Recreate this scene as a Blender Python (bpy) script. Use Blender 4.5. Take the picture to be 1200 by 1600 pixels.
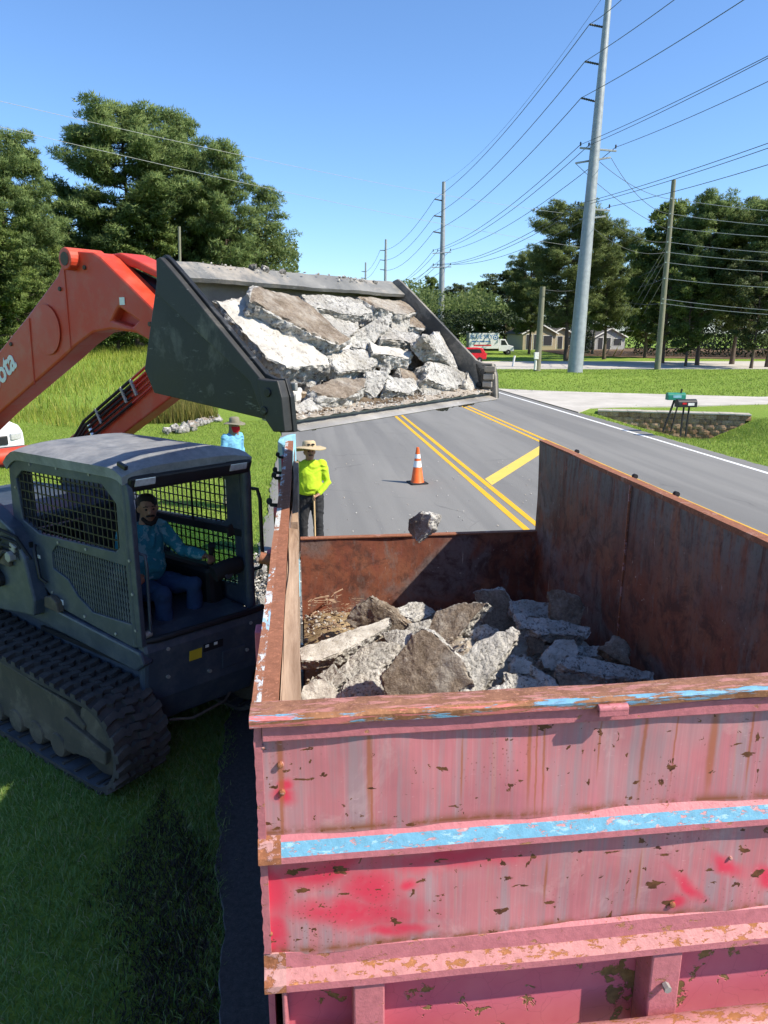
import bpy, bmesh, math, random
import numpy as np
from mathutils import Vector, Matrix, noise as mnoise
from mathutils.geometry import tessellate_polygon

scene = bpy.context.scene
for _o in list(bpy.data.objects):
    bpy.data.objects.remove(_o)
COL = scene.collection
R = math.radians

# ------------------------------------------------------------------ camera, sky, sun, exposure
CAM_H = 3.5
PITCH = R(14.04)
YAW = R(6.52)
cam_d = bpy.data.cameras.new('camera')
cam = bpy.data.objects.new('camera', cam_d)
COL.objects.link(cam)
cam_d.sensor_fit = 'VERTICAL'
cam_d.sensor_height = 36.0
cam_d.lens = 25.2
cam_d.clip_start = 0.05
cam_d.clip_end = 6000
cam.location = (0, 0, CAM_H)
cam.rotation_euler = (math.pi / 2 - PITCH, 0, -YAW)
scene.camera = cam

SUN_DIR = Vector((0.73, -0.386, 0.81)).normalized()      # towards the sun
SUN_EL = math.asin(SUN_DIR.z)
SUN_AZ = math.atan2(SUN_DIR.x, SUN_DIR.y)
world = bpy.data.worlds.new('World')
scene.world = world
world.use_nodes = True
wt = world.node_tree
sky = wt.nodes.new('ShaderNodeTexSky')
sky.sky_type = 'NISHITA'
sky.sun_disc = False
sky.sun_elevation = SUN_EL
sky.sun_rotation = SUN_AZ
sky.air_density = 1.0
sky.dust_density = 0.35
sky.ozone_density = 9.0
wt.links.new(sky.outputs[0], wt.nodes['Background'].inputs[0])
wt.nodes['Background'].inputs[1].default_value = 0.13

sun_d = bpy.data.lights.new('sun', 'SUN')
sun_d.energy = 4.4
sun_d.angle = R(0.53)
sun_d.color = (1.0, 0.92, 0.78)
sun = bpy.data.objects.new('sun', sun_d)
COL.objects.link(sun)
sun.rotation_euler = SUN_DIR.to_track_quat('Z', 'Y').to_euler()
sun.location = (20, -10, 30)

scene.view_settings.view_transform = 'Standard'
scene.view_settings.look = 'None'
scene.view_settings.exposure = 0.8
scene.view_settings.gamma = 1.0
scene.view_settings.use_curve_mapping = False
scene.render.engine = 'CYCLES'
scene.cycles.use_adaptive_sampling = True
scene.cycles.adaptive_threshold = 0.02
scene.cycles.use_denoising = True
scene.cycles.max_bounces = 5
scene.cycles.diffuse_bounces = 3
scene.cycles.glossy_bounces = 2
scene.cycles.transmission_bounces = 4
scene.cycles.transparent_max_bounces = 8
scene.cycles.caustics_reflective = False
scene.cycles.caustics_refractive = False

# ------------------------------------------------------------------ measuring helpers (survey of the place)
FPX = 1120.0
_fw = Vector((math.sin(YAW) * math.cos(PITCH), math.cos(YAW) * math.cos(PITCH), -math.sin(PITCH)))
_rt = Vector((math.cos(YAW), -math.sin(YAW), 0))
_up = _rt.cross(_fw)
_C = Vector((0, 0, CAM_H))


def ray(u, v):
    return _fw + _rt * ((u - 600) / FPX) + _up * ((800 - v) / FPX)


def onz(u, v, z=0.0):
    d = ray(u, v)
    return _C + d * ((z - CAM_H) / d.z)


def ony(u, v, y):
    d = ray(u, v)
    return _C + d * (y / d.y)


def onplane(u, v, p, n):
    d = ray(u, v)
    return _C + d * ((p - _C).dot(n) / d.dot(n))


# ------------------------------------------------------------------ mesh builder
class MB:
    def __init__(self):
        self.v, self.f, self.m = [], [], []

    def add(self, vs, fs, mi=0):
        k = len(self.v)
        self.v += [tuple(p) for p in vs]
        for f in fs:
            self.f.append(tuple(i + k for i in f))
            self.m.append(mi)
        return self

    def box(self, x0, x1, y0, y1, z0, z1, mi=0):
        vs = [(x0, y0, z0), (x1, y0, z0), (x1, y1, z0), (x0, y1, z0), (x0, y0, z1), (x1, y0, z1), (x1, y1, z1), (x0, y1, z1)]
        return self.add(vs, [(3, 2, 1, 0), (4, 5, 6, 7), (0, 1, 5, 4), (1, 2, 6, 5), (2, 3, 7, 6), (3, 0, 4, 7)], mi)

    def obox(self, c, size, mat3=None, mi=0):
        a, b, d = size[0] / 2, size[1] / 2, size[2] / 2
        mat3 = mat3 or Matrix.Identity(3)
        vs = [Vector(c) + mat3 @ Vector(p) for p in ((-a, -b, -d), (a, -b, -d), (a, b, -d), (-a, b, -d), (-a, -b, d), (a, -b, d), (a, b, d), (-a, b, d))]
        return self.add(vs, [(3, 2, 1, 0), (4, 5, 6, 7), (0, 1, 5, 4), (1, 2, 6, 5), (2, 3, 7, 6), (3, 0, 4, 7)], mi)

    def bar(self, p0, p1, w, h, up=(0, 0, 1), mi=0):
        p0, p1 = Vector(p0), Vector(p1)
        x = (p1 - p0)
        ln = x.length
        x.normalize()
        u = Vector(up)
        if abs(x.dot(u)) > 0.98:
            u = Vector((0, 1, 0))
        y = u.cross(x).normalized()
        z = x.cross(y)
        m = Matrix((x, y, z)).transposed()
        return self.obox((p0 + p1) / 2, (ln, w, h), m, mi)

    def prism(self, poly, lo, hi, plane='xz', mi=0, holes=()):
        """extruded outline; plane 'xz': poly=(x,z) extruded in y; 'xy' in z; 'yz' in x"""
        def P(p, t):
            return {'xz': (p[0], t, p[1]), 'xy': (p[0], p[1], t), 'yz': (t, p[0], p[1])}[plane]
        loops = [list(poly)] + [list(h) for h in holes]
        allp = [p for l in loops for p in l]
        n = len(allp)
        vs = [P(p, lo) for p in allp] + [P(p, hi) for p in allp]
        tris = tessellate_polygon([[Vector((p[0], p[1], 0)) for p in l] for l in loops])
        fs = []
        if not holes:
            fs += [tuple(range(n - 1, -1, -1)), tuple(range(n, 2 * n))]
        else:
            for t in tris:
                fs.append(tuple(t))
                fs.append(tuple(i + n for i in reversed(t)))
        k = 0
        for l in loops:
            m = len(l)
            for i in range(m):
                a, b = k + i, k + (i + 1) % m
                fs.append((a, b, b + n, a + n))
            k += m
        return self.add(vs, fs, mi)

    def tube(self, pts, r, n=8, mi=0, cap=True, up=(0, 0, 1)):
        pts = [Vector(p) for p in pts]
        rs = r if isinstance(r, (list, tuple)) else [r] * len(pts)
        vs, fs = [], []
        px = None
        for i, p in enumerate(pts):
            a = pts[max(i - 1, 0)]
            b = pts[min(i + 1, len(pts) - 1)]
            t = (b - a).normalized()
            if px is None:
                u = Vector(up)
                if abs(t.dot(u)) > 0.95:
                    u = Vector((1, 0, 0))
                px = u.cross(t).normalized()
            else:
                px = (px - t * px.dot(t)).normalized()
            py = t.cross(px)
            for k in range(n):
                an = 2 * math.pi * k / n
                vs.append(p + px * (math.cos(an) * rs[i]) + py * (math.sin(an) * rs[i]))
        for i in range(len(pts) - 1):
            for k in range(n):
                fs.append((i * n + k, i * n + (k + 1) % n, (i + 1) * n + (k + 1) % n, (i + 1) * n + k))
        if cap:
            fs.append(tuple(range(n - 1, -1, -1)))
            fs.append(tuple(range((len(pts) - 1) * n, len(pts) * n)))
        return self.add(vs, fs, mi)

    def lathe(self, prof, n=16, c=(0, 0, 0), axis='z', mi=0, cap=True, sx=1, sy=1):
        vs, fs = [], []
        for (r, z) in prof:
            for k in range(n):
                an = 2 * math.pi * k / n
                x, y = r * math.cos(an) * sx, r * math.sin(an) * sy
                q = {'z': (x, y, z), 'y': (y, z, x), 'x': (z, x, y)}[axis]
                vs.append((q[0] + c[0], q[1] + c[1], q[2] + c[2]))
        for i in range(len(prof) - 1):
            for k in range(n):
                fs.append((i * n + k, i * n + (k + 1) % n, (i + 1) * n + (k + 1) % n, (i + 1) * n + k))
        if cap:
            fs.append(tuple(range(n - 1, -1, -1)))
            fs.append(tuple(range((len(prof) - 1) * n, len(prof) * n)))
        return self.add(vs, fs, mi)

    def mesh(self, name, mats, smooth=None):
        me = bpy.data.meshes.new(name)
        me.from_pydata(self.v, [], self.f)
        for m in (mats if isinstance(mats, (list, tuple)) else [mats]):
            me.materials.append(m)
        if any(self.m):
            me.polygons.foreach_set('material_index', self.m)
        bm = bmesh.new()
        bm.from_mesh(me)
        bmesh.ops.recalc_face_normals(bm, faces=bm.faces)
        bm.to_mesh(me)
        bm.free()
        if smooth is not None:
            me.polygons.foreach_set('use_smooth', [True] * len(me.polygons))
            me.set_sharp_from_angle(angle=R(smooth))
        me.update()
        return me

    def build(self, name, mats, parent=None, bevel=0, smooth=None, loc=None, seg=2):
        o = bpy.data.objects.new(name, self.mesh(name, mats, smooth))
        COL.objects.link(o)
        if parent is not None:
            o.parent = parent
        if loc is not None:
            o.location = loc
        if bevel:
            b = o.modifiers.new('bevel', 'BEVEL')
            b.width = bevel
            b.segments = seg
            b.limit_method = 'ANGLE'
            b.angle_limit = R(32)
            b.harden_normals = False
        return o


def npmesh(name, verts, faces_n, mats, mi=None):
    """fast mesh from numpy: verts (N,3), consecutive faces of faces_n corners each"""
    me = bpy.data.meshes.new(name)
    nv = len(verts)
    nf = nv // faces_n
    me.vertices.add(nv)
    me.vertices.foreach_set('co', np.ascontiguousarray(verts, dtype=np.float32).ravel())
    me.loops.add(nv)
    me.loops.foreach_set('vertex_index', np.arange(nv, dtype=np.int32))
    me.polygons.add(nf)
    me.polygons.foreach_set('loop_start', np.arange(0, nv, faces_n, dtype=np.int32))
    for m in (mats if isinstance(mats, (list, tuple)) else [mats]):
        me.materials.append(m)
    if mi is not None:
        me.polygons.foreach_set('material_index', np.asarray(mi, dtype=np.int32))
    me.update(calc_edges=True)
    me.validate()
    return me


def link(name, me, parent=None, loc=None):
    o = bpy.data.objects.new(name, me)
    COL.objects.link(o)
    if parent is not None:
        o.parent = parent
    if loc is not None:
        o.location = loc
    return o


def tag(o, label=None, cat=None, group=None, kind=None):
    if label:
        o['label'] = label
    if cat:
        o['category'] = cat
    if group:
        o['group'] = group
    if kind:
        o['kind'] = kind
    elif cat:
        o['kind'] = 'thing'
    return o


def empty(name, loc=(0, 0, 0), rz=0.0, label=None, cat=None, group=None):
    o = bpy.data.objects.new(name, None)
    COL.objects.link(o)
    o.empty_display_size = 0.2
    o.location = loc
    o.rotation_euler = (0, 0, rz)
    return tag(o, label, cat, group)


def copy_tree(o, parent=None):
    c = o.copy()
    COL.objects.link(c)
    c.parent = parent
    for ch in list(o.children):
        copy_tree(ch, c)
    return c


# ------------------------------------------------------------------ material builder
class G:
    def __init__(self, name):
        self.m = bpy.data.materials.new(name)
        self.m.use_nodes = True
        self.t = self.m.node_tree
        self.b = self.t.nodes['Principled BSDF']
        self._tc = None

    def n(self, typ, ins=None, **props):
        nd = self.t.nodes.new('ShaderNode' + typ)
        for k, v in props.items():
            setattr(nd, k, v)
        for k, v in (ins or {}).items():
            self.set(nd.inputs[k], v)
        return nd

    def set(self, inp, v):
        if hasattr(v, 'is_output'):
            self.t.links.new(v, inp)
        else:
            if isinstance(v, (tuple, list)) and len(v) == 3 and inp.type == 'RGBA':
                v = (*v, 1)
            inp.default_value = v

    def coord(self, kind='Object', scale=(1, 1, 1), rnd=False, loc=(0, 0, 0), rot=(0, 0, 0)):
        if self._tc is None:
            self._tc = self.n('TexCoord')
        if kind == 'World':
            src = self.n('NewGeometry').outputs['Position']
        else:
            src = self._tc.outputs[kind]
        if rnd:
            oi = self.n('ObjectInfo')
            mul = self.n('VectorMath', {0: oi.outputs['Random'], 1: (37.0, 61.0, 17.0)}, operation='MULTIPLY')
            src = self.n('VectorMath', {0: src, 1: mul.outputs[0]}, operation='ADD').outputs[0]
        return self.n('Mapping', {'Vector': src, 'Scale': scale, 'Location': loc, 'Rotation': rot}).outputs[0]

    def noise(self, vec, scale, detail=4.0, rough=0.55, dist=0.0):
        return self.n('TexNoise', {'Vector': vec, 'Scale': scale, 'Detail': detail, 'Roughness': rough, 'Distortion': dist}).outputs[0]

    def noisec(self, vec, scale, detail=3.0):
        return self.n('TexNoise', {'Vector': vec, 'Scale': scale, 'Detail': detail}).outputs[1]

    def vor(self, vec, scale, feature='F1', out='Distance', rand=1.0):
        return self.n('TexVoronoi', {'Vector': vec, 'Scale': scale, 'Randomness': rand}, feature=feature).outputs[out]

    def warp(self, vec, scale, amt):
        c = self.noisec(vec, scale)
        s = self.n('VectorMath', {0: c, 1: (0.5, 0.5, 0.5)}, operation='SUBTRACT').outputs[0]
        s = self.n('VectorMath', {0: s, 'Scale': amt}, operation='SCALE').outputs[0]
        return self.n('VectorMath', {0: vec, 1: s}, operation='ADD').outputs[0]

    def ramp(self, fac, stops, interp='LINEAR'):
        nd = self.n('ValToRGB', {0: fac})
        cr = nd.color_ramp
        cr.interpolation = interp
        while len(cr.elements) < len(stops):
            cr.elements.new(0.5)
        for e, (p, c) in zip(cr.elements, stops):
            e.position = p
            e.color = (c, c, c, 1) if isinstance(c, (int, float)) else (*c, 1)
        return nd.outputs[0]

    def mix(self, fac, a, b, blend='MIX'):
        nd = self.n('Mix', data_type='RGBA', blend_type=blend)
        nd.clamp_factor = True
        self.set(nd.inputs[0], fac)
        self.set(nd.inputs[6], a)
        self.set(nd.inputs[7], b)
        return nd.outputs[2]

    def math(self, op, a, b=0.0, clamp=False):
        nd = self.n('Math', {0: a, 1: b}, operation=op)
        nd.use_clamp = clamp
        return nd.outputs[0]

    def blob(self, vec, c, r, ang=0.0, soft=0.5):
        """soft ellipse in x/z of vec: 1 inside .. 0 outside"""
        v = self.n('VectorMath', {0: vec, 1: (c[0], 0, c[1])}, operation='SUBTRACT').outputs[0]
        v = self.n('Mapping', {'Vector': v, 'Rotation': (0, ang, 0)}, vector_type='POINT').outputs[0]
        v = self.n('VectorMath', {0: v, 1: (1 / r[0], 0.0, 1 / r[1])}, operation='MULTIPLY').outputs[0]
        ln = self.n('VectorMath', {0: v}, operation='LENGTH').outputs['Value']
        return self.n('MapRange', {0: ln, 1: 1.0 - soft, 2: 1.0 + soft, 3: 1.0, 4: 0.0}, interpolation_type='SMOOTHSTEP').outputs[0]

    def bump(self, h, strength=0.4, dist=0.01, prev=None):
        ins = {'Height': h, 'Strength': strength, 'Distance': dist}
        nd = self.n('Bump', ins)
        if prev is not None:
            self.t.links.new(prev, nd.inputs['Normal'])
        return nd.outputs[0]

    def fin(self, col=None, rough=0.7, metal=0.0, normal=None, spec=0.4, **kw):
        if col is not None:
            self.set(self.b.inputs['Base Color'], col)
        self.set(self.b.inputs['Roughness'], rough)
        self.set(self.b.inputs['Metallic'], metal)
        self.set(self.b.inputs['Specular IOR Level'], spec)
        if normal is not None:
            self.t.links.new(normal, self.b.inputs['Normal'])
        for k, v in kw.items():
            self.set(self.b.inputs[k.replace('_', ' ')], v)
        return self.m


def plain(name, col, rough=0.6, metal=0.0, var=0.12, scale=8.0, bump=0.0, spec=0.4):
    """one colour with slight mottling and wear"""
    g = G(name)
    v = g.coord(rnd=True)
    f = g.noise(v, scale, 5, 0.6)
    lo = tuple(c * (1 - var) for c in col)
    hi = tuple(min(1, c * (1 + var)) for c in col)
    c = g.ramp(f, [(0.3, lo), (0.7, hi)])
    nrm = g.bump(g.noise(v, scale * 6, 3), bump, 0.004) if bump else None
    return g.fin(c, g.ramp(f, [(0.3, max(0, rough - 0.08)), (0.7, min(1, rough + 0.08))]), metal, nrm, spec)
# ------------------------------------------------------------------ materials
MT = {}


def m_asphalt():
    g = G('asphalt')
    v = g.coord('World')
    big = g.noise(g.coord('World', scale=(1.3, 0.12, 1)), 0.7, 4, 0.6)
    fine = g.noise(v, 55, 3, 0.7)
    peb = g.vor(v, 75)
    c = g.ramp(big, [(0.3, (0.150, 0.145, 0.134)), (0.7, (0.212, 0.205, 0.188))])
    c = g.mix(g.ramp(fine, [(0.35, 0.0), (0.75, 0.55)]), c, (0.31, 0.30, 0.28))
    c = g.mix(g.ramp(peb, [(0.0, 0.6), (0.35, 0.0)]), c, (0.11, 0.112, 0.118))
    # darker wheel paths and a few tar seams that run with the lane
    seam = g.noise(g.coord('World', scale=(6, 0.25, 1)), 1.0, 5, 0.65)
    c = g.mix(g.ramp(seam, [(0.60, 0.0), (0.72, 0.28)]), c, (0.12, 0.12, 0.125))
    wp_ = g.noise(g.coord('World', scale=(0.55, 0.02, 1), loc=(0.35, 0, 0)), 2.6, 2, 0.5)
    c = g.mix(g.ramp(wp_, [(0.42, 0.35), (0.55, 0.0)]), c, (0.12, 0.118, 0.115))
    cr = g.vor(g.warp(g.coord('World', scale=(0.5, 0.33, 1)), 1.1, 0.7), 0.55, 'DISTANCE_TO_EDGE')
    crn = g.math('MULTIPLY', g.ramp(cr, [(0.0, 1.0), (0.005, 0.0)]), g.ramp(g.noise(v, 0.4, 2), [(0.5, 0.0), (0.6, 0.45)]))
    c = g.mix(crn, c, (0.05, 0.05, 0.05))
    st = g.noise(v, 0.9, 5, 0.7)
    c = g.mix(g.ramp(st, [(0.62, 0.0), (0.8, 0.3)]), c, (0.13, 0.125, 0.12))
    return g.fin(c, 0.88, 0, g.bump(g.noise(v, 90, 2), 0.5, 0.006), 0.3)


def m_concrete_slab():
    g = G('concrete_paving')
    v = g.coord('World')
    c = g.ramp(g.noise(v, 0.6, 6, 0.65), [(0.3, (0.40, 0.37, 0.32)), (0.7, (0.56, 0.52, 0.46))])
    c = g.mix(g.ramp(g.noise(v, 6, 4, 0.7), [(0.5, 0.0), (0.8, 0.5)]), c, (0.33, 0.31, 0.27))
    return g.fin(c, 0.9, 0, g.bump(g.noise(v, 40, 2), 0.3, 0.005), 0.25)


def m_paint(name, col, wear=0.62):
    g = G(name)
    v = g.coord('World')
    f = g.noise(v, 26, 5, 0.75)
    f2 = g.noise(v, 1.4, 4, 0.6)
    c = g.mix(g.ramp(f2, [(0.3, 0.0), (0.75, 0.35)]), col, tuple(x * 0.72 for x in col))
    c = g.mix(g.ramp(f, [(wear, 0.0), (wear + 0.1, 0.75)]), c, (0.2, 0.2, 0.2))
    return g.fin(c, 0.75, 0, g.bump(g.noise(v, 90, 2), 0.3, 0.004), 0.3)


def m_lawn():
    g = G('lawn')
    v = g.coord('World')
    a = g.noise(v, 0.14, 5, 0.6)
    b = g.noise(v, 2.2, 6, 0.7)
    d = g.noise(v, 22, 4, 0.75)
    c = g.ramp(a, [(0.3, (0.20, 0.30, 0.042)), (0.55, (0.245, 0.345, 0.052)), (0.75, (0.29, 0.36, 0.066))])
    c = g.mix(g.ramp(b, [(0.35, 0.0), (0.75, 0.6)]), c, (0.22, 0.29, 0.055))
    c = g.mix(g.ramp(d, [(0.35, 0.75), (0.6, 0.0)]), c, (0.10, 0.18, 0.022))
    # bare and thin patches
    e = g.noise(v, 0.55, 6, 0.75)
    c = g.mix(g.ramp(e, [(0.66, 0.0), (0.74, 0.55)]), c, (0.17, 0.14, 0.07))
    h = g.math('ADD', g.math('MULTIPLY', b, 0.5), d)
    return g.fin(c, 0.95, 0, g.bump(h, 0.9, 0.06), 0.15)


def m_blade(name, stops, trans=0.3, tip=None):
    g = G(name)
    geo = g.n('NewGeometry')
    rnd = geo.outputs['Random Per Island']
    c = g.ramp(rnd, stops)
    patch = g.noise(g.coord('World'), 0.5, 4, 0.6)
    c = g.mix(g.ramp(patch, [(0.35, 0.35), (0.65, 0.0)]), c, tuple(x * 0.55 for x in stops[0][1]))
    g.fin(c, 0.6, 0, None, 0.25)
    tr = g.n('BsdfTranslucent', {'Color': c})
    mx = g.n('MixShader', {0: trans})
    g.t.links.new(g.b.outputs[0], mx.inputs[1])
    g.t.links.new(tr.outputs[0], mx.inputs[2])
    g.t.links.new(mx.outputs[0], g.t.nodes['Material Output'].inputs[0])
    return g.m


def m_bark(name, a, b):
    g = G(name)
    v = g.coord(scale=(6, 6, 1.2))
    f = g.noise(v, 2.0, 6, 0.7)
    c = g.ramp(f, [(0.3, a), (0.7, b)])
    return g.fin(c, 0.95, 0, g.bump(f, 0.8, 0.05), 0.1)


def m_broken():
    """freshly broken edge of old concrete: pale paste, pebbles and pits"""
    g = G('broken_concrete')
    v = g.coord(rnd=True)
    w = g.warp(v, 9, 0.05)
    peb = g.vor(w, 26)
    pit = g.math('MULTIPLY', g.math('ADD', g.noise(v, 22, 6, 0.7), g.noise(v, 60, 4, 0.7)), 0.5)
    big = g.noise(v, 4.0, 5, 0.6)
    c = g.ramp(big, [(0.3, (0.30, 0.285, 0.26)), (0.5, (0.49, 0.47, 0.435)), (0.72, (0.69, 0.67, 0.63))])
    c = g.mix(g.ramp(pit, [(0.40, 0.9), (0.47, 0.25), (0.50, 0.0)]), c, (0.085, 0.08, 0.072))
    c = g.mix(g.ramp(peb, [(0.12, 0.45), (0.34, 0.0)]), c, (0.30, 0.285, 0.26))
    du = g.noise(v, 2.3, 4, 0.6)
    c = g.mix(g.ramp(du, [(0.5, 0.0), (0.68, 0.5)]), c, (0.40, 0.35, 0.28))
    h = g.math('ADD', g.math('MULTIPLY', peb, -0.9), g.math('MULTIPLY', pit, 1.6))
    return g.fin(c, 0.95, 0, g.bump(h, 1.0, 0.022), 0.2)


def m_soilface():
    """underside of a slab: brown earth still clinging to the concrete"""
    g = G('soil_stained_concrete')
    v = g.coord(rnd=True)
    f = g.noise(v, 7, 7, 0.72)
    d = g.noise(v, 42, 5, 0.75)
    c = g.ramp(f, [(0.3, (0.15, 0.115, 0.085)), (0.55, (0.28, 0.225, 0.175)), (0.72, (0.42, 0.37, 0.31))])
    c = g.mix(g.ramp(d, [(0.3, 0.7), (0.5, 0.0)]), c, (0.085, 0.065, 0.05))
    c = g.mix(g.ramp(d, [(0.56, 0.0), (0.72, 0.6)]), c, (0.52, 0.48, 0.42))
    c = g.mix(g.ramp(g.noise(v, 3.1, 5, 0.7), [(0.5, 0.0), (0.66, 0.65)]), c, (0.50, 0.47, 0.42))
    return g.fin(c, 0.97, 0, g.bump(g.math('ADD', f, g.math('MULTIPLY', d, 0.6)), 1.0, 0.03), 0.1)


def m_topface():
    """old trowelled top of a slab, grey with soil in the hollows"""
    g = G('weathered_concrete')
    v = g.coord(rnd=True)
    f = g.noise(v, 5, 7, 0.68)
    d = g.noise(v, 38, 5, 0.75)
    c = g.ramp(f, [(0.3, (0.32, 0.29, 0.25)), (0.55, (0.53, 0.505, 0.46)), (0.75, (0.69, 0.67, 0.62))])
    c = g.mix(g.ramp(d, [(0.32, 0.7), (0.47, 0.0)]), c, (0.13, 0.105, 0.085))
    return g.fin(c, 0.95, 0, g.bump(d, 0.7, 0.015), 0.15)


def m_pinkwall():
    """sun-bleached red paint: pale pink with lilac streaks, rust runs, resprayed red patches and chips"""
    g = G('faded_red_paint')
    v = g.coord('World')
    w = g.warp(v, 5, 0.03)
    st = g.noise(g.coord('World', scale=(16, 3, 0.9)), 1.4, 5, 0.65)
    bigc = g.noise(v, 2.3, 4, 0.6)
    c = g.ramp(bigc, [(0.3, (0.40, 0.125, 0.145)), (0.5, (0.49, 0.165, 0.18)), (0.7, (0.44, 0.215, 0.225))])
    c = g.mix(g.ramp(st, [(0.38, 0.9), (0.56, 0.0)]), c, (0.33, 0.22, 0.235))
    c = g.mix(g.ramp(st, [(0.60, 0.0), (0.76, 0.6)]), c, (0.55, 0.17, 0.215))
    yel = g.noise(g.coord('World', scale=(22, 3, 0.7), loc=(3, 0, 5)), 1.1, 4, 0.6)
    c = g.mix(g.ramp(yel, [(0.62, 0.0), (0.8, 0.5)]), c, (0.50, 0.30, 0.17))
    fs_ = g.noise(g.coord('World', scale=(70, 3, 1.1)), 1.3, 5, 0.7)
    c = g.mix(g.ramp(fs_, [(0.36, 0.28), (0.52, 0.0)]), c, (0.32, 0.15, 0.165))
    c = g.mix(g.ramp(fs_, [(0.54, 0.0), (0.72, 0.28)]), c, (0.60, 0.33, 0.34))
    bl = g.noise(v, 3.4, 6, 0.7, 0.6)
    c = g.mix(g.ramp(bl, [(0.56, 0.0), (0.72, 0.5)]), c, (0.60, 0.40, 0.38))
    # resprayed red
    red = None
    wr = g.warp(v, 7, 0.09)
    for (cx, cz, rx, rz, an, s) in [(0.10, 1.785, 0.20, 0.045, -0.14, 0.8), (-0.13, 1.88, 0.05, 0.10, 0, 0.7), (0.16, 1.86, 0.07, 0.09, 0.5, 0.8),
                                    (0.28, 1.865, 0.035, 0.022, 0, 0.8), (0.24, 1.71, 0.10, 0.025, -0.1, 0.7), (-0.13, 1.70, 0.03, 0.12, 0, 0.5),
                                    (-0.088, 2.20, 0.028, 0.030, 0, 0.7), (-0.075, 2.235, 0.022, 0.02, 0, 0.6), (1.16, 1.715, 0.032, 0.028, 0, 0.8), (1.20, 1.76, 0.09, 0.02, -0.75, 0.8),
                                    (1.32, 1.83, 0.07, 0.03, -0.6, 0.7), (1.48, 1.76, 0.06, 0.03, -0.6, 0.7), (0.02, 1.94, 0.22, 0.05, 0.1, 0.8),
                                    (0.42, 1.95, 0.20, 0.04, 0, 0.9)]:
        b = g.blob(wr, (cx, cz), (rx, rz), an, s)
        red = b if red is None else g.math('MAXIMUM', red, b)
    redn = g.math('MULTIPLY', red, g.ramp(g.noise(v, 12, 3), [(0.2, 0.6), (0.5, 1.0)]))
    c = g.mix(redn, c, (0.62, 0.045, 0.085))
    # rust runs below the seams
    run = None
    wrun = g.warp(v, 30, 0.006)
    for (cx, cz, rx, rz) in [(0.165, 2.30, 0.007, 0.17), (0.172, 2.2, 0.004, 0.2), (0.645, 2.29, 0.006, 0.15), (0.69, 2.26, 0.0035, 0.18), (0.667, 2.25, 0.003, 0.2),
                             (1.0, 2.28, 0.006, 0.16), (1.225, 2.27, 0.013, 0.17), (-0.088, 2.30, 0.009, 0.16), (-0.09, 2.15, 0.005, 0.13),
                             (1.03, 1.80, 0.004, 0.10), (0.72, 1.83, 0.004, 0.08), (0.44, 2.26, 0.003, 0.1), (0.86, 2.31, 0.003, 0.1), (1.1, 2.3, 0.003, 0.13), (1.35, 2.28, 0.004, 0.15)]:
        b = g.blob(wrun, (cx, cz), (rx, rz), 0, 0.6)
        run = b if run is None else g.math('MAXIMUM', run, b)
    c = g.mix(g.math('MULTIPLY', run, 0.75), c, (0.33, 0.10, 0.035))
    # chips through the paint, each with its own outline
    def chips(sx, sz, sc, lo, dens, rot):
        cv = g.warp(g.coord('World', scale=(sx, 1, sz), rot=(0, rot, 0)), 18, 0.10)
        cv = g.warp(cv, 55, 0.035)
        nd = g.n('TexVoronoi', {'Vector': cv, 'Scale': sc, 'Randomness': 1.0}, feature='F1')
        sel = g.n('SeparateColor', {0: nd.outputs['Color']})
        keep = g.math('GREATER_THAN', sel.outputs[0], dens)
        size = g.math('MULTIPLY', sel.outputs[1], lo)
        return g.math('MULTIPLY', g.math('LESS_THAN', nd.outputs['Distance'], size), keep)
    ch = chips(1.0, 1.6, 9, 0.33, 0.55, 0.5)
    ch = g.math('MAXIMUM', ch, chips(2.2, 1.0, 9, 0.24, 0.62, -0.9))
    ch = g.math('MAXIMUM', ch, chips(1.0, 3.4, 8, 0.24, 0.72, 0.35))
    ch = g.math('MAXIMUM', ch, chips(1, 1.3, 34, 0.26, 0.80, 0.0))
    halo = g.math('MULTIPLY', g.ramp(g.noise(v, 3, 3), [(0.45, 0), (0.6, 1)]), 1.0)
    cc = g.ramp(g.noise(v, 40, 4), [(0.3, (0.055, 0.018, 0.010)), (0.6, (0.15, 0.060, 0.022)), (0.75, (0.17, 0.075, 0.032))])
    c = g.mix(ch, c, cc)
    # rust creeping from the seams
    sz_ = g.n('SeparateXYZ', {0: v}).outputs[2]
    for zc in (2.083, 1.662, 2.425, 1.99):
        dz_ = g.math('ABSOLUTE', g.math('SUBTRACT', sz_, zc))
        near_ = g.n('MapRange', {0: dz_, 1: 0.0, 2: 0.035, 3: 1.0, 4: 0.0}).outputs[0]
        c = g.mix(g.math('MULTIPLY', g.math('POWER', near_, 2.0), g.ramp(g.noise(v, 9, 6, 0.75), [(0.40, 0.0), (0.56, 0.95)])), c, (0.22, 0.075, 0.03))
    spz = g.math('MULTIPLY', g.ramp(g.vor(v, 70), [(0.16, 1.0), (0.22, 0.0)]), g.ramp(g.noise(v, 2.6, 3, 0.6), [(0.56, 0.0), (0.66, 0.9)]))
    c = g.mix(spz, c, (0.16, 0.055, 0.03))
    # fine scratches and grime
    sc = g.noise(g.coord('World', scale=(40, 1, 90), rot=(0, 0.4, 0)), 1.0, 3, 0.6)
    c = g.mix(g.ramp(sc, [(0.68, 0.0), (0.78, 0.35)]), c, (0.72, 0.46, 0.48))
    gr = g.noise(v, 18, 6, 0.75)
    c = g.mix(g.ramp(gr, [(0.62, 0.0), (0.8, 0.4)]), c, (0.28, 0.12, 0.12))
    h = g.math('ADD', g.math('MULTIPLY', ch, -1.2), g.math('MULTIPLY', g.noise(v, 6, 3), 0.7))
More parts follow.
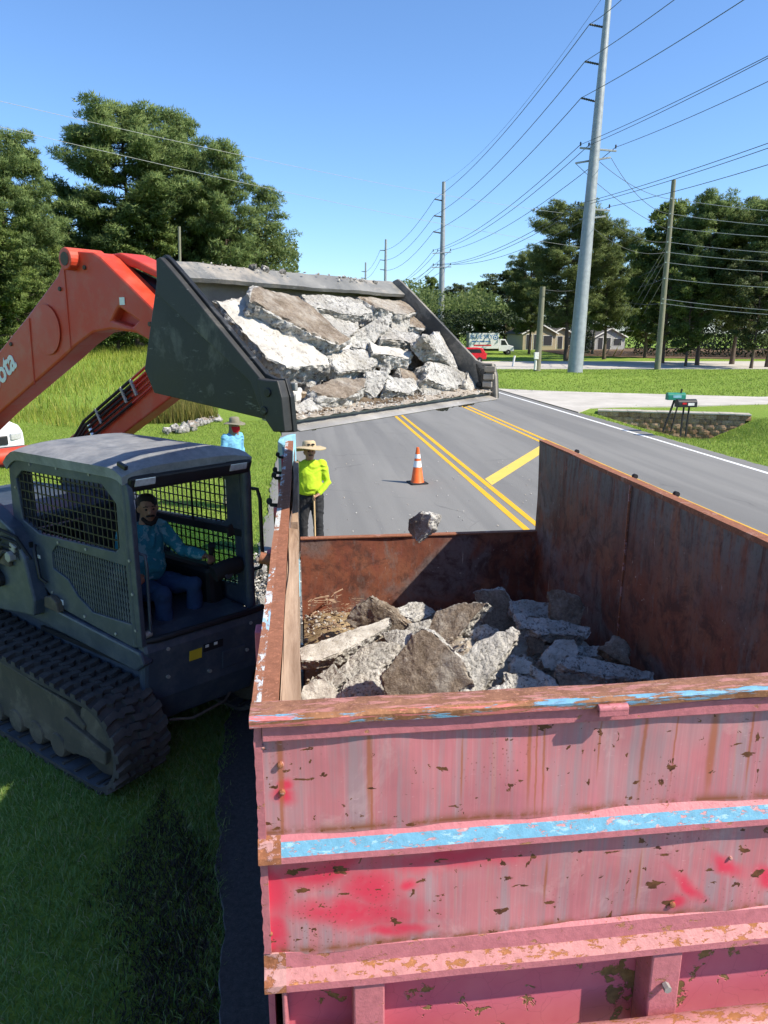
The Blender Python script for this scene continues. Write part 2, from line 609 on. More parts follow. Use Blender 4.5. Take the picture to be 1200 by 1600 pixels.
    return g.fin(c, g.ramp(gr, [(0.3, 0.42), (0.7, 0.62)]), 0, g.bump(h, 0.55, 0.004), 0.35)


def m_peelpaint():
    """glossy red paint coming away in plates over rusty steel"""
    g = G('peeling_red_paint')
    v = g.coord('World')
    w = g.warp(v, 10, 0.09)
    a = g.noise(w, 6, 5, 0.62)
    mask = g.ramp(a, [(0.585, 0.0), (0.60, 1.0)])
    c = g.ramp(g.noise(v, 5, 4), [(0.3, (0.52, 0.10, 0.15)), (0.7, (0.58, 0.15, 0.19))])
    crack = g.vor(g.warp(v, 14, 0.05), 9, 'DISTANCE_TO_EDGE')
    c = g.mix(g.ramp(crack, [(0.0, 0.3), (0.012, 0.0)]), c, (0.2, 0.03, 0.05))
    rust = g.ramp(g.noise(v, 24, 5, 0.7), [(0.3, (0.08, 0.05, 0.02)), (0.6, (0.22, 0.14, 0.05)), (0.75, (0.27, 0.2, 0.09))])
    c = g.mix(mask, c, rust)
    return g.fin(c, 0.45, 0, g.bump(g.math('MULTIPLY', mask, -1), 0.6, 0.006), 0.4)


def m_rustpaint(name, rust_lo, rust_hi, paint, thr, extra=None, scale=7.0, stretch=(1, 1, 1)):
    """steel edge where paint survives in patches over rust"""
    g = G(name)
    v = g.coord('World')
    w = g.warp(g.coord('World', scale=stretch), 12, 0.06)
    rust = g.ramp(g.noise(v, 26, 6, 0.7), [(0.3, rust_lo), (0.7, rust_hi)])
    rust = g.mix(g.ramp(g.noise(v, 80, 3, 0.7), [(0.55, 0.0), (0.7, 0.6)]), rust, tuple(min(1, x * 1.7) for x in rust_hi))
    a = g.noise(w, scale, 6, 0.68)
    mask = g.ramp(a, [(thr, 0.0), (thr + 0.035, 1.0)])
    pc = g.ramp(g.noise(v, 30, 4, 0.7), [(0.35, tuple(x * 0.8 for x in paint)), (0.65, paint)])
    c = g.mix(mask, rust, pc)
    if extra:
        b = g.noise(w, scale * 0.6, 6, 0.7, 0.4)
        c = g.mix(g.ramp(b, [(extra[1], 0.0), (extra[1] + 0.03, 1.0)]), c, extra[0])
    h = g.math('ADD', g.math('MULTIPLY', mask, 1.0), g.noise(v, 60, 4, 0.7))
    return g.fin(c, g.mix(mask, (0.85, 0.85, 0.85), (0.5, 0.5, 0.5)), 0, g.bump(h, 0.5, 0.004), 0.3)


def m_rustwall():
    """inside of the box: dark red-brown rusty plate with scrapes"""
    g = G('rusty_plate')
    v = g.coord('World')
    a = g.noise(v, 1.6, 6, 0.65)
    st = g.noise(g.coord('World', scale=(5, 5, 0.8)), 1.6, 6, 0.7)
    c = g.ramp(a, [(0.3, (0.11, 0.034, 0.024)), (0.5, (0.23, 0.078, 0.045)), (0.72, (0.31, 0.135, 0.075))])
    c = g.mix(g.ramp(st, [(0.5, 0.0), (0.75, 0.6)]), c, (0.20, 0.13, 0.105))
    c = g.mix(g.ramp(st, [(0.25, 0.5), (0.45, 0.0)]), c, (0.24, 0.06, 0.055))
    gp = g.noise(v, 1.1, 5, 0.6, 0.5)
    c = g.mix(g.ramp(gp, [(0.50, 0.0), (0.60, 0.7)]), c, (0.17, 0.155, 0.155))
    s1 = g.noise(g.coord('World', scale=(14, 14, 1.2), rot=(0.15, 0.1, 0)), 1.5, 4, 0.75)
    c = g.mix(g.ramp(s1, [(0.665, 0.0), (0.70, 0.8)]), c, (0.48, 0.40, 0.34))
    sp = g.vor(g.warp(v, 12, 0.08), 15)
    spk = g.math('MULTIPLY', g.ramp(sp, [(0.07, 1.0), (0.10, 0.0)]), g.ramp(g.noise(v, 2.3, 2), [(0.5, 0.0), (0.6, 1.0)]))
    c = g.mix(g.math('MULTIPLY', spk, 0.7), c, (0.52, 0.45, 0.38))
    mo = g.noise(v, 5.5, 7, 0.72, 0.5)
    c = g.mix(g.ramp(mo, [(0.40, 0.75), (0.52, 0.0)]), c, (0.075, 0.034, 0.028))
    c = g.mix(g.ramp(g.noise(g.coord('World', scale=(3, 3, 1.1), loc=(7, 2, 1)), 2.2, 7, 0.75), [(0.55, 0.0), (0.68, 0.7)]), c, (0.19, 0.165, 0.155))
    sepz = g.n('SeparateXYZ', {0: v})
    hz_ = g.n('MapRange', {0: sepz.outputs[2], 1: 1.75, 2: 2.4, 3: 0.0, 4: 1.0}).outputs[0]
    gs_ = g.noise(g.coord('World', scale=(7, 7, 0.9), loc=(1, 4, 2)), 2.0, 7, 0.75)
    c = g.mix(g.math('MULTIPLY', hz_, g.ramp(gs_, [(0.40, 0.0), (0.55, 0.85)])), c, (0.175, 0.165, 0.148))
    d = g.noise(v, 30, 5, 0.7)
    c = g.mix(g.ramp(d, [(0.3, 0.5), (0.48, 0.0)]), c, (0.08, 0.04, 0.028))
    return g.fin(c, 0.75, 0, g.bump(g.math('ADD', d, st), 0.5, 0.006), 0.3)


def m_wornsteel(name, lo, hi, scr=(0.45, 0.44, 0.42), mud=None, rough=0.55, metal=0.25, scr_t=0.66):
    g = G(name)
    v = g.coord('Object')
    a = g.noise(v, 3.0, 6, 0.7)
    c = g.ramp(a, [(0.3, lo), (0.7, hi)])
    s = g.noise(g.coord('Object', scale=(3, 3, 11), rot=(0, 0.7, 0)), 2.5, 6, 0.75)
    c = g.mix(g.ramp(s, [(scr_t, 0.0), (scr_t + 0.08, 0.75)]), c, scr)
    if mud:
        mm = g.noise(v, 2.1, 6, 0.72, 0.4)
        c = g.mix(g.ramp(mm, [(mud[1], 0.0), (mud[1] + 0.12, 0.85)]), c, mud[0])
    return g.fin(c, g.ramp(a, [(0.3, rough - 0.12), (0.7, rough + 0.15)]), metal, g.bump(g.noise(v, 24, 5, 0.7), 0.25, 0.004), 0.4)


def m_machine(name, col, dust, thr=0.5, rough=0.4):
    """painted machine panel with a film of dust and a few scuffs"""
    g = G(name)
    v = g.coord('Object')
    a = g.noise(v, 2.4, 6, 0.68)
    c = g.ramp(a, [(0.3, tuple(x * 0.85 for x in col)), (0.7, col)])
    c = g.mix(g.ramp(g.noise(v, 5, 7, 0.75), [(thr, 0.0), (thr + 0.3, 0.55)]), c, dust)
    s = g.noise(g.coord('Object', scale=(9, 3, 3), rot=(0.3, 0.6, 0.2)), 3, 5, 0.75)
    c = g.mix(g.ramp(s, [(0.70, 0.0), (0.76, 0.4)]), c, dust)
    return g.fin(c, g.ramp(a, [(0.3, rough), (0.7, rough + 0.2)]), 0, g.bump(g.noise(v, 40, 3), 0.06, 0.003), 0.45)


def m_rubber():
    g = G('muddy_rubber')
    v = g.coord('Object')
    a = g.noise(v, 4, 6, 0.7)
    c = g.ramp(a, [(0.3, (0.030, 0.029, 0.029)), (0.6, (0.075, 0.066, 0.060)), (0.78, (0.15, 0.125, 0.105))])
    return g.fin(c, 0.85, 0, g.bump(g.noise(v, 30, 4), 0.4, 0.005), 0.25)


def m_wood(name, a, b, sc=(1, 14, 14)):
    g = G(name)
    v = g.coord('Object', scale=sc)
    f = g.noise(v, 2.2, 6, 0.65, 0.3)
    c = g.ramp(f, [(0.3, a), (0.7, b)])
    return g.fin(c, 0.85, 0, g.bump(f, 0.4, 0.01), 0.2)


def m_block():
    g = G('split_face_block')
    v = g.coord(rnd=True)
    oi = g.n('ObjectInfo')
    c = g.ramp(oi.outputs['Random'], [(0.0, (0.33, 0.19, 0.11)), (0.5, (0.46, 0.285, 0.175)), (1.0, (0.56, 0.37, 0.24))])
    f = g.noise(v, 18, 5, 0.7)
    c = g.mix(g.ramp(f, [(0.35, 0.6), (0.6, 0.0)]), c, (0.075, 0.06, 0.05))
    return g.fin(c, 0.95, 0, g.bump(f, 0.9, 0.03), 0.1)


def m_cloth(name, col, pat=None, scale=14):
    g = G(name)
    v = g.coord('Object')
    f = g.noise(v, 9, 5, 0.6, 0.6)
    c = g.ramp(f, [(0.3, tuple(x * 0.82 for x in col)), (0.7, col)])
    if pat:
        p = g.noise(g.warp(v, 8, 0.12), scale, 3, 0.6)
        c = g.mix(g.ramp(p, [(0.53, 0.0), (0.57, 0.85)]), c, pat)
    return g.fin(c, 0.9, 0, g.bump(f, 0.7, 0.02), 0.15)


def m_dirt(name, a, b, sc=9, dk=(0.06, 0.05, 0.04)):
    g = G(name)
    v = g.coord('Object')
    f = g.noise(v, sc, 7, 0.72)
    d = g.noise(v, sc * 6, 5, 0.75)
    c = g.ramp(f, [(0.32, a), (0.68, b)])
    c = g.mix(g.ramp(d, [(0.3, 0.7), (0.48, 0.0)]), c, dk)
    return g.fin(c, 0.97, 0, g.bump(g.math('ADD', f, d), 0.9, 0.02), 0.1)


MT['asphalt'] = m_asphalt()
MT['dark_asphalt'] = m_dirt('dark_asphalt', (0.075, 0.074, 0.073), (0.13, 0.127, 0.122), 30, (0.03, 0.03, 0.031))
MT['concrete'] = m_concrete_slab()
MT['yellow_line'] = m_paint('yellow_road_paint', (0.72, 0.40, 0.02), 0.66)
MT['yellow_faint'] = m_paint('pale_yellow_road_paint', (0.70, 0.50, 0.10), 0.60)
MT['white_line'] = m_paint('white_road_paint', (0.74, 0.74, 0.72), 0.62)
MT['lawn'] = m_lawn()
MT['blade'] = m_blade('grass_blade', [(0.0, (0.13, 0.24, 0.06)), (0.45, (0.21, 0.35, 0.095)), (0.8, (0.31, 0.43, 0.15)), (0.93, (0.38, 0.44, 0.19)), (1.0, (0.54, 0.48, 0.30))], 0.45)
MT['lawnblade'] = m_blade('mown_grass_blade', [(0.0, (0.19, 0.29, 0.040)), (0.5, (0.26, 0.36, 0.055)), (0.9, (0.33, 0.39, 0.08)), (1.0, (0.40, 0.36, 0.15))])
MT['darkblade'] = m_blade('dark_grass_blade', [(0.0, (0.018, 0.016, 0.013)), (0.6, (0.04, 0.036, 0.028)), (1.0, (0.14, 0.12, 0.085))], 0.15)  # dark blades for the strip along the pavement
MT['meadow'] = m_blade('meadow_grass', [(0.0, (0.17, 0.25, 0.03)), (0.4, (0.29, 0.36, 0.045)), (0.75, (0.40, 0.42, 0.07)), (1.0, (0.50, 0.45, 0.13))], 0.45)
MT['reed'] = m_blade('dry_weeds', [(0.0, (0.10, 0.13, 0.022)), (0.5, (0.21, 0.19, 0.04)), (1.0, (0.30, 0.24, 0.085))])
MT['needle_l'] = m_blade('pine_needles_light', [(0.0, (0.11, 0.175, 0.062)), (0.5, (0.19, 0.275, 0.09)), (1.0, (0.30, 0.375, 0.13))], 0.45)
MT['needle_d'] = m_blade('pine_needles_dark', [(0.0, (0.10, 0.145, 0.05)), (0.5, (0.165, 0.22, 0.07)), (1.0, (0.25, 0.30, 0.10))], 0.42)
MT['shade_leaf'] = m_blade('shaded_leaves', [(0.0, (0.014, 0.026, 0.009)), (0.5, (0.030, 0.050, 0.016)), (1.0, (0.06, 0.085, 0.028))], 0.1)  # shade inside the wood is put into this leaf colour
MT['leaf'] = m_blade('broad_leaves', [(0.0, (0.095, 0.15, 0.04)), (0.5, (0.165, 0.235, 0.06)), (1.0, (0.25, 0.31, 0.085))], 0.42)
MT['leaf_pale'] = m_blade('pale_leaves', [(0.0, (0.055, 0.085, 0.03)), (0.5, (0.095, 0.125, 0.045)), (1.0, (0.15, 0.17, 0.07))], 0.3)
MT['bark'] = m_bark('pine_bark', (0.07, 0.052, 0.04), (0.17, 0.13, 0.10))
MT['broken'] = m_broken()
MT['soilface'] = m_soilface()
MT['topface'] = m_topface()
MT['pink'] = m_pinkwall()
MT['peel'] = m_peelpaint()
MT['rim'] = m_rustpaint('rusty_rim', (0.15, 0.062, 0.036), (0.30, 0.145, 0.088), (0.44, 0.19, 0.16), 0.52, ((0.38, 0.26, 0.20), 0.63), 8, (1, 5, 5))
MT['rim_blue'] = m_rustpaint('rim_blue_paint', (0.17, 0.07, 0.03), (0.34, 0.16, 0.08), (0.16, 0.36, 0.52), 0.52, ((0.55, 0.16, 0.15), 0.60), 3.2, (1, 8, 8))
MT['rim_side'] = m_rustpaint('rusty_rim_pale', (0.19, 0.075, 0.04), (0.31, 0.125, 0.07), (0.36, 0.17, 0.11), 0.60, None, 5)
MT['rim_white'] = m_rustpaint('white_paint_on_rust', (0.23, 0.09, 0.05), (0.34, 0.15, 0.085), (0.62, 0.63, 0.62), 0.52, ((0.30, 0.48, 0.60), 0.62), 5, (3, 1, 1))
MT['rib_blue'] = m_rustpaint('blue_paint_on_rib', (0.50, 0.23, 0.24), (0.56, 0.30, 0.30), (0.16, 0.38, 0.53), 0.40, ((0.30, 0.48, 0.57), 0.56), 26, (1, 2.5, 2.5))
MT['rib_rust'] = m_rustpaint('speckled_rib', (0.26, 0.10, 0.03), (0.40, 0.16, 0.07), (0.52, 0.22, 0.21), 0.44, None, 22, (1, 2, 2))
MT['rib_pink'] = m_rustpaint('pink_rib', (0.28, 0.10, 0.05), (0.40, 0.19, 0.1), (0.50, 0.165, 0.185), 0.36, None, 16, (1, 2, 2))
MT['rust_end'] = m_rustpaint('rust_end', (0.20, 0.07, 0.03), (0.36, 0.14, 0.07), (0.5, 0.26, 0.24), 0.52, None, 14)
MT['rustwall'] = m_rustwall()
MT['plank'] = m_wood('weathered_plank', (0.20, 0.125, 0.08), (0.42, 0.30, 0.21), (14, 1.0, 14))
MT['dusty_plate'] = m_wornsteel('dusty_plate', (0.05, 0.048, 0.045), (0.12, 0.115, 0.105), (0.30, 0.28, 0.25), ((0.28, 0.25, 0.21), 0.48), 0.65, 0.1, 0.6)
MT['strip_plate'] = m_wornsteel('worn_strip_plate', (0.020, 0.020, 0.020), (0.05, 0.049, 0.047), (0.20, 0.195, 0.18), ((0.13, 0.12, 0.10), 0.55), 0.55, 0.15, 0.62)
MT['black_plate'] = m_wornsteel('worn_black_plate', (0.010, 0.0105, 0.011), (0.026, 0.027, 0.027), (0.17, 0.17, 0.165), ((0.11, 0.105, 0.095), 0.56), 0.45, 0.2, 0.60)
MT['rim_plate'] = m_wornsteel('worn_grey_plate', (0.11, 0.11, 0.105), (0.24, 0.235, 0.22), (0.42, 0.40, 0.37), ((0.34, 0.30, 0.25), 0.52), 0.6, 0.1, 0.6)
MT['edge_steel'] = m_wornsteel('bright_edge', (0.22, 0.21, 0.20), (0.45, 0.43, 0.40), (0.6, 0.58, 0.55), ((0.34, 0.29, 0.22), 0.55), 0.55, 0.3, 0.6)
MT['orange'] = m_machine('orange_red_paint', (0.56, 0.048, 0.017), (0.42, 0.17, 0.11), 0.46, 0.42)
MT['red_dark'] = m_machine('shaded_red_paint', (0.50, 0.035, 0.02), (0.32, 0.12, 0.09), 0.6, 0.38)
MT['grey_body'] = m_machine('dark_grey_paint', (0.048, 0.063, 0.088), (0.155, 0.16, 0.168), 0.46, 0.34)
MT['roof_grey'] = m_machine('dusty_roof_paint', (0.15, 0.16, 0.175), (0.40, 0.40, 0.395), 0.34, 0.5)
MT['black'] = plain('black_plastic', (0.014, 0.014, 0.016), 0.45)
MT['black_rough'] = plain('black_rubber', (0.018, 0.018, 0.018), 0.8)
MT['rubber'] = m_rubber()
MT['track_in'] = plain('track_inner', (0.060, 0.068, 0.080), 0.7, 0, 0.3, 6)
MT['mudsteel'] = m_wornsteel('muddy_steel', (0.05, 0.045, 0.04), (0.13, 0.10, 0.07), (0.2, 0.17, 0.13), ((0.16, 0.13, 0.095), 0.5), 0.75, 0.1)
MT['chrome'] = plain('bright_metal', (0.6, 0.6, 0.6), 0.25, 0.9, 0.1)
MT['lens'] = plain('lamp_lens', (0.55, 0.55, 0.55), 0.15, 0.3, 0.2, 30)
MT['white'] = plain('white_paint', (0.72, 0.72, 0.72), 0.35, 0, 0.06)
MT['sticker_yellow'] = plain('yellow_sticker', (0.62, 0.42, 0.03), 0.5)
MT['concrete_dust'] = m_dirt('concrete_dust', (0.34, 0.28, 0.215), (0.55, 0.49, 0.415), 9, (0.16, 0.12, 0.085))
MT['soil'] = m_dirt('brown_soil', (0.10, 0.07, 0.045), (0.24, 0.18, 0.125), 10)
MT['tan_soil'] = m_dirt('tan_soil', (0.25, 0.18, 0.10), (0.42, 0.32, 0.20), 8, (0.10, 0.07, 0.04))
MT['galv'] = plain('galvanised_steel', (0.30, 0.32, 0.33), 0.5, 0.25, 0.15, 2.5)
MT['wood_pole'] = m_wood('treated_pole', (0.13, 0.13, 0.095), (0.26, 0.25, 0.185), (10, 10, 0.7))
MT['wire'] = plain('cable', (0.09, 0.095, 0.10), 0.6)
MT['wire_pale'] = plain('pale_cable', (0.34, 0.35, 0.35), 0.5)
MT['insul'] = plain('dark_insulator', (0.05, 0.052, 0.055), 0.5)
MT['block'] = m_block()
MT['cap'] = plain('pale_capstone', (0.40, 0.36, 0.30), 0.9, 0, 0.25, 4)
MT['green_plastic'] = plain('green_plastic', (0.015, 0.20, 0.13), 0.4)
MT['skin'] = plain('skin', (0.33, 0.17, 0.105), 0.55, 0, 0.12, 30)
MT['hair'] = plain('dark_hair', (0.02, 0.015, 0.012), 0.7, 0, 0.3, 40, 0.5)
MT['hivis'] = m_cloth('lime_shirt', (0.44, 0.64, 0.035))
MT['black_cloth'] = m_cloth('dark_trousers', (0.035, 0.036, 0.038))
MT['blue_cloth'] = m_cloth('light_blue_shirt', (0.17, 0.42, 0.62))
MT['tan_cloth'] = m_cloth('tan_trousers', (0.46, 0.41, 0.31))
MT['olive_cloth'] = m_cloth('olive_hat', (0.22, 0.20, 0.145))
MT['red_cloth'] = m_cloth('red_scarf', (0.55, 0.02, 0.03))
MT['straw'] = m_cloth('straw', (0.50, 0.40, 0.25))
MT['straw_in'] = m_cloth('straw_underside', (0.42, 0.34, 0.13))
MT['camo'] = m_cloth('blue_patterned_shirt', (0.045, 0.27, 0.34), (0.24, 0.46, 0.50), 13)
MT['jeans'] = m_cloth('blue_jeans', (0.035, 0.07, 0.15))
MT['leather'] = plain('boot_leather', (0.16, 0.11, 0.065), 0.7)
MT['handle_wood'] = m_wood('tool_handle', (0.52, 0.34, 0.16), (0.66, 0.47, 0.25), (20, 20, 1))
MT['cone_orange'] = plain('cone_orange', (0.78, 0.13, 0.02), 0.45, 0, 0.12, 6)
MT['cone_white'] = plain('cone_reflective', (0.78, 0.78, 0.76), 0.4, 0, 0.1, 10)
MT['car_red'] = plain('red_car_paint', (0.55, 0.015, 0.025), 0.25)
MT['glass_dark'] = plain('dark_glass', (0.02, 0.025, 0.03), 0.08, 0, 0.05)
MT['tyre'] = plain('tyre', (0.02, 0.02, 0.02), 0.8)
MT['hub'] = plain('wheel_rim', (0.45, 0.45, 0.46), 0.35, 0.6)
MT['sky_blue'] = plain('sky_blue_paint', (0.26, 0.50, 0.60), 0.5, 0, 0.25, 6)
MT['print_blue'] = plain('blue_print', (0.03, 0.16, 0.42), 0.5)
MT['print_red'] = plain('red_print', (0.55, 0.05, 0.06), 0.5)
MT['house_wall'] = plain('tan_siding', (0.36, 0.30, 0.20), 0.85)
MT['house_grey'] = plain('grey_siding', (0.36, 0.36, 0.35), 0.85)
MT['house_dark'] = plain('dark_opening', (0.03, 0.03, 0.035), 0.5)
MT['shingle'] = plain('roof_shingle', (0.14, 0.125, 0.11), 0.95, 0, 0.3, 6)
MT['trim'] = plain('white_trim', (0.75, 0.74, 0.70), 0.6)
MT['rock'] = plain('pale_riprap', (0.52, 0.51, 0.49), 0.9, 0, 0.3, 9, 0.6)
MT['mulch'] = m_dirt('pine_straw', (0.10, 0.065, 0.04), (0.20, 0.135, 0.085), 4)
# ------------------------------------------------------------------ terrain, road, paving
WALL_A = np.array([13.3, 31.25])
WALL_B = np.array([19.1, 28.75])
_wl = float(np.linalg.norm(WALL_B - WALL_A))
_wt = (WALL_B - WALL_A) / _wl
_wn = np.array([_wt[1], -_wt[0]])           # towards the road side / camera


def sstep(a, b, x):
    t = np.clip((x - a) / (b - a), 0, 1)
    return t * t * (3 - 2 * t)


def ground_h(x, y):
    x = np.asarray(x, dtype=float)
    y = np.asarray(y, dtype=float)
    h = np.zeros_like(x + y)
    h = h + 1.75 * sstep(27, 78, y) * sstep(-2.5, -13, x)
    h = h - 0.10 * sstep(-1.2, -5, x) * (1 - sstep(27, 40, y))
    h = h + 0.02 * np.sin(x * 1.7 + y * 0.9) * sstep(-1.0, -2.0, x) + 0.02 * np.sin(x * 0.9 - y * 1.3) * sstep(12.6, 14, x)
    # ditch in front of the block wall
    t = (x - WALL_A[0]) * _wt[0] + (y - WALL_A[1]) * _wt[1]
    d = (x - WALL_A[0]) * _wn[0] + (y - WALL_A[1]) * _wn[1]
    prof = np.where(t < 4.3, np.clip((t + 0.3) / 4.6, 0, 1), np.clip((6.6 - t) / 2.3, 0, 1))
    dep = -1.22 * prof * (1 - sstep(2.0, 8.5, d)) * (d > -0.30)
    h = h + dep
    # low mound around the steel pole
    h = h + 0.35 * np.exp(-(((x - 19) / 6) ** 2 + ((y - 58) / 5) ** 2))
    # bed of the road
    h = h - 0.015
    road = sstep(-0.66, -0.5, x) * (1 - sstep(12.2, 12.36, x))
    h = h * (1 - road) - 0.06 * road
    return h


def lin(a, b, s):
    return list(np.arange(a, b, s))


xs = np.array(sorted(set([-2600, -1500, -800, -400, -250, -160] + lin(-120, -20, 4) + lin(-20, 10, 0.5) + lin(10, 22, 0.2) + lin(22, 60, 1.5) + lin(60, 160, 8) + [200, 300, 500, 900, 1600, 2600])))
ys = np.array(sorted(set([-600, -200, -80, -40, -20, -10, -5] + lin(0, 18, 0.5) + lin(18, 34, 0.2) + lin(34, 100, 1.5) + lin(100, 200, 8) + [240, 320, 450, 700, 1200, 2000, 3000])))
X, Y = np.meshgrid(xs, ys)
Z = ground_h(X, Y)
nx, ny = len(xs), len(ys)
me = bpy.data.meshes.new('ground')
vv = np.stack([X.ravel(), Y.ravel(), Z.ravel()], 1)
ii = np.arange(nx * ny).reshape(ny, nx)
quads = np.stack([ii[:-1, :-1].ravel(), ii[:-1, 1:].ravel(), ii[1:, 1:].ravel(), ii[1:, :-1].ravel()], 1)
me.from_pydata(vv.tolist(), [], quads.tolist())
me.polygons.foreach_set('use_smooth', [True] * len(me.polygons))
me.materials.append(MT['lawn'])
tag(link('ground', me), kind='structure')

rng = np.random.default_rng(5)


def strip(name, left, right, z, mat, thick=0.05, kind='structure'):
    """sheet between two polylines with a real edge"""
    mb = MB()
    n = len(left)
    vs = [(p[0], p[1], z) for p in left] + [(p[0], p[1], z) for p in right] + [(p[0], p[1], z - thick) for p in left] + [(p[0], p[1], z - thick) for p in right]
    fs = []
    for i in range(n - 1):
        fs.append((i, i + 1, n + i + 1, n + i))
        fs.append((i, 2 * n + i, 2 * n + i + 1, i + 1))
        fs.append((n + i, n + i + 1, 3 * n + i + 1, 3 * n + i))
    mb.add(vs, fs)
    o = mb.build(name, mat)
    return tag(o, kind=kind)


yy = np.concatenate([np.arange(-40, 0, 2), np.arange(0, 12, 0.06), np.arange(12, 60, 0.25), np.arange(60, 200, 4), np.arange(200, 900, 50)])
jl = np.array([-0.76 + 0.07 * mnoise.noise(Vector((q * 0.8, 0, 1))) + 0.06 * mnoise.noise(Vector((q * 2.3, 4, 1))) + 0.035 * mnoise.noise(Vector((q * 7.0, 9, 1))) + 0.02 * mnoise.noise(Vector((q * 19.0, 2, 1))) for q in yy]) + 0.30 * sstep(5.5, 2.5, yy)
jr = 12.42 + rng.normal(0, 0.03, len(yy)) + 0.05 * np.sin(yy * 0.5)
strip('road', list(zip(jl, yy)), list(zip(jr, yy)), 0.0, MT['asphalt'], 0.08)


# darker asphalt strip on the shoulder beside the box
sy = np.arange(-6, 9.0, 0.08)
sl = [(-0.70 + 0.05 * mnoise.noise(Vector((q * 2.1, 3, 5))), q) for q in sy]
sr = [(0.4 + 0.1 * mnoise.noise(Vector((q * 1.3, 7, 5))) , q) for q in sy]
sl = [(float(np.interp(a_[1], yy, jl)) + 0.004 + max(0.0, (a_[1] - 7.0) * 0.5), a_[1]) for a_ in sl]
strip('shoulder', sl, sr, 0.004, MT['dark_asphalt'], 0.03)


def line(name, x, y0, y1, w, mat, step=3.0):
    ys_ = np.arange(y0, y1 + 0.01, step)
    e = rng.normal(0, 0.006, (2, len(ys_)))
    return [(x - w / 2 + e[0][i], ys_[i]) for i in range(len(ys_))], [(x + w / 2 + e[1][i], ys_[i]) for i in range(len(ys_))]


def road_mark(name, x, y0, y1, w, mat, label):
    a, b = line(name, x, y0, y1, w, mat)
    mb = MB()
    n = len(a)
    mb.add([(p[0], p[1], 0.004) for p in a] + [(p[0], p[1], 0.004) for p in b], [(i, n + i, n + i + 1, i + 1) for i in range(n - 1)])
    o = mb.build(name, mat)
    o['kind'] = 'structure'
    o['label'] = label
    return o


road_mark('road_marking', 4.03, 0, 400, 0.13, MT['yellow_line'], 'yellow line nearest the cone, left of its pair')
road_mark('road_marking', 4.33, 0, 400, 0.13, MT['yellow_line'], 'yellow line nearest the cone, right of its pair')
road_mark('road_marking', 7.83, 0, 400, 0.13, MT['yellow_line'], 'far yellow pair in the road, left line')
road_mark('road_marking', 8.13, 0, 400, 0.13, MT['yellow_line'], 'far yellow pair in the road, right line')
road_mark('road_marking', 11.85, -10, 400, 0.14, MT['white_line'], 'white edge line beside the grass verge')
mb = MB()
mb.add([(4.42, 16.2, 0.004), (4.44, 16.95, 0.004), (7.74, 22.35, 0.004), (7.74, 21.6, 0.004)], [(0, 3, 2, 1)])
o = mb.build('road_marking', MT['yellow_faint'])
o['kind'] = 'structure'
o['label'] = 'pale yellow diagonal bar between the double lines'

# concrete driveway and its joints
dr_l = [(12.38, 31.2), (13.6, 32.9), (15.2, 33.15), (22.9, 33.8), (40, 35.5), (70, 38.5)]
dr_r = [(12.38, 45.5), (14.5, 43.6), (17.0, 42.0), (25.4, 37.7), (40, 39.3), (70, 42.5)]
strip('driveway', dr_l, dr_r, 0.035, MT['concrete'], 0.12)
# the side road beyond the lawn
fr_l = [(12.3, 71.5), (20, 70.6), (46, 67.6), (90, 62.5), (180, 52)]
fr_r = [(12.3, 90.5), (25.5, 89.5), (58, 85.8), (100, 81), (190, 70)]
strip('side_road', fr_l, fr_r, 0.03, MT['concrete'], 0.12)
# pine straw under the far trees, spread wider to stand in for their shade
mb = MB()
ms = [(42, 112), (50, 98), (62, 93), (75, 90), (100, 87), (140, 84), (150, 150), (70, 165), (48, 145)]
mb.add([(p[0], p[1], 0.05 + 0.0 * p[0]) for p in ms], [tuple(range(len(ms)))])
tag(mb.build('leaf_litter_and_shade', MT['mulch']), kind='structure')


# ------------------------------------------------------------------ block retaining wall: every block its own piece
wall = empty('retaining_wall', (WALL_A[0], WALL_A[1], 0), math.atan2(_wt[1], _wt[0]),
             'low brown split-face block retaining wall in the ditch behind the mailboxes', 'wall')


def block_mesh(k):
    rr = random.Random(k)
    mb = MB()
    n = 5
    w, d, h = 0.445, 0.26, 0.205
    fr = []
    for i in range(n):
        for j in range(3):
            t = i / (n - 1)
            bul = -0.055 * (1 - (2 * t - 1) ** 2) + rr.uniform(-0.012, 0.012) + (0.018 if j != 1 else 0)
            fr.append((-w / 2 + w * t, bul, -h / 2 + h * j / 2))
    vs = fr + [(-w / 2, d, -h / 2), (w / 2, d, -h / 2), (w / 2, d, h / 2), (-w / 2, d, h / 2)]
    fs = []
    for i in range(n - 1):
        for j in range(2):
            a = i * 3 + j
            fs.append((a, a + 3, a + 4, a + 1))
    q = n * 3
    fs.append((q, q + 3, q + 2, q + 1))
    fs.append(tuple([i * 3 + 2 for i in range(n)] + [q + 2, q + 3]))
    fs.append(tuple([i * 3 for i in range(n)][::-1] + [q, q + 1]))
    fs.append((0, 1, 2, q + 3, q))
    fs.append(((n - 1) * 3 + 2, (n - 1) * 3 + 1, (n - 1) * 3, q + 1, q + 2))
    mb.add(vs, fs)
    return mb.mesh('brick', MT['block'])


